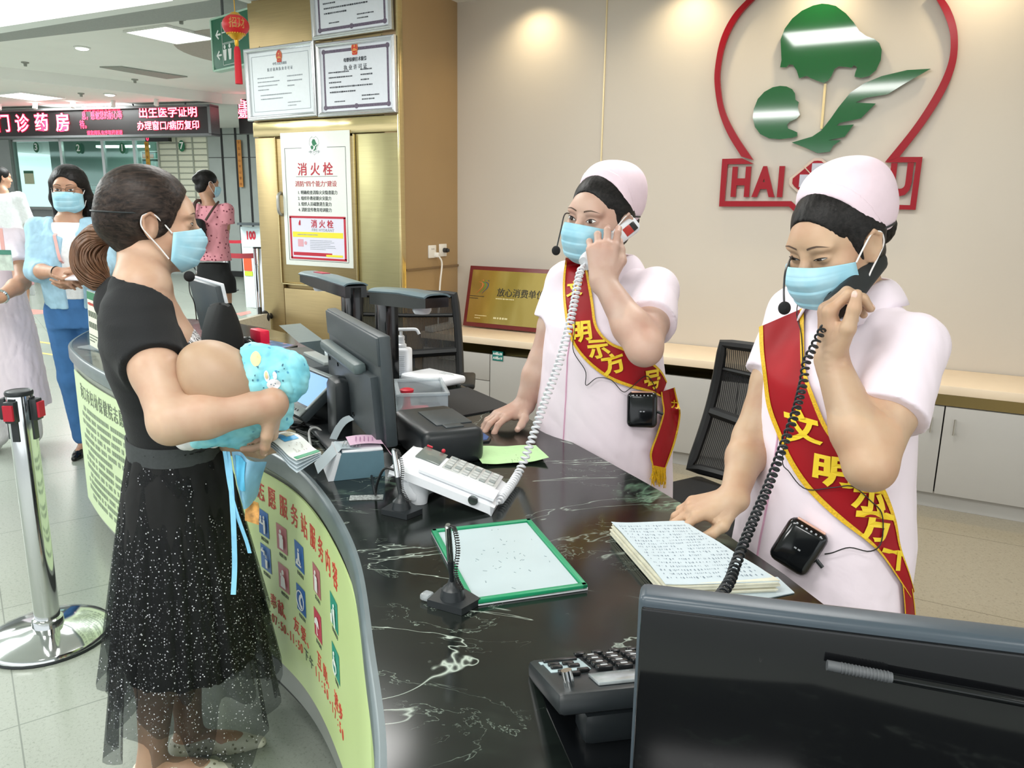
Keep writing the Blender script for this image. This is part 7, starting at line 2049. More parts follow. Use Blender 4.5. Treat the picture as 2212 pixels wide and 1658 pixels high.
def amplifier(label, c, rot, size, S, d, grill):
 """little waist loudspeaker, c = start point in front of the body"""
 p = ray_eye(S, [xyz(c)], .012)[0]
 z = -xyz(d); up = np.array((0, 0, 1.0)); x = unit(np.cross(up, z)); y = np.cross(z, x)
 ca, sa = math.cos(rot), math.sin(rot)
 Fm = frame(tuple(p), tuple(x * ca + y * sa), tuple(y * ca - x * sa))
 t = thing('voice_amplifier', label, 'voice amplifier', tuple(p), 0, 'voice amplifiers on the waists of the nurses')
 w_, h_, d_ = size
 b = B(); b.box((0, 0, d_ / 2), (w_, h_, d_), Fm, bev=.018, seg=4); b.build('amplifier_case', PBL2, t, world=True)
 b = B(); b.box((0.0, h_ * .49, d_ * .45), (w_ * .72, .004, d_ * .62), Fm, bev=.0018); b.build('top_plate', mat('rose_gold_plate', '#d9a993', 0.3, 0.4, var=0), t, world=True)
 b = B()
 for k in range(6): b.box((-w_ * .30 + k * w_ * .12, h_ * .40, d_ - .002), (w_ * .05, .004, .004), Fm, bev=.001)
 b.text('Z Z', .008, Fm @ Matrix.Translation((0, -.002, d_ + .0006)), ext=.0003) if False else None
 b.box((-.004, -.004, d_ + .0004), (.005, .003, .0008), Fm); b.box((.004, -.004, d_ + .0004), (.005, .003, .0008), Fm)
 b.build('button', mat('amplifier_silver', '#a9acb0', 0.3, 0.5, var=0), t, world=True)
 b = B(); q = Vector((w_ * .5, h_ * .33 if rot == 0 else -h_ * .05, d_ * .4)); b.cyl(Fm @ q, Fm @ (q + Vector((.016, -.006, 0))), .004, n=10); b.build('plug', PBL, t, world=True)
 return t
amplifier('black voice amplifier clipped at the waist of the left nurse under the sash', (-0.566, 1.678, 1.014), 0.03, (.082, .098, .030), C1, view1, False)
amplifier('black voice amplifier with a rose top hanging tilted at the waist of the right nurse', (-0.133, 1.147, 0.981), -.42, (.082, .098, .034), C2, view2, True)
# ---- the woman with the baby
Fm = unit((.60, .80, 0)); Xm = np.cross(Fm, (0, 0, 1))    # Xm = her right, towards the camera
BLKC = NT('black_knit')
n_ = BLKC.n('ShaderNodeTexNoise', {'Vector': BLKC.coord(), 'Scale': 260.0, 'Detail': 2.0})
BLKC.set(Base_Color=lin('#0d1013'), Roughness=0.85).b.inputs['Sheen Weight'].default_value = 0.03
BLKC.bump(n_.outputs[0], 0.3, 0.002); BLKC = BLKC.m
PATT = NT('black_white_pattern')
w_ = PATT.n('ShaderNodeTexNoise', {'Vector': PATT.coord(), 'Scale': 38.0, 'Detail': 3.0, 'Distortion': 2.5})
PATT.set(Base_Color=PATT.ramp(w_.outputs[0], [(0.42, lin('#e8e7ea')), (0.47, lin('#2a2a2e')), (0.53, lin('#2a2a2e')), (0.58, lin('#e8e7ea'))]), Roughness=0.7); PATT = PATT.m
HAIR_BR = NT('brown_ponytail')
v_ = HAIR_BR.coord(); n0 = HAIR_BR.n('ShaderNodeTexNoise', {'Vector': HAIR_BR.n('ShaderNodeMapping', {'Vector': v_, 'Scale': (1, 1, .22)}).outputs[0], 'Scale': 85.0, 'Detail': 4.0})
sx_ = HAIR_BR.n('ShaderNodeTexNoise', {'Vector': v_, 'Scale': 12.0})
HAIR_BR.set(Base_Color=HAIR_BR.mix(sx_.outputs[0], HAIR_BR.ramp(n0.outputs[0], [(0.35, lin('#2a1b14')), (0.7, lin('#6b4630'))]), lin('#8a6244')), Roughness=0.42)
HAIR_BR.bump(n0.outputs[0], 0.6, 0.004); HAIR_BR = HAIR_BR.m
HAIR_DB = hair_material('dark_brown_hair', '#14100f', '#43362f', .93)
mo_axis = xyz((-1.596, 1.16, 0.9))
mo = thing('person', 'person in black top and glittering tulle skirt holding a baby at the counter', 'person', (mo_axis[0], mo_axis[1], 0))
BFm = body_frame(mo_axis[0], mo_axis[1], Fm); BFMx = Matrix([list(r) for r in BFm])
def bl(x, y, z): return BFm[:3, :3] @ np.array((x, y, z)) + BFm[:3, 3]
hs = .97
Mm = head_frame(xyz((-1.582, 1.288, 1.419)), (.60, .80, -.09), .0, hs)
S = Sdf(); head_sdf(S, Mm, hs, 1.0, nose=1.0)
nb = bl(0, -.004, 1.272)
nk = wl(Mm, hs, [(0, -.028, -.085)])[0]
S.cap(nk, nb, .050, .056, k=.03)
S.cap(nb, bl(0, -.008, 1.24), .056, .075, k=.04); S.ell(bl(0, .045, 1.13), (.12, .062, .09), R=BFm[:3, :3], k=.04)
zs = [.74, .84, .92, 1.00, 1.08, 1.15, 1.21, 1.25, 1.275]
rx = [.165, .160, .140, .142, .150, .152, .150, .120, .075]; ry = [.124, .116, .104, .094, .092, .088, .078, .062, .050]; cy = [.040, .042, .040, .020, -.004, -.018, -.021, -.016, -.008]
S.loft(zs, [0] * 9, cy, [r - (.045 if z < .95 else .012) for r, z in zip(rx, zs)], [r - (.040 if z < .95 else .012) for r, z in zip(ry, zs)], k=.03, F=BFMx)
shR = xyz((-1.565, 1.118, 1.218)); elR = xyz((-1.354, 1.019, 1.023)); wrR = xyz((-1.218, 1.17, 1.049))
shL = bl(-.155, -.045, 1.225); elL = bl(-.20, .09, .98); wrL = xyz((-1.442, 1.245, 0.908))
arm(S, shR, elR, wrR, (.054, .046, .042, .033), k=.025); arm(S, shL, elL, wrL, (.052, .044, .042, .029))
nails = []
hR = dict(w=wrR, f=unit(xyz((-1.274, 1.212, 0.97)) - wrR), dors=unit((.75, .45, .35)), thumb_side=(-.2, -.9, .1), curl=[(.5, .7, .5)] * 4, s=1.0, spread=.7)
hL = dict(w=wrL, f=unit(xyz((-1.323, 1.242, 0.915)) - wrL), dors=unit((.45, -.75, -.45)), thumb_side=(0, 0, 1), curl=[(.5, .8, .5), (.55, .85, .5), (.6, .9, .5), (.65, .95, .5)], s=1.0, spread=.7)
for h_ in (hR, hL): hand(S, nails=nails, **h_)
ankR = xyz((-1.625, 1.085, .085)); ankL = xyz((-1.635, 1.205, .085))
hipR, hipL = bl(.085, .01, .80), bl(-.085, .01, .80)
fdir = unit((.75, .66, 0))
for h_, a_ in ((hipR, ankR), (hipL, ankL)):
 kn_ = (h_ + a_) / 2 + Fm * .03
 S.chain([h_, kn_, kn_ * .62 + a_ * .38 - Fm * .018, a_], [.062, .050, .048, .033], k=.03); foot(S, a_, fdir, .98)
hc = Mm[:3, 3]
pieces = [(*S.mesh(.0026, hc - .165 * hs, hc + .165 * hs), 0)]
for h_ in (hR, hL):
 c = h_['w'] + unit(h_['f']) * .08; pieces.append((*S.mesh(.0025, c - .13, c + .13), 0))
pieces.append((*S.mesh(.0055, np.minimum(np.minimum(shR, elR), wrR) - .07, np.maximum(np.maximum(shR, elR), wrR) + .07), 0))
lo, hi = S.bounds(); lo[2] = -.002; hi[2] = 1.36
pieces.append((*S.mesh(.008, lo, hi), 0))
pieces += eyes(S, Mm, hs, openness=.62, look=(0, -.2)) + nails
mesh_object('body', pieces, [skin_material('skin_mother', '#cdaa90', '#c2967c'), EYE_W, EYE_I, LASH, BROW, NAIL], mo)
# hair: smooth to a pony tail
H = Sdf(); H.push(Mm, hs)
H.ell((0, -.022, .040), (.086, .104, .090), k=0)
for x in (-1, 1): H.ell((x * .060, -.012, .006), (.026, .052, .050), k=.02)
H.ell((0, -.085, -.01), (.058, .046, .052), k=.03); H.ell((0, -.050, -.048), (.050, .042, .045), k=.03)
H.ell((0, .108, -.022), (.084, .090, .104), k=.008, op='-')
for x in (-1, 1): H.ell((x * .084, -.006, -.016), (.018, .024, .036), k=.006, op='-')
H.pop(); H.wrinkle(.0022, .018, 8, bias=(.3, 1, .6))
mesh_object('hair', [(*H.mesh(.0030), 0)], HAIR_DB, mo)
TP = np.array(spline([(-1.761, 1.204, 1.404), (-1.799, 1.197, 1.388), (-1.82, 1.183, 1.355), (-1.817, 1.175, 1.317), (-1.793, 1.18, 1.283), (-1.76, 1.193, 1.265)], 26))
TR = np.interp(np.linspace(0, 1, 26), [0, .12, .4, .65, .85, 1], [.014, .026, .038, .040, .028, .006])
b = B(); r = random.Random(3)
for k in range(420):
 a, q = r.uniform(0, 2 * PI), math.sqrt(r.uniform(.15, 1)); tw = r.uniform(-.5, .5); n_end = r.randint(20, 26); pts = []
 for i in range(n_end):
  d_ = unit(TP[min(i + 1, 25)] - TP[max(i - 1, 0)]); o1 = unit(np.cross(d_, (.6, .8, 0))); o2 = np.cross(d_, o1)
  aa = a + tw * i / 26
  pts.append(TP[i] + (o1 * math.cos(aa) + o2 * math.sin(aa)) * TR[i] * q)
 b.tube(pts, [.0030 * (1 - .75 * (i / (n_end - 1)) ** 3) for i in range(n_end)], 4, caps=False)
b.build('ponytail', HAIR_BR, mo, world=True, auto=0)
b = B(); a0, a1 = xyz((-1.758, 1.207, 1.409)), xyz((-1.778, 1.198, 1.394)); d_ = unit(a1 - a0); o1 = unit(np.cross(d_, (0, 0, 1))); o2 = np.cross(d_, o1)
b.tube([a0 * .4 + a1 * .6 + (o1 * math.cos(t) + o2 * math.sin(t)) * .023 for t in np.linspace(0, 2 * PI, 20)[:-1]], .009, 8, closed=True); b.build('hair_tie', mat('black_hair_tie', '#151515', 0.9, bump=0.5, bscale=200), mo, world=True)
# clothes
K = Sdf(); K.loft(zs, [0] * 9, cy, rx, ry, k=0, F=BFMx, p=2.15)
IN = Sdf(); IN.loft(zs[:7], [0] * 7, [c + .004 for c in cy[:7]], [r - .004 for r in rx[:7]], [r - .001 for r in ry[:7]], k=0, F=BFMx, p=2.15)
IN.ell(bl(0, .052, 1.115), (.118, .068, .085), R=BFm[:3, :3], k=.03); IN.ell(bl(0, .10, 1.235), (.10, .085, .055), k=.01, op='-')
IN.cut(bl(0, 0, .93), (0, 0, -1))
mesh_object('patterned_top', [(*IN.mesh(.006), 0)], PATT, mo)
for sh, el in ((shR, elR), (shL, elL)):
 e = sh + (el - sh) * .47
 SL = Sdf(); SL.cap(sh + (nb - sh) * .4 + (0, 0, -.012), sh, .056, .066, k=0); SL.cap(sh, e + (el - sh) * .3, .067, .066, k=.02); SL.cut(e, el - sh); K.join(SL, .03)
K.cap(nb, nb + (0, 0, -.03), .068, .082, k=.03)
K.wrinkle(.004, .16, 21)
K.cut(bl(0, 0, .905), (0, 0, -1))
K.push(BFm); K.ell((0, .045, 1.115), (.122, .066, .088), k=.03); K.ell((0, .120, 1.17), (.080, .130, .185), k=.006, op='-'); K.cap((0, .022, 1.285), (0, .012, 1.40), .076, .095, k=.006, op='-'); K.pop()
mesh_object('black_cardigan', [(*K.mesh(.0055), 0)], BLKC, mo)
b = B(); b.grid(lambda u, v: bl(.140 * math.sin(2 * PI * u), .040 + .107 * math.cos(2 * PI * u), .880 + .045 * v), 60, 3, closed_u=True, thick=.004); b.build('waistband', mat('dark_grey_waistband', '#3a3e40', 0.7, var=0.08, bscale=120), mo, world=True)
# skirt: dark lining and three layers of glitter tulle
LIN_ = Sdf(); LIN_.loft([.34, .50, .65, .80, .905], [0] * 5, [.035, .035, .038, .040, .040], [.185, .180, .170, .155, .136], [.160, .155, .145, .128, .104], k=0, F=BFMx, p=2.1); LIN_.wrinkle(.010, .12, 31, bias=(1, 1, .08))
mesh_object('skirt_lining', [(*LIN_.mesh(.007), 0)], mat('black_skirt_lining', '#0b0c0e', 0.85, var=0.1), mo)
TU = NT('glitter_tulle')
v_ = TU.coord()
vo = TU.n('ShaderNodeTexVoronoi', {'Vector': v_, 'Scale': 125.0, 'Randomness': 0.9})
spk = TU.ramp(vo.outputs['Distance'], [(0.17, (1, 1, 1, 1)), (0.23, (0, 0, 0, 1))])
ns = TU.n('ShaderNodeTexNoise', {'Vector': v_, 'Scale': 60.0})
spk = TU.n('ShaderNodeMath', {0: spk, 1: TU.ramp(ns.outputs[0], [(0.36, (0, 0, 0, 1)), (0.48, (1, 1, 1, 1))])}, operation='MULTIPLY').outputs[0]
tr = TU.n('ShaderNodeBsdfTransparent', {'Color': (.80, .82, .84, 1)})
TU.set(Base_Color=TU.mix(spk, lin('#0c0d10'), lin('#c9c9cf')), Roughness=0.6)
al = TU.n('ShaderNodeMath', {0: spk, 1: 0.40}, operation='MAXIMUM').outputs[0]
ms = TU.n('ShaderNodeMixShader', {0: al, 1: tr.outputs[0], 2: TU.b.outputs[0]}); TU.t.links.new(ms.outputs[0], TU.out.inputs[0])
TU = TU.m
def tulle(k, ztop, zbot, flare, seed, zig):
 r = random.Random(seed); ph = [r.uniform(0, 6.28) for _ in range(6)]
 def fn(u, v):
  a = 2 * PI * u
  hem = zbot + zig * (math.sin(3 * a + ph[0]) * .5 + .35 * math.sin(7 * a + ph[1]) + .25 * math.sin(12 * a + ph[4]))
  z = ztop + (hem - ztop) * v
  q = v ** .85
  rip = (.5 + .5 * math.sin(13 * a + ph[2] + 1.2 * math.sin(2 * a))) * .032 + (.5 + .5 * math.sin(23 * a + ph[3])) * .016
  R1, R2 = .138 + (flare - .138) * q, .106 + (flare * .90 - .106) * q
  s_ = 1 + (rip * q) / .2
  return bl(R1 * s_ * math.sin(a), .040 - .005 * q + R2 * s_ * math.cos(a), z)
 b = B(); b.grid(fn, 150, 26, closed_u=True); return b.build('tulle_layer', TU, mo, world=True, auto=0)
tulle(0, .90, .40, .185, 1, .09); tulle(1, .90, .27, .200, 2, .10); tulle(2, .89, .17, .205, 3, .09)
# shoes
CROC = NT('cream_clog'); vo = CROC.n('ShaderNodeTexVoronoi', {'Vector': CROC.coord(), 'Scale': 62.0, 'Randomness': 0.35})
CROC.set(Base_Color=CROC.ramp(vo.outputs['Distance'], [(0.20, lin('#8f8d78')), (0.27, lin('#e9e7d6'))]), Roughness=0.55)
for a_ in (ankR, ankL):
 Q = Sdf(); foot(Q, a_ + (0, 0, -.002), fdir, 1.16); Q.cut(a_ + (0, 0, -.028), (0, 0, 1)); Q.cut((0, 0, .0), (0, 0, -1))
 mesh_object('clog', [(*Q.mesh(.004), 0)], CROC.m, mo)
mask_mesh(Mm, hs).build('face_mask', MASKM, mo, world=True, auto=0)
ear_loops(Mm, hs).build('ear_loop', WHITE_EL, mo, world=True)
wire_ = [(-1.527, 1.228, 1.297), (-1.513, 1.217, 1.267), (-1.509, 1.224, 1.24), (-1.533, 1.246, 1.197)]
def mic(M, s, x, boom, ball, label, wire):
 t = thing('headset_microphone', label, 'headset', tuple(xyz(ball)))
 P = spline([(-x * .086, -.02, .016), (-x * .076, -.09, .012), (0, -.135, .010), (x * .076, -.09, .012), (x * .088, -.028, .018), (x * .084, .004, .022), (x * .078, .022, .002)], 40)
 b = B(); b.tube(wl(M, s, P), .0020, 7); b.build('neck_band', PBL, t, world=True)
 b = B(); b.tube(spline([wl(M, s, P[-1:])[0]] + [xyz(p) for p in boom] + [xyz(ball)], 40), .0016, 7); b.build('boom', PBL, t, world=True)
 b = B(); b.ball(tuple(xyz(ball)), (.0125, .0125, .0125), nu=18, nv=14); b.build('foam_ball', mat('black_foam', '#17181a', 0.9), t, world=True)
 b = B(); b.tube(spline([xyz(p) for p in wire], 40), .0013, 5); b.build('wire', CABLE, t, world=True)
mic(Mm, hs, -1, [wl(Mm, hs, [(-.066, .06, -.06)])[0], wl(Mm, hs, [(-.035, .10, -.118)])[0]], (-1.526, 1.229, 1.301), 'black headset microphone worn by the woman with the baby', wire_)
# ---- the baby in the arm
SKB = skin_material('skin_baby', '#b3977c', '#a98b72')
BLUEC = NT('pale_blue_baby_cloth')
v_ = BLUEC.coord(); vo = BLUEC.n('ShaderNodeTexVoronoi', {'Vector': v_, 'Scale': 34.0}); n_ = BLUEC.n('ShaderNodeTexNoise', {'Vector': v_, 'Scale': 18.0, 'Detail': 2.0})
c_ = BLUEC.ramp(n_.outputs[0], [(0.35, lin('#79cfe2')), (0.65, lin('#9fe6ee'))])
c_ = BLUEC.mix(BLUEC.ramp(vo.outputs['Distance'], [(0.10, (1, 1, 1, 1)), (0.15, (0, 0, 0, 1))]), c_, lin('#4f9fc4'))
BLUEC.set(Base_Color=c_, Roughness=0.75); BLUEC.bump(n_.outputs[0], 0.5, 0.01); BLUEC = BLUEC.m
hb = xyz((-1.332, 1.121, 1.101))
bb_ = thing('person', 'baby with a bare round head wrapped in pale blue printed cloth, held in the arm', 'person', tuple(hb))
RB_, UB_, VB_ = np.array((.879, .477, 0)), np.array((0, 0, 1.0)), unit((-.477, .879, 0))
def bo(x, y, z=0.0): return hb + RB_ * x + UB_ * y + VB_ * z     # x right, y up in the picture, z away
Q = Sdf()
Q.ell(bo(0, 0, .01), (.079, .080, .068), R=np.stack([RB_, VB_, UB_], 1), k=0)
Q.ell(bo(-.030, .040, .015), (.045, .048, .034), R=np.stack([RB_, VB_, UB_], 1), k=.04)       # brow and face turned to the chest
Q.ell(bo(-.052, .030, .02), (.020, .022, .024), k=.015); Q.ell(bo(-.060, .012, .02), (.018, .02, .016), k=.015)
Q.cap(bo(-.058, .046, .012), bo(-.066, .034, .012), .006, .009, k=.008)                       # nose
Q.ell(bo(.030, -.02, .005), (.055, .05, .05), k=.04)
Q.ell(bo(-.056, -.038, -.012), (.008, .008, .019), k=.005); Q.ell(bo(-.054, -.040, -.020), (.005, .004, .011), k=.003, op='-')   # ear
Q.cap(bo(.04, -.01, .04), bo(.10, -.012, .06), .042, .040, k=.03)
Q.cap(bo(.10, -.012, .06), bo(.085, -.07, .07), .038, .03, k=.03)
for dz in (.06, .08): Q.cap(bo(.08, -.08, dz), bo(.0, -.118, dz - .03), .028, .022, k=.03)
mesh_object('body', [(*Q.mesh(.0032), 0)], SKB, bb_)
Cc = Sdf()
Cc.cap(bo(.078, .018, .03), bo(.135, .004, .05), .052, .050, k=.02); Cc.cap(bo(.075, -.008, .02), bo(.140, -.022, .04), .050, .040, k=.02)
Cc.cap(bo(.062, .040, .05), bo(.125, .022, .07), .026, .024, k=.015); Cc.cap(bo(.13, .012, .01), bo(.150, -.02, .02), .022, .018, k=.012)
Cc.wrinkle(.009, .05, 6)
Cc.join(Q, .004, '-', grow=.0015) if False else None
hq = Sdf(); hq.ell(bo(0, 0, .01), (.083, .084, .072), R=np.stack([RB_, VB_, UB_], 1), k=0); Cc.join(hq, .003, '-')
mesh_object('blue_shirt', [(*Cc.mesh(.0032), 0)], BLUEC, bb_)
L_ = Sdf()
L_.cap(bo(.085, -.085, .05), bo(-.02, -.125, .03), .040, .034, k=.02); L_.cap(bo(-.02, -.125, .03), bo(-.06, -.150, .02), .030, .014, k=.02); L_.cap(bo(.09, -.075, .08), bo(.02, -.14, .06), .045, .035, k=.02)
L_.cap(bo(.11, -.06, .06), bo(.115, -.11, .07), .03, .024, k=.02)
L_.wrinkle(.010, .045, 9)
mesh_object('blue_trousers', [(*L_.mesh(.0035), 0)], BLUEC, bb_)
Wc = Sdf(); Wc.cap(bo(-.145, -.105, .05), bo(-.095, -.152, .05), .020, .022, k=.02); Wc.cap(bo(-.095, -.152, .05), bo(-.03, -.158, .045), .020, .012, k=.02); Wc.wrinkle(.006, .04, 4)
mesh_object('white_cloth', [(*Wc.mesh(.0035), 0)], mat('white_cotton', '#eceaec', 0.8, bump=0.2), bb_)
# rabbit print and little motifs on the blue shirt
PR_W, PR_D, PR_Y = mat('print_white', '#f2f1f4', 0.7, var=0), mat('print_dark_blue', '#3f6f86', 0.7, var=0), mat('print_cream_yellow', '#f0d9a4', 0.7, var=0)
def decal(polys, c, rot, m, name, off):
 out = B(); ca, sa = math.cos(rot), math.sin(rot)
 for poly in polys:
  pts = []
  n = len(poly); ctr = (sum(p[0] for p in poly) / n, sum(p[1] for p in poly) / n)
  for ring in (1.0, .5):
   for p in poly:
    x, y = ctr[0] + (p[0] - ctr[0]) * ring, ctr[1] + (p[1] - ctr[1]) * ring
    pts.append(bo(c[0] + x * ca - y * sa, c[1] + x * sa + y * ca, -.14))
  pts.append(bo(c[0] + ctr[0] * ca - ctr[1] * sa, c[1] + ctr[0] * sa + ctr[1] * ca, -.14))
  P = Cc.ray(np.array(pts), VB_, off)
  fs = [(k, (k + 1) % n, n + (k + 1) % n, n + k) for k in range(n)] + [(n + k, n + (k + 1) % n, 2 * n) for k in range(n)]
  out.add(P, fs)
 return out.build(name, m, bb_, world=True)
el_ = lambda cx_, cy_, a, b2, n=16: [(cx_ + a * math.cos(t), cy_ + b2 * math.sin(t)) for t in np.linspace(0, 2 * PI, n, endpoint=False)]
decal([el_(0, 0, .013, .012), el_(-.010, .020, .0048, .012), el_(.006, .018, .004, .009)], (.128, -.008), .15, PR_W, 'rabbit_print', .0012)
decal([el_(-.010, .021, .0025, .008)], (.128, -.008), .15, PR_Y, 'rabbit_print', .0020)
decal([el_(-.004, .001, .001, .0014, 8), el_(.004, .001, .001, .0014, 8), el_(0, -.003, .0016, .001, 8)], (.128, -.008), .15, PR_D, 'rabbit_print', .0024)
decal([el_(0, 0, .010, .015)], (.092, .046), .3, PR_Y, 'rabbit_print', .0012)
r = random.Random(4)
decal([el_(r.uniform(-.045, .05), r.uniform(-.05, .035), r.uniform(.0008, .002), r.uniform(.0008, .003), 6) for k in range(26)], (.105, .0), 0, PR_D, 'small_print', .0012)
# ---- carrier cloth and straps hanging below the baby
CARR = mat('translucent_blue_bag', '#8cc6e6', 0.3, var=0.12, bscale=20, alpha=0.85)
t = thing('baby_carrier_bag', 'blue cloth bag and long straps hanging below the baby in front of the skirt', 'bag', (-1.268, 1.11, 0.924))
def strip(pts, w_, m, name):
 P = [xyz(p) for p in spline([xyz(q) for q in pts], 40)]
 b = B(); b.grid(lambda u, v: P[int(round(u * 39))] + RB_ * (v - .5) * w_ + VB_ * .004 * math.sin(9 * u), 40, 3, thick=.0016); b.build(name, m, t, world=True)
STRAP = mat('light_blue_strap', '#86c8ec', 0.6, var=0.04)
strip([(-1.289, 1.1, 0.949), (-1.281, 1.096, 0.894), (-1.267, 1.087, 0.805), (-1.261, 1.076, 0.725), (-1.257, 1.062, 0.64)], .011, STRAP, 'strap')
strip([(-1.29, 1.094, 0.951), (-1.288, 1.095, 0.904), (-1.272, 1.094, 0.844), (-1.25, 1.094, 0.774), (-1.24, 1.099, 0.726)], .008, STRAP, 'strap')
def bagf(u, v):
 top = [xyz((-1.288, 1.111, 0.946)), xyz((-1.253, 1.117, 0.94)), xyz((-1.248, 1.165, 0.912))]
 bot = [xyz((-1.276, 1.116, 0.825)), xyz((-1.249, 1.116, 0.814)), xyz((-1.27, 1.159, 0.845))]
 def q(a, u): return a[0] * (1 - u) ** 2 + 2 * a[1] * u * (1 - u) + a[2] * u * u
 return q(top, u) * (1 - v) + q(bot, u) * v + VB_ * (.014 * math.sin(7 * u + 2 * v) - .012 * math.sin(PI * v))
b = B(); b.grid(bagf, 22, 18, thick=.002); b.build('bag_cloth', CARR, t, world=True)
b = B(); b.grid(lambda u, v: bagf(.1 + .45 * u, .05 + .55 * v) - VB_ * .006, 12, 10, thick=.002); b.build('blue_pocket', mat('bright_blue_cloth', '#55b4dd', 0.5, var=0.1, bscale=30), t, world=True)
b = B(); b.grid(lambda u, v: xyz((-1.278, 1.129, 0.836)) + RB_ * (u * .03) - UB_ * (v * .05 + u * .01) + VB_ * .004 * math.sin(5 * v), 8, 10, thick=.002); b.build('orange_print', mat('orange_cloth', '#e0a45c', 0.6, var=0.3, bscale=60), t, world=True)
# ---- brochure in her left hand
t = thing('brochure', 'open printed brochure held by the woman over the counter edge', 'brochure', (-1.238, 1.224, 0.94))
bc = [xyz((-1.321, 1.216, 0.947)), xyz((-1.291, 1.268, 0.952)), xyz((-1.162, 1.251, 0.928)), xyz((-1.174, 1.185, 0.925))]
def br_(u, v, k=0):
 p = (bc[0] * (1 - v) + bc[1] * v) * (1 - u) + (bc[3] * (1 - v) + bc[2] * v) * u
 return p + UB_ * (.012 * math.sin(PI * min(u * 1.25, 1)) - k * .0035 - .006 * k * (1 - v) * u)
for k in range(4):
 b = B(); b.grid(lambda u, v: br_(u, v, k), 18, 8, thick=.0006); b.build('page', PAPW if k else mat('brochure_cover', '#e6ebe6', 0.35, var=0.02), t, world=True)
def patch(u0, u1, v0, v1, m, name, z=.0012):
 b = B(); b.grid(lambda u, v: br_(u0 + (u1 - u0) * u, v0 + (v1 - v0) * v) + UB_ * z, 8, 5); b.build(name, m, t, world=True)
patch(.22, .52, .30, .85, mat('brochure_blue_photo', '#4aa6dc', 0.4, var=0.25, bscale=50), 'cover_picture')
patch(.20, .40, .55, .88, mat('brochure_tan_photo', '#b9b195', 0.4, var=0.2, bscale=70), 'cover_picture', .0016)
patch(.90, .985, .05, .98, mat('brochure_green_band', '#2f8f66', 0.4, var=0), 'green_band')
b = B(); r = random.Random(6)
for k in range(16):
 u, v = r.uniform(.60, .82), r.uniform(.15, .85); P = [br_(u, v) + UB_ * .0016, br_(u + .03, v) + UB_ * .0016, br_(u + .03, v + .02) + UB_ * .0016, br_(u, v + .02) + UB_ * .0016]
 b.add(P, [(0, 1, 2, 3)], smooth=False)
b.build('printed_text', mat('brochure_print', '#b9b7ae', 0.5, var=0), t, world=True)
# ================================================================== HALL: SIGNS, LANTERN, BARRIERS, PEOPLE
LEDB = mat('led_board_black', '#171212', 0.35, var=0.05)
LEDR = mat('led_red_light', '#ff2b4d', 0.5, emit=3.2, var=0)
LEDW = mat('led_pink_white_light', '#ffb3c4', 0.5, emit=2.2, var=0)
LEDF = mat('led_frame_grey', '#5d5f60', 0.4)
so = 3.6
q = [(-1.802, 3.002), (2.378, 2.986), (2.343, 2.555), (-1.871, 2.591)]
zt2, zb2 = q[1][1], q[2][1]; ul, ur = q[0][0] - 0.8, q[1][0]
SG = FARW(so)
t = thing('led_sign', 'long black scrolling sign with glowing red Chinese lettering over the pharmacy windows', 'led sign', tuple(SG @ Vector(((ul + ur) / 2, zb2, 0))))
b = B(); b.box(((ul + ur) / 2, (zt2 + zb2) / 2, -0.09), (ur - ul, zt2 - zb2, 0.16), SG); b.build('sign_case', LEDB, t, world=True)
b = B()
for z in (zt2, zb2): b.box(((ul + ur) / 2, z, -0.05), (ur - ul + .05, 0.035, 0.22), SG)
b.box((ur, (zt2 + zb2) / 2, -0.05), (0.05, zt2 - zb2, 0.22), SG); b.build('sign_frame', LEDF, t, world=True)
def led(txt, px, size, bold=0.0, m=None, sx=1.0, glow=True):
 u, z = px
 b = B(); b.text(txt, size, SG @ Matrix.Translation((u, z, 0.002)), bold=(0.030 if m else 0.004) + bold, sx=sx, ext=0.001); b.build('red_glow', LEDR, t, world=True)
 if m is not None:
  b = B(); b.text(txt, size, SG @ Matrix.Translation((u, z, 0.005)), bold=-0.002 + bold, sx=sx, ext=0.001); b.build('lettering', m, t, world=True)
for ch, p in zip('门诊药房', [(-1.76, 2.77), (-1.361, 2.764), (-0.948, 2.772), (-0.505, 2.765)]): led(ch, p, 0.30, m=LEDW, bold=.006)
led('息，感谢您的耐心等', [(0.299, 2.874)][0], 0.145, sx=.62); led('待。', [(-0.063, 2.736)][0], 0.145, sx=.7)
led('候诊请保持安静谢谢', [(0.311, 2.974)][0], 0.085, sx=.95); led('请您排队有序取药谢谢', [(0.321, 2.608)][0], 0.075, sx=.95)
led('出生医学证明', [(1.575, 2.899)][0], 0.185, m=LEDW); led('办理窗口/病历复印', [(1.564, 2.697)][0], 0.145, m=LEDW, sx=.98)
b = B()
for u in np.linspace(ul + .5, ur - .5, 5): b.cyl(SG @ Vector((u, zt2, -.05)), SG @ Vector((u, 3.06, -.05)), 0.015, n=8)
b.build('hanger_rod', LEDF, t, world=True)
# second sign
q = [(2.585, 3.122), (2.915, 3.128), (2.88, 2.606), (2.591, 2.61)]
S2G = FARW(3.2)
t = thing('led_sign', 'smaller black sign with red lettering half hidden behind the framed certificates', 'led sign', tuple(S2G @ Vector((q[0][0], q[2][1], 0))))
b = B(); b.box((q[0][0] + .75, (q[0][1] + q[2][1]) / 2, -.08), (1.5, q[0][1] - q[2][1], .16), S2G); b.build('sign_case', LEDB, t, world=True)
for ch, p in zip('自由爱国', [(2.656, 3.044), (2.775, 3.041), (2.654, 2.897), (2.773, 2.902)]):
 b = B(); b.text(ch, 0.15, S2G @ Matrix.Translation((p[0], p[1], .002)), bold=.03, ext=.001); b.build('red_glow', LEDR, t, world=True)
 b = B(); b.text(ch, 0.15, S2G @ Matrix.Translation((p[0], p[1], .005)), bold=.0, ext=.001); b.build('lettering', LEDW, t, world=True)
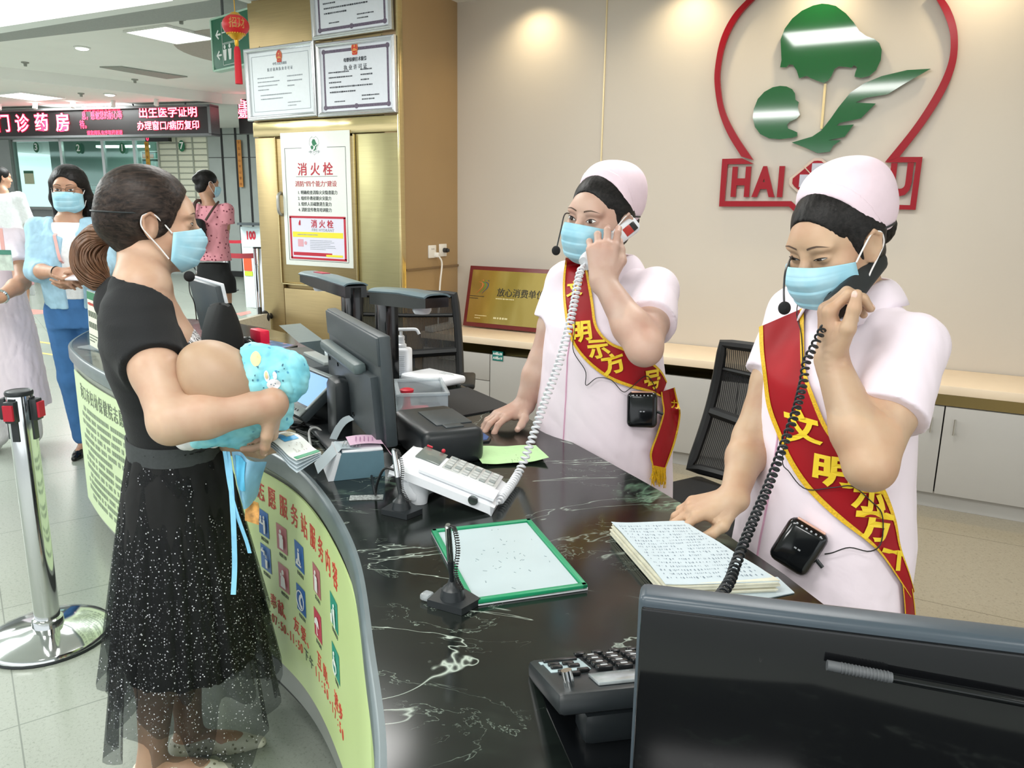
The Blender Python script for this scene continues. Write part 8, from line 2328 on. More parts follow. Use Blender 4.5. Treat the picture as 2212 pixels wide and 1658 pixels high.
# track spotlights in front of the sign
for k, (px, lb) in enumerate(((41, 'first'), (117, 'second'), (197, 'third'), (282, 'fourth'), (373, 'last'))):
 p = SG @ Vector(([(-1.397, 2.979), (-0.658, 2.965), (0.097, 2.964), (0.875, 2.976), (1.68, 2.994)][k][0], zt2 + .10, .35))
 t = thing('track_spotlight', 'small white track spotlight over the long red sign, the %s from the left' % lb, 'spotlight', tuple(p), 0, 'track spotlights over the sign')
 b = B(); b.cyl((0, 0, -.02), (0.02, -.03, -.13), .035, n=14); b.build('lamp_head', FRAMEW, t)
 b = B(); b.cyl((0, 0, .0), (0, 0, .12), .008, n=8); b.box((0, 0, .12), (.08, .05, .02)); b.build('bracket', FRAMEW, t)
# small queue display, yellow banner and orange banner
q = [(-1.743, 2.89), (-1.165, 2.773)]
QG = FARW(0.3)
t = thing('queue_display', 'small black queue display with one red digit under the long sign', 'display', tuple(QG @ Vector((q[0][0], q[1][1], 0))))
b = B(); b.box(((q[0][0] + q[1][0]) / 2, (q[0][1] + q[1][1]) / 2, -.05), (q[1][0] - q[0][0], q[0][1] - q[1][1], .1), QG); b.build('case', LEDB, t, world=True)
b = B(); b.text('0', .13, QG @ Matrix.Translation((q[0][0] + .06, (q[0][1] + q[1][1]) / 2, .004)), bold=.02); b.build('digit', LEDR, t, world=True)
YELB = mat('yellow_banner', '#d8a13a', 0.6); ORAB = mat('orange_banner', '#cf8a3f', 0.6, var=0.03)
def banner(q, off, m, txt, label, sx=1.0):
 G_ = FARW(off); u = (q[0][0] + q[1][0]) / 2; w_ = q[1][0] - q[0][0]; z0, z1 = q[1][1], q[0][1]
 t = thing('vertical_banner', label, 'banner', tuple(G_ @ Vector((u, z0, 0))))
 b = B(); b.box((u, (z0 + z1) / 2, 0), (w_, z1 - z0, .012), G_); b.build('banner_sheet', m, t, world=True)
 b = B(); n = len(txt)
 for k, ch in enumerate(txt): b.text(ch, min(w_ * .62, (z1 - z0) / n * .8), G_ @ Matrix.Translation((u, z1 - (k + .5) * (z1 - z0) / n, .008)))
 b.build('lettering', mat('banner_brown_print', '#8a4a1c', 0.6, var=0), t, world=True)
banner([(-1.976, 2.792), (-1.875, 2.277)], .06, YELB, '取药窗口', 'yellow vertical strip banner between windows 1 and 7')
banner([(0.306, 2.806), (0.404, 1.865)], .06, ORAB, '不忘初心牢记使命', 'orange vertical banner on the grey panels beside the column')
# notice on the glass
q = [(-5.508, 2.203), (-5.233, 1.907)]
t = thing('window_notice', 'pale yellow notice with a green heading on the pharmacy glass at the left', 'notice', tuple(FARW(.0) @ Vector((q[0][0], q[1][1], -.09))))
b = B(); b.box(((q[0][0] + q[1][0]) / 2, (q[0][1] + q[1][1]) / 2, -.088), (q[1][0] - q[0][0], q[0][1] - q[1][1], .006), FARW()); b.build('notice_sheet', mat('notice_cream', '#dfe3c0', 0.6), t, world=True)
b = B(); b.box(((q[0][0] + q[1][0]) / 2, q[0][1] - .03, -.084), (q[1][0] - q[0][0], .06, .004), FARW()); b.build('notice_heading', DISC, t, world=True)
# green hanging direction sign
pz = 3.2
SGp = [(-5.666, 5.008, 2.988), (-5.619, 4.933, 2.595), (-5.128, 4.83, 2.517), (-5.167, 4.891, 2.841)]
GX = Vector(SGp[3]) - Vector(SGp[0]); GX.z = 0; c0 = Vector(SGp[1]); hgt = SGp[0][2] - SGp[1][2]
GF = frame(tuple(c0), tuple(GX), (0, 0, 1)); gl = GX.length + .45
t = thing('direction_sign', 'green hanging direction sign with white arrows behind the red lantern', 'sign', tuple(c0))
b = B(); b.box((gl / 2, hgt / 2, -.03), (gl, hgt, .06), GF, bev=.004); b.build('sign_panel', mat('sign_green', '#1f6b4f', 0.4, var=0.02), t, world=True)
b = B(); b.box((0.0, hgt / 2, -.03), (.02, hgt + .01, .07), GF); b.box((gl / 2, -.006, -.03), (gl, .014, .07), GF); b.box((gl / 2, hgt + .006, -.03), (gl, .014, .07), GF); b.build('sign_frame', mat('pale_green_frame', '#b9dcc8', 0.3), t, world=True)
b = B()
for z in (hgt * .68, hgt * .27):
 b.prism([(.07, z), (.115, z + .038), (.125, z + .028), (.1, z + .007), (.155, z + .007), (.155, z - .007), (.1, z - .007), (.125, z - .028), (.115, z - .038)], .001, .004, GF)
b.text('一', .07, GF @ Matrix.Translation((.21, hgt * .68, .003)), bold=.02); b.text('急诊', .085, GF @ Matrix.Translation((.36, hgt * .68, .003)), bold=.008)
for x in (.21, .29): b.cyl((x, hgt * .27 + .055, .001), (x, hgt * .27 + .055, .004), .016, M=GF, n=12); b.prism([(x - .028, hgt * .27 + .035), (x + .028, hgt * .27 + .035), (x + .016, hgt * .27 - .05), (x - .016, hgt * .27 - .05)], .001, .004, GF)
for (x0, x1, z) in ((.175, .46, hgt * .68), (.175, .40, hgt * .27)):
 for s in (-1, 1): b.box(((x0 + x1) / 2, z + s * .085, .002), (x1 - x0, .003, .002), GF)
 b.box((x0, z, .002), (.003, .17, .002), GF)
b.build('arrow_lettering', WHT, t, world=True)
b = B()
for x in (.15, gl - .12): b.cyl(GF @ Vector((x, hgt, -.03)), (GF @ Vector((x, hgt, -.03))).xy.to_3d() + Vector((0, 0, pz)), .012, n=8)
b.build('hanger_rod', LEDF, t, world=True)
# red lantern
LR = mat('lantern_red', '#d11f26', 0.45, var=0.06, bscale=30); LG = mat('lantern_gold', '#d9a62e', 0.3, 0.5, var=0.05)
lc = Vector((-3.834, 3.55, 2.513)); R_ = .078
t = thing('red_lantern', 'small red round lantern with gold trim and a long red tassel', 'lantern', tuple(lc))
b = B(); b.ball((0, 0, 0), (R_, R_, R_ * .80), nu=28, nv=18); b.build('lantern_ball', LR, t)
b = B(); b.lathe([(.002, R_ * .95), (.022, R_ * .90), (.032, R_ * .76), (.045, R_ * .66), (.03, R_ * .70), (.002, R_ * .74)], n=20); b.build('gold_top', LG, t)
b = B(); b.lathe([(.05, -R_ * .60), (.044, -R_ * .72), (.03, -R_ * .92), (.012, -R_ * 1.05), (.012, -R_ * 1.35), (.008, -R_ * 1.5), (.001, -R_ * 1.5)], n=20)
for k in range(22): a = 2 * PI * k / 22; b.ball((.05 * math.cos(a), .05 * math.sin(a), -R_ * .60), .006, nu=6, nv=5)
b.build('gold_bottom', LG, t)
b = B(); b.lathe([(.012, -R_ * 1.5), (.019, -R_ * 1.8), (.022, -R_ * 4.2), (.001, -R_ * 4.22)], n=14); b.build('tassel', mat('tassel_red', '#d0202f', 0.7, bump=0.4, bscale=120), t)
b = B(); b.cyl((0, 0, R_ * .9), (-.006, 0, 2.82 - lc.z), .003, n=6); b.build('hanging_cord', LG, t)
b = B(); vd = (Vector((0, 0, 1.46)) - lc).normalized(); az = math.atan2(vd.y, vd.x)
def on_ball(p):
 a = az + p[0] / R_ + 0.12; z = p[1]
 r_ = R_ * math.sqrt(max(0, 1 - (z / (R_ * .8)) ** 2)) + .0015 + p[2]
 return (r_ * math.cos(a), r_ * math.sin(a), z)
b.text('招财', .062, fn=lambda p: on_ball((-p[0] * -1, p[1], 0)), bold=.01, sx=.8); b.build('gold_characters', mat('lantern_gold_print', '#e8c77a', 0.4, var=0), t)
# ------------------------------------------------------------------ crowd barriers
def stanchion(p, label, h=.90, r=.034, base=.155, arms=()):
 t = thing('stanchion', label, 'crowd barrier post', (p[0], p[1], 0), 0, None)
 b = B(); b.lathe([(base, .0), (base, .012), (base * .97, .022), (base * .8, .034), (base * .45, .044), (r * 1.25, .05), (r * 1.22, .075), (r * 1.02, .08)], n=40); b.build('base', CHR, t)
 b = B(); b.lathe([(base * 1.01, 0.0), (base * 1.02, .004), (base * 1.01, .010), (base * .95, .010)], n=40); b.build('rubber_ring', PBL, t)
 b = B(); b.lathe([(r, .06), (r, h - .012), (r * .97, h - .008)], n=32); b.build('post', CHR, t)
 b = B(); b.lathe([(r * 1.03, h - .014), (r * 1.06, h - .006), (r * 1.0, h), (r * .85, h - .002), (r * .8, h - .001), (.001, h - .001)], n=32); b.build('cap', PBL, t)
 for a in arms:
  d = Vector((math.cos(a), math.sin(a), 0))
  b = B(); b.box((0, 0, 0), (.022, .034, .07), Matrix.Translation((d.x * (r + .012), d.y * (r + .012), h - .06)) @ rotz(a), bev=.004); b.box((0, 0, 0), (.006, .022, .14), Matrix.Translation((d.x * (r + .001), d.y * (r + .001), h - .09)) @ rotz(a)); b.build('belt_clip', PBL, t)
  b = B(); b.box((0, 0, 0), (.008, .030, .05), Matrix.Translation((d.x * (r + .026), d.y * (r + .026), h - .06)) @ rotz(a)); b.build('belt_end', mat('belt_red', '#b5182f', 0.6, var=0.03), t)
 return t
BELT = mat('belt_red', '#b5182f', 0.6, var=0.03)
sp_ = Vector((-2.546, 1.366, 0))
stanchion(sp_, 'chrome barrier post with a round base standing nearest, left of the counter', .875, .039, .195, (math.radians(28.5 + 180), math.radians(28.5), math.radians(-61)))
def belt(a, b2, label):
 b = B(); a, b2 = Vector(a), Vector(b2)
 d = (b2 - a)
 b.grid(lambda u, v: a + d * u + Vector((0, 0, (v - .5) * .05 - .04 * 4 * u * (1 - u) * .5)), 14, 3, thick=.003); tag(b.build('barrier_belt', BELT), label, 'barrier belt', 'red barrier belts')
dl = Vector((math.cos(math.radians(208.5)), math.sin(math.radians(208.5)), 0))
belt(sp_ + dl * .06 + Vector((0, 0, .815)), sp_ + dl * 1.6 + Vector((0, 0, .815)), 'red barrier belt leaving the picture left from the nearest chrome post')
pA = Vector((-5.889, 5.56, 1.05)); pA = Vector((pA.x, pA.y, 0))
pB = Vector((-11.123, 9.743, 0)); pB = Vector((pB.x, pB.y, 0))
stanchion(pA, 'chrome barrier post against the champagne column edge', (-5.889, 5.56, 1.05)[2] + .03, .040, .17)
stanchion(pB, 'chrome barrier post in the far hall behind the pink blouse', .92, .045, .19)
pC = Vector((-10.597, 8.899, 0)); pD = Vector((-17.155, 9.799, 0))
stanchion(Vector((pD.x, pD.y, 0)), 'chrome barrier post far behind the woman in the pale blue jacket', .92, .05, .19)
za = (-5.889, 5.56, 1.05)[2]
zA = (-5.884, 5.553, 1.014)[2]
belt((pA.x - .05, pA.y, zA - .02), (-7.52, 6.281, 0.949), 'red barrier belt running left from the post at the column')
belt((-10.595, 9.261, 0.894), (-9.229, 8.857, 0.975), 'far red barrier belt behind the post at the column')
belt((pD.x, pD.y, .87), (pD.x - 1.6, pD.y - .4, .87), 'far red barrier belt left of the woman in the pale blue jacket')
# far counter and display easel with a leaflet, number 100 poster
t = thing('display_plinth', 'white display plinth with a red number poster beside the column', 'plinth', (-11.776, 10.939, 0))
G1 = [(-9.15, 8.367, 1.172), (-8.623, 8.307, 1.184), (-8.511, 8.168, 0.399), (-9.023, 8.231, 0.366)]
ex_ = (Vector(G1[1]) - Vector(G1[0])); GP = frame(G1[3], tuple(ex_), (0, 0, 1)); gw = ex_.length; gh = G1[0][2] - G1[3][2]
b = B(); b.box((gw / 2, (gh - G1[3][2]) / 2, -.2), (gw, gh + G1[3][2], .4), GP); b.build('plinth_body', mat('plinth_white', '#cfd6d6', 0.4), t, world=True)
b = B(); b.box((gw / 2, gh * .83, .003), (gw * .96, gh * .36, .006), GP); b.build('pale_blue_panel', mat('panel_pale_blue', '#cfe2e8', 0.4), t, world=True)
b = B(); b.text('100', .15, GP @ Matrix.Translation((gw * .45, gh * .85, .008)), bold=.06); b.build('red_number', RED, t, world=True)
b = B(); b.box((gw * .22, gh * .34, .004), (gw * .34, gh * .24, .008), GP); b.build('orange_panel', mat('panel_orange', '#e0522c', 0.5), t, world=True)
b = B(); b.box((gw * .24, gh * .17, .005), (gw * .34, gh * .08, .008), GP); b.build('green_panel', mat('panel_lime', '#b9d435', 0.5), t, world=True)
b = B(); b.lathe([(.001, 0), (.36, 0), (.36, .03), (.001, .03)], c=tuple(GP @ Vector((gw / 2, gh + .03, -.2))), n=28); b.build('dark_top', PDG, t, world=True)
t = thing('leaflet_holder', 'clear leaflet holder standing on the white plinth', 'leaflet holder', (-8.899, 8.431, 1.344))
b = B(); b.box((gw * .72, gh + .30, -.16), (.22, .46, .02), GP @ Matrix.Rotation(-.12, 4, 'X')); b.build('leaflet', mat('leaflet_pale', '#d5dde4', 0.4, var=0.06, bscale=15), t, world=True)
t = thing('notice_easel', 'slim metal easel with a tilted white notice beside the woman in pink', 'easel', (-6.217, 5.427, 0.77))
b = B(); b.tube([(-6.284, 5.56, 1.436), (-6.265, 5.504, 1.175), (-6.252, 5.418, 0.351)], .018, 8); b.build('easel_leg', STEEL, t, world=True)
e0 = [Vector((-6.125, 5.296, 1.435)), Vector((-6.377, 5.632, 1.458)), Vector((-6.368, 5.591, 1.28)), Vector((-6.114, 5.271, 1.314))]
b = B(); b.add(e0 + [p + Vector((.01, .02, .0)) for p in e0], [(0, 3, 2, 1), (4, 5, 6, 7), (0, 1, 5, 4), (1, 2, 6, 5), (2, 3, 7, 6), (3, 0, 4, 7)], smooth=False); b.build('notice_sheet', PAPW, t, world=True)
t = thing('notice_stand', 'white notice board on legs behind the pale blue jacket', 'notice stand', (-12.957, 7.317, 0.585))
b = B(); c0 = Vector((-13.127, 7.377, 1.183)); c1 = Vector((-12.879, 7.396, 1.187)); zb_ = (-13.077, 7.298, 0.766)[2]
NF = frame((c0.x, c0.y, zb_), tuple(c1 - c0), (0, 0, 1)); b.box(((c1 - c0).length / 2, (c0.z - zb_) / 2, 0), ((c1 - c0).length, c0.z - zb_, .03), NF); b.build('notice_sheet', mat('notice_grey_white', '#d9dedb', 0.5, var=0.12, bscale=12), t, world=True)
b = B(); b.box(((c1 - c0).length / 2, -zb_ / 2, 0), (.06, zb_, .04), NF); b.build('stand_leg', STEEL, t, world=True)
# floor stickers
STK = mat('floor_sticker_red', '#d98d84', 0.4, var=0.06, bscale=20); STY = mat('floor_tape_yellow', '#d8bd6a', 0.4, var=0.05)
def sticker(ps, m, label, grp):
 ps = [tuple(p) for p in ps]
 b = B(); b.prism(ps, .0005, .0018); tag(b.build('floor_sticker', m), label, 'floor marking', grp)
sticker([(-11.156, 6.133), (-11.214, 6.345), (-10.979, 6.383), (-10.649, 6.185), (-10.716, 5.963)], STK, 'red floor sticker between the edge nurse and the blue jeans', 'red floor stickers')
sticker([(-10.292, 9.392), (-10.38, 9.702), (-10.078, 9.458), (-10.016, 9.237)], STK, 'red floor sticker near the column foot in the far hall', 'red floor stickers')
sticker([(-8.583, 7.63), (-8.648, 7.961), (-8.44, 7.791), (-8.336, 7.504)], STK, 'red floor sticker behind the low pale gate', 'red floor stickers')
sticker([(-8.744, 4.833), (-8.269, 4.855), (-8.174, 4.812), (-8.654, 4.781)], STY, 'yellow floor line behind the blue jeans', 'yellow floor lines')
sticker([(-8.049, 4.458), (-7.582, 4.484), (-7.5, 4.447), (-7.972, 4.414)], STY, 'yellow floor line nearer to the edge nurse', 'yellow floor lines')
# ------------------------------------------------------------------ office chairs
MESHM = NT('black_chair_mesh')
v_ = MESHM.coord('Object'); wv = MESHM.n('ShaderNodeTexWave', {'Vector': v_, 'Scale': 45.0}, bands_direction='X')
MESHM.set(Base_Color=lin('#1b1c1d'), Roughness=0.7)
tr = MESHM.n('ShaderNodeBsdfTransparent'); ms = MESHM.n('ShaderNodeMixShader', {0: MESHM.ramp(wv.outputs[0], [(0.25, (.75, .75, .75, 1)), (0.6, (.98, .98, .98, 1))]), 1: tr.outputs[0], 2: MESHM.b.outputs[0]})
MESHM.t.links.new(ms.outputs[0], MESHM.out.inputs[0]); MESHM = MESHM.m
CHB = mat('black_chair_plastic', '#161718', 0.45, var=0.02); CHS = mat('black_chair_fabric', '#131416', 0.85, bump=0.3, bscale=200)
def office_chair(loc, rot, label, seat=.46, top=1.0, wd=.46):
 """the chair faces local -y"""
 t = thing('office_chair', label, 'office chair', (loc[0], loc[1], 0.003), rot, 'black mesh office chairs behind the counter')
 b = B(); b.box((0, 0, seat), (.50, .48, .08), bev=.035, seg=4); b.build('seat', CHS, t)
 def bk(u, v): 
  x = (u - .5) * wd * (1 - .12 * v * v); z = seat + .08 + (top - seat - .08) * v
  return (x, .22 + .05 * math.sin(PI * v) * .6 + .10 * v - .10 * (2 * u - 1) ** 2 * .5, z)
 b = B(); b.grid(bk, 20, 24); b.build('backrest_mesh', MESHM, t)
 P = [bk(0, v) for v in np.linspace(0, 1, 14)] + [bk(u, 1) for u in np.linspace(.08, .92, 10)] + [bk(1, v) for v in np.linspace(1, 0, 14)] + [bk(u, 0) for u in np.linspace(.92, .08, 8)]
 b = B(); b.tube(P, .020, 8, closed=True); b.tube([bk(0.02, .45), bk(.5, .40), bk(.98, .45)], .022, 8); b.tube([bk(.04, .80), bk(.5, .78), bk(.96, .80)], .010, 8); b.build('backrest_frame', CHB, t)
 b = B(); b.tube(spline([(0, .1, seat - .05), (0, .27, seat - .02), (0, .31, seat + .15), (0, .30, seat + .3)], 14), .03, 8); b.build('back_bracket', CHB, t)
 for s in (-1, 1):
  b = B(); b.tube(spline([(s * .24, .05, seat - .02), (s * .29, .05, seat + .05), (s * .30, .04, seat + .18), (s * .30, -.02, seat + .205)], 12), .018, 8); b.box((s * .30, -.03, seat + .215), (.075, .26, .03), bev=.012); b.build('armrest', CHB, t)
 b = B(); b.cyl((0, 0, .1), (0, 0, seat - .04), .03); b.build('gas_column', CHR, t)
 for k in range(5):
  a = 2 * PI * k / 5 + .3; d = Vector((math.cos(a), math.sin(a), 0))
  b = B(); b.cyl(Vector((0, 0, .11)), d * .29 + Vector((0, 0, .075)), .022, .015, n=10); lg = b.build('leg', CHB, t)
  b = B(); b.cyl(d * .29 + Vector((-d.y * .012, d.x * .012, .028)), d * .29 + Vector((d.y * .012, -d.x * .012, .028)), .028, n=14); b.build('caster', CHB, lg)
 return t
pc = (-1.981, 2.738, 0.639)
office_chair((pc[0] - .15, pc[1] + .12), math.radians(28.5 + 2), 'black mesh office chair with a high back in front of the brass plaque corner', .47, 1.05, .52)
pc = (-0.584, 2.698, 0.709)
office_chair((pc[0] - .05, pc[1] - .12), math.radians(28.5 - 58), 'black mesh office chair between the two nurses', .42, .98, .46)
# ------------------------------------------------------------------ people further back (same anatomy, coarser surface)
def figure(label, eye, hfwd, F, mid, arms, prof, skin, s=1.0, hand_kw=None, res=.006, legs=True, hres=.0042, ankles=None, has_eyes=True, full=1.0, hip=.84):
 t = thing('person', label, 'person', (mid[0], mid[1], 0))
 M = head_frame(eye, hfwd, 0, s); BF_ = body_frame(mid[0], mid[1], F); BX = Matrix([list(r) for r in BF_])
 S = Sdf(); head_sdf(S, M, s, full)
 nb = np.array((mid[0], mid[1], mid[2] + .03)); nk = wl(M, s, [(0, -.03, -.085)])[0]
 S.cap(nk, nb, .048 * s, .055 * s, k=.03)
 zs = [p[0] for p in prof]
 S.loft(zs, [0] * len(zs), [p[3] for p in prof], [p[1] - .01 for p in prof], [p[2] - .01 for p in prof], k=.03, F=BX)
 for A in arms:
  arm(S, A['sh'], A['el'], A['wr'], A.get('r', (.048, .040, .037, .026)))
  if 'hand' in A: hand(S, **A['hand'])
 an = ankles or [BF_[:3, 3] + BF_[:3, 0] * x + (0, 0, .085) for x in (.09, -.09)]
 for x, a_ in zip((.085, -.085), an):
  h_ = BF_[:3, 3] + BF_[:3, 0] * x + (0, 0, hip); kn_ = (h_ + a_) / 2 + BF_[:3, 1] * .02
  S.chain([h_, kn_, a_], [.078, .050, .034], k=.03); foot(S, a_, F)
 hc = M[:3, 3]
 pc_ = [(*S.mesh(hres, hc - .16 * s, hc + .16 * s), 0)]
 for A in arms:
  if 'hand' in A:
   c = np.array(A['wr']) + unit(A['hand']['f']) * .08; pc_.append((*S.mesh(.0035, c - .13, c + .13), 0))
 lo, hi = S.bounds(); hi[2] = nk[2] + .01
 pc_.append((*S.mesh(res * 1.6, lo, hi), 0))
 if has_eyes: pc_ += eyes(S, M, s)
 mesh_object('body', pc_, [skin, EYE_W, EYE_I, LASH, BROW, NAIL], t)
 return t, S, M, BF_, BX, nb, nk, an
def cloth(name, t, m, zs, rows, BX, sleeves=(), nb=None, nk=None, wr=.006, res=.007, cutz=None, seed=1):
 K = Sdf(); K.loft(zs, [r[2] for r in rows] if len(rows[0]) > 3 else [0] * len(zs), [r[2] if len(r) == 3 else r[3] for r in rows], [r[0] for r in rows], [r[1] for r in rows], k=0, F=BX, p=2.15)
 for (sh, el, fr, r0, r1) in sleeves:
  sh, el = np.array(sh), np.array(el); e = sh + (el - sh) * fr
  SL = Sdf(); SL.cap(sh + (nb - sh) * .35 + (0, 0, -.01), sh, .048, r0, k=0); SL.cap(sh, e + (el - sh) * .3, r0, r1, k=.02); SL.cut(e, el - sh); K.join(SL, .03)
 if wr: K.wrinkle(wr, .09, seed, bias=(1, 1, .5))
 if nk is not None: K.cap(nk, nb + (0, 0, .0), .045, .060, k=.006, op='-')
 mesh_object(name, [(*K.mesh(res), 0)], m, t)
 return K
def leg_cloth(name, t, m, BF_, an, hip, rads, res=.008, wr=.006, cut=None, F=None):
 K = Sdf()
 K.loft([hip - .12, hip, hip + .14], [0, 0, 0], [0, 0, 0], [.150, .155, .140], [.115, .118, .105], k=0, F=Matrix([list(r) for r in BF_]))
 for x, a_ in zip((.085, -.085), an):
  h_ = BF_[:3, 3] + BF_[:3, 0] * x + (0, 0, hip - .04); kn_ = (h_ + a_) / 2 + BF_[:3, 1] * .02
  K.chain([h_, kn_, a_ + (0, 0, .02)], rads, k=.03)
 if wr: K.wrinkle(wr, .08, 5)
 if cut is not None: K.cut((0, 0, cut), (0, 0, -1))
 mesh_object(name, [(*K.mesh(res), 0)], m, t)
# ---- woman in the pale blue jacket
JK = mat('pale_blue_denim_jacket', '#a9cfe4', 0.8, var=0.05, bscale=30, bump=0.2); JEAN = mat('blue_jeans', '#3d6fa6', 0.85, var=0.08, bscale=12, bump=0.2); TEE = mat('white_tee', '#eef0f2', 0.8)
LANY = mat('pink_lanyard', '#efb5b0', 0.6, var=0)
d_ = 4.3
Fb = unit((.62, -.78, 0)); Xb = np.cross(Fb, (0, 0, 1))
midb = xyz((-4.286, 2.684, 1.358))
def bj(x, y, z): return midb + Xb * x + Fb * y + np.array((0, 0, z))
Fb_cam = Fb
aR = dict(sh=bj(.165, 0, -.03), el=xyz((-4.347, 2.504, 1.101)), wr=xyz((-3.998, 2.406, 1.117)))
aL = dict(sh=bj(-.165, 0, -.03), el=xyz((-4.053, 2.729, 1.128)), wr=xyz((-3.91, 2.504, 1.086)))
aR['hand'] = dict(w=aR['wr'], f=xyz((-3.848, 2.422, 1.088)) - aR['wr'], dors=(.2, -.6, .5), thumb_side=(0, 0, 1), curl=[(.4, .5, .3)] * 4, s=1.0)
aL['hand'] = dict(w=aL['wr'], f=xyz((-3.912, 2.416, 1.064)) - aL['wr'], dors=(.2, -.6, -.3), thumb_side=(0, 0, 1), curl=[(.4, .5, .3)] * 4, s=1.0)
pb = [(.90, .150, .115, 0), (.95, .135, .105, .0), (1.08, .145, .105, .005), (1.22, .155, .108, .012), (1.33, .150, .095, .0), (1.39, .12, .075, 0), (1.43, .07, .055, 0)]
pb = [(p[0] * 1.0 + (midb[2] + .0 - 1.395), p[1], p[2], p[3]) for p in pb]
tb_, Sb, Mb, BFb, BXb, nbb, nkb, anb = figure('person in pale blue jacket and jeans, with glasses and face mask, holding a phone', xyz((-4.232, 2.642, 1.538)), (.66, -.75, -.06), Fb, midb, [aR, aL], pb, SKIN_C, 1.06,
 ankles=[xyz((-4.40, 2.70, .085)), xyz((-4.24, 2.80, .085))], hip=.88)
zz_ = midb[2] - 1.395
cloth('white_tee', tb_, TEE, [.98 + zz_, 1.08 + zz_, 1.22 + zz_, 1.33 + zz_, 1.40 + zz_], [(.142, .112, .005), (.152, .112, .006), (.160, .116, .012), (.150, .100, .002), (.10, .075, 0)], BXb, nb=nbb, nk=nkb, wr=.003)
JK_ = Sdf()
JK_.loft([.93 + zz_, 1.00 + zz_, 1.08 + zz_, 1.22 + zz_, 1.33 + zz_, 1.40 + zz_, 1.42 + zz_], [0] * 7, [0, .003, .006, .012, .002, 0, 0], [.160, .168, .172, .176, .166, .120, .10], [.128, .132, .130, .128, .112, .086, .07], k=0, F=BXb, p=2.15)
for A in (aR, aL):
 sh, el, wr_ = map(np.array, (A['sh'], A['el'], A['wr'])); e = el + (wr_ - el) * .28
 SL = Sdf(); SL.cap(sh + (nbb - sh) * .35 + (0, 0, -.01), sh, .05, .062, k=0); SL.cap(sh, el, .057, .054, k=.02); SL.cap(el, e + (wr_ - el) * .2, .053, .050, k=.03); SL.cut(e, wr_ - el); JK_.join(SL, .03)
JK_.wrinkle(.007, .08, 3)
JK_.push(BFb); JK_.ell((-.03, .15, 1.12 + zz_), (.050, .10, .34), k=.008, op='-'); JK_.ell((0, .10, 1.42 + zz_), (.085, .09, .10), k=.01, op='-'); JK_.cap((0, 0, 1.38 + zz_), (0, 0, 1.6), .075, .09, k=.006, op='-'); JK_.pop()
mesh_object('jacket', [(*JK_.mesh(.006), 0)], JK, tb_)
leg_cloth('jeans', tb_, JEAN, BFb, anb, .90, [.095, .072, .058])
P = []
for x in (-1, 1):
 pts = JK_.ray([bj(x * .06 * (1 - v) - .012 * v, .4, .03 - .36 * v) for v in np.linspace(0, 1, 20)], -Fb, .006)
 P.append(pts)
b = B()
for pts in P: b.grid(lambda u, v: pts[int(round(u * 19))] + Xb * (v - .5) * .016, 20, 2, thick=.0015)
b.build('lanyard', LANY, tb_, world=True)
bc_ = P[0][-1]
b = B(); b.box((0, 0, 0), (.075, .105, .004), frame(tuple(bc_ + Fb * .01 - np.array((0, 0, .07))), tuple(-Xb), (0, 0, 1))); b.build('badge', mat('badge_pale_green', '#d3e3d8', 0.3, var=0.1, bscale=30), tb_, world=True)
b = B(); b.tube([bc_ + Fb * .012 + np.array((.02 * math.cos(a) - .02, 0, -.13 + .035 * math.sin(a))) for a in np.linspace(0, 2 * PI, 20)[:-1]], .004, 6, closed=True); b.build('bead_loop', mat('white_beads', '#e9ecec', 0.3, var=0), tb_, world=True)
H = Sdf(); H.push(Mb, 1.06)
H.ell((0, -.018, .040), (.086, .104, .088), k=0)
for x in (-1, 1): H.chain([(x * .066, .0, .03), (x * .078, -.025, -.05), (x * .072, -.05, -.13), (x * .085, -.04, -.19)], [.030, .030, .030, .016], k=.02)
H.ell((0, -.07, -.06), (.075, .05, .09), k=.03)
H.ell((.012, .105, -.040), (.064, .085, .112), k=.008, op='-'); H.pop(); H.wrinkle(.004, .025, 7, bias=(1, 1, .2))
mesh_object('hair', [(*H.mesh(.0042), 0)], HAIR_BK, tb_)
mask_mesh(Mb, 1.06).build('face_mask', MASKM, tb_, world=True, auto=0)
ear_loops(Mb, 1.06).build('ear_loop', WHITE_EL, tb_, world=True)
b = B()
for x in (-1, 1): b.tube(wl(Mb, 1.06, [(x * .032 + .022 * math.copysign(abs(math.cos(a)) ** .6, math.cos(a)), .098, .0 + .015 * math.copysign(abs(math.sin(a)) ** .6, math.sin(a))) for a in np.linspace(0, 2 * PI, 28)[:-1]]), .0011, 5, closed=True)
b.tube(wl(Mb, 1.06, [(-.010, .099, .004), (0, .102, .006), (.010, .099, .004)]), .0012, 5)
for x in (-1, 1): b.tube(wl(Mb, 1.06, [(x * .054, .097, .004), (x * .078, .04, .006), (x * .082, -.01, .008)]), .0011, 5)
b.build('glasses', mat('thin_metal_frame', '#6b5d55', 0.3, 0.6, var=0), tb_, world=True)
BH = mat('black_patent_shoe', '#0d0d0e', 0.15, var=0)
for a_ in anb:
 Q = Sdf(); foot(Q, a_ + (0, 0, .0), Fb, 1.12); Q.cut(a_ + (0, 0, -.035), (0, 0, 1)); Q.cut((0, 0, .001), (0, 0, -1)); mesh_object('shoe', [(*Q.mesh(.005), 0)], BH, tb_)
b = B(); w_ = np.array(aR['wr']); f_ = unit(aR['hand']['f']); b.tube([w_ + f_ * .0 + (np.cross(f_, (0, 0, 1)) * math.cos(a) + np.array((0, 0, 1)) * math.sin(a)) * .029 for a in np.linspace(0, 2 * PI, 20)[:-1]], .0035, 6, closed=True); b.build('wristband', mat('black_hair_tie', '#151515', 0.9), tb_, world=True)
ph = xyz((-3.805, 2.424, 1.097))
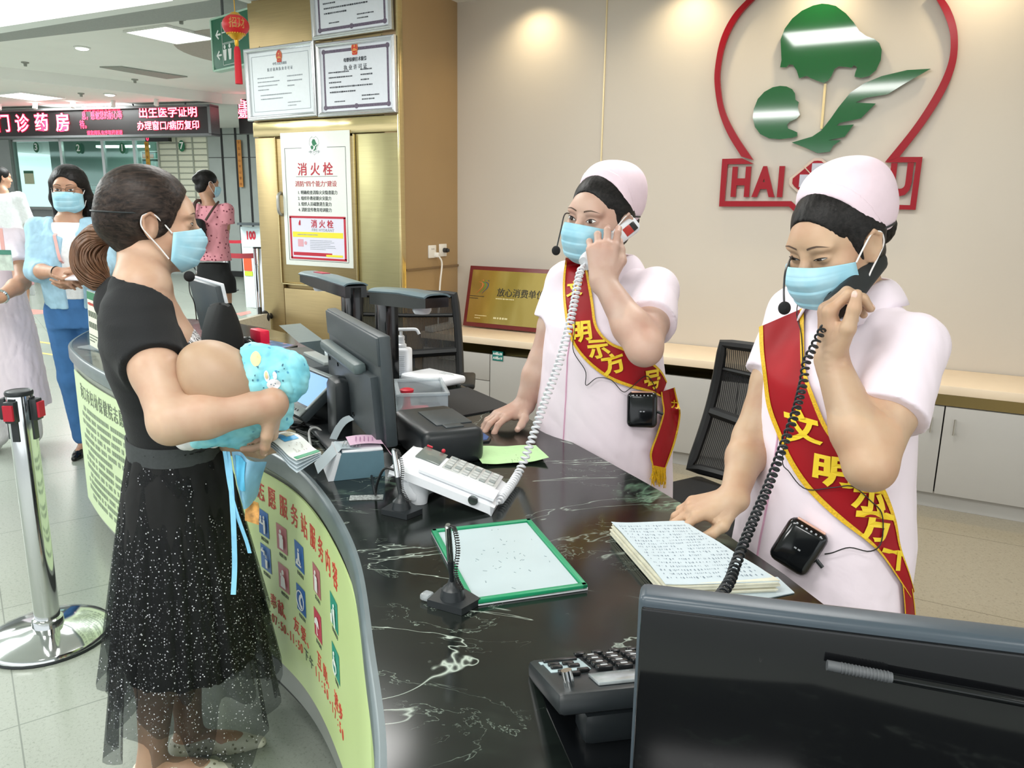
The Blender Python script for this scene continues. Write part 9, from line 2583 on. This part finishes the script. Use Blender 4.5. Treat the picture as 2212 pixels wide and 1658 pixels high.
t = thing('mobile_phone', 'pale mobile phone held flat by the woman in the pale blue jacket', 'phone', tuple(ph))
b = B(); b.box((0, 0, 0), (.15, .075, .008), frame(tuple(ph), (.88, .47, -.02), (-.4, .8, .2)), bev=.003); b.build('phone_case', mat('phone_pale', '#d9d3da', 0.3, var=0), t, world=True)
# ---- nurse cut by the left picture edge
midn = xyz((-4.805, 2.501, 1.289)); Fn = unit((.70, -.70, 0)); Xn = np.cross(Fn, (0, 0, 1))
def nj(x, y, z): return midn + Xn * x + Fn * y + np.array((0, 0, z))
aL = dict(sh=nj(-.165, 0, -.03), el=xyz((-4.458, 2.485, 1.033)), wr=xyz((-4.362, 2.313, 0.977)), r=(.050, .044, .042, .029))
aR = dict(sh=nj(.165, 0, -.03), el=nj(.20, .06, -.30), wr=xyz((-4.397, 2.266, 0.96)))
aL['hand'] = dict(w=aL['wr'], f=unit((-.8, -.3, -.2)), dors=(.3, -.8, .3), thumb_side=(0, 0, 1), curl=[(.4, .5, .3)] * 4)
zz_ = midn[2] - 1.30
pn = [(.40 + zz_, .20, .16, 0), (.75 + zz_, .185, .145, 0), (.95 + zz_, .155, .125, 0), (1.10 + zz_, .165, .120, .01), (1.22 + zz_, .160, .10, 0), (1.30 + zz_, .12, .075, 0), (1.34 + zz_, .07, .055, 0)]
tn_, Sn, Mn, BFn, BXn, nbn, nkn, ann = figure('person in pink nurse uniform with a watch, cut by the left picture edge', xyz((-4.792, 2.421, 1.494)), tuple(Fn), Fn, midn, [aL, aR], pn, SKIN_C, 1.0, hip=.82)
cloth('dress', tn_, UNIFORM, [.28] + [p[0] for p in pn[1:]], [(.235, .185, 0)] + [(p[1] + .014, p[2] + .014, p[3]) for p in pn[1:]], BXn, [(aL['sh'], aL['el'], .62, .062, .072), (aR['sh'], aR['el'], .62, .062, .072)], nbn, nkn, wr=.010)
leg_cloth('trousers', tn_, mat('white_trousers', '#e9e8ea', 0.8, bump=0.2), BFn, ann, .80, [.10, .085, .082])
K = Sdf()
for a_ in ann: foot(K, a_, Fn, 1.1)
mesh_object('shoes', [(*K.mesh(.007), 0)], SHOEW, tn_)
pulled_hair(Mn, 1.0, tn_); nurse_cap(Mn, 1.0, tn_)
mask_mesh(Mn, 1.0).build('face_mask', MASKM, tn_, world=True, auto=0)
bc_ = xyz((-4.452, 2.403, 1.16))
b = B(); b.box((0, 0, 0), (.085, .11, .005), frame(tuple(bc_), (.88, .47, 0), (0, 0, 1))); b.build('badge', mat('badge_pale_green', '#d3e3d8', 0.3), tn_, world=True)
b = B(); b.box((0, .043, .004), (.085, .025, .004), frame(tuple(bc_), (.88, .47, 0), (0, 0, 1))); b.build('badge_band', mat('badge_teal', '#4f8f7c', 0.4), tn_, world=True)
b = B(); b.box((0, .11, 0), (.02, .12, .004), frame(tuple(bc_), (.88, .47, 0), (0, 0, 1))); b.build('lanyard', LANY, tn_, world=True)
b = B(); wq = np.array(aL['wr']); fq = unit(np.array(aL['wr']) - np.array(aL['el'])); o1 = unit(np.cross(fq, (0, 0, 1))); o2 = np.cross(fq, o1)
b.tube([wq - fq * .0 + (o1 * math.cos(a) + o2 * math.sin(a)) * .033 for a in np.linspace(0, 2 * PI, 20)[:-1]], .009, 8, closed=True); b.cyl(tuple(wq + o1 * .03), tuple(wq + o1 * .045), .022, n=18) if o1 @ np.array((.4, -.9, 0)) > 0 else b.cyl(tuple(wq - o1 * .03), tuple(wq - o1 * .045), .022, n=18)
b.build('wrist_watch', CHR, tn_, world=True)
# ---- woman in the pink blouse, seen from behind
Fp = unit((-.45, .89, 0)); Xp = np.cross(Fp, (0, 0, 1))
midp = xyz((-6.019, 5.126, 1.456))
def pj(x, y, z): return midp + Xp * x + Fp * y + np.array((0, 0, z))
aR = dict(sh=pj(.16, 0, -.03), el=xyz((-5.904, 5.199, 1.268)), wr=xyz((-6.028, 5.275, 1.142)), r=(.046, .040, .036, .025))
aL = dict(sh=pj(-.16, 0, -.03), el=pj(-.2, .03, -.28), wr=pj(-.12, .2, -.30))
zz_ = midp[2] - 1.33
pp = [(.86 + zz_, .165, .125, 0), (.90 + zz_, .155, .12, 0), (1.02 + zz_, .135, .105, 0), (1.14 + zz_, .145, .105, .0), (1.26 + zz_, .150, .09, 0), (1.32 + zz_, .12, .07, 0), (1.36 + zz_, .06, .05, 0)]
tp_, Sp, Mp, BFp, BXp, nbp_, nkp, anp = figure('person in pink spotted blouse and black shorts seen from behind beside the easel', pj(.04, .10, .20), (.30, .95, -.15), Fp, midp, [aR, aL], pp, SKIN_C, 1.0, has_eyes=False, hip=.78, res=.009, hres=.006)
PINKB = NT('pink_spotted_blouse'); vo = PINKB.n('ShaderNodeTexVoronoi', {'Vector': PINKB.coord(), 'Scale': 26.0})
PINKB.set(Base_Color=PINKB.ramp(vo.outputs['Distance'], [(0.18, lin('#7a2f42')), (0.25, lin('#e398a4'))]), Roughness=0.8)
cloth('blouse', tp_, PINKB.m, [.84 + zz_, 1.02 + zz_, 1.14 + zz_, 1.26 + zz_, 1.34 + zz_], [(.168, .135, 0), (.155, .125, 0), (.165, .122, 0), (.165, .105, 0), (.10, .07, 0)], BXp, [(aR['sh'], aR['el'], .7, .065, .085), (aL['sh'], aL['el'], .7, .065, .085)], nbp_, nkp, wr=.010, res=.010)
leg_cloth('shorts', tp_, mat('black_shorts', '#0f1011', 0.85), BFp, anp, .80, [.115, .105, .06], cut=.60 + zz_ * .5, res=.010)
H = Sdf(); H.push(Mp, 1.0); H.ell((0, -.02, .036), (.084, .102, .088), k=0); H.ell((0, -.06, -.05), (.06, .05, .05), k=.03); H.ell((0, -.11, .02), (.04, .035, .04), k=.02); H.ell((0, .108, -.03), (.084, .085, .106), k=.006, op='-'); H.pop(); H.wrinkle(.004, .03, 2)
mesh_object('hair', [(*H.mesh(.006), 0)], HAIR_BK, tp_)
ear_loops(Mp, 1.0).build('ear_loop', WHITE_EL, tp_, world=True); mask_mesh(Mp, 1.0).build('face_mask', MASKM, tp_, world=True, auto=0)
t = thing('backpack', 'small black backpack on the shoulder of the woman in pink', 'backpack', tuple(pj(-.10, -.16, -.30)))
b = B(); b.box((0, 0, 0), (.22, .12, .27), Matrix.Translation(tuple(pj(-.09, -.17, -.24))) @ rotz(math.atan2(Xp[1], Xp[0])), bev=.05, seg=4); b.build('bag_body', mat('black_bag_cloth', '#16191a', 0.7), t, world=True)
b = B(); b.tube(spline([pj(-.10, -.13, -.12), pj(-.09, -.10, .03), pj(-.08, .02, .05), pj(-.10, .13, -.10)], 16), .016, 6); b.tube(spline([pj(.02, -.15, -.12), pj(.08, -.12, -.02), pj(.10, -.02, .05)], 12), .010, 6); b.build('shoulder_strap', mat('brown_strap', '#4d3a33', 0.6), t, world=True)
# ---- woman in white top and dusty pink skirt, far left, seen from behind
Fw = unit((-.5, .86, 0)); Xw = np.cross(Fw, (0, 0, 1))
midw = xyz((-9.64, 5.286, 1.563))
def wj(x, y, z): return midw + Xw * x + Fw * y + np.array((0, 0, z))
aR = dict(sh=wj(.17, 0, -.03), el=wj(.20, .08, -.30), wr=wj(.16, .24, -.40), r=(.05, .042, .038, .026)); aL = dict(sh=wj(-.17, 0, -.03), el=wj(-.22, .05, -.30), wr=wj(-.2, .2, -.42))
zz_ = midw[2] - 1.35
pw_ = [(.78 + zz_, .165, .125, 0), (.98 + zz_, .14, .11, 0), (1.14 + zz_, .15, .11, 0), (1.28 + zz_, .15, .09, 0), (1.36 + zz_, .07, .055, 0)]
tw_, Sw, Mw, BFw, BXw, nbw, nkw, anw = figure('person in white top and dusty pink skirt seen from behind at the far left windows', wj(.03, .10, .19), (.2, .97, -.05), Fw, midw, [aR, aL], pw_, SKIN_C, 1.0, has_eyes=False, hip=.80, res=.010, hres=.007)
cloth('white_top', tw_, TEE, [.92 + zz_, 1.0 + zz_, 1.14 + zz_, 1.28 + zz_, 1.36 + zz_], [(.175, .14, 0), (.172, .135, 0), (.175, .13, 0), (.17, .11, 0), (.09, .07, 0)], BXw, [(aR['sh'], aR['el'], 1.0, .066, .066), (aL['sh'], aL['el'], 1.0, .066, .066)], nbw, nkw, wr=.010, res=.011)
cloth('pink_skirt', tw_, mat('dusty_pink_skirt', '#c28f93', 0.8), [.30 + zz_, .60 + zz_, .85 + zz_, 1.0 + zz_], [(.20, .17, 0), (.19, .16, 0), (.172, .135, 0), (.145, .115, 0)], BXw, wr=.010, res=.011)
H = Sdf(); H.push(Mw, 1.0); H.ell((0, -.02, .036), (.086, .106, .090), k=0); H.ell((0, -.06, -.05), (.065, .055, .06), k=.03); H.ell((0, .108, -.03), (.084, .085, .106), k=.006, op='-'); H.pop(); H.wrinkle(.004, .03, 2)
mesh_object('hair', [(*H.mesh(.007), 0)], HAIR_BK, tw_)
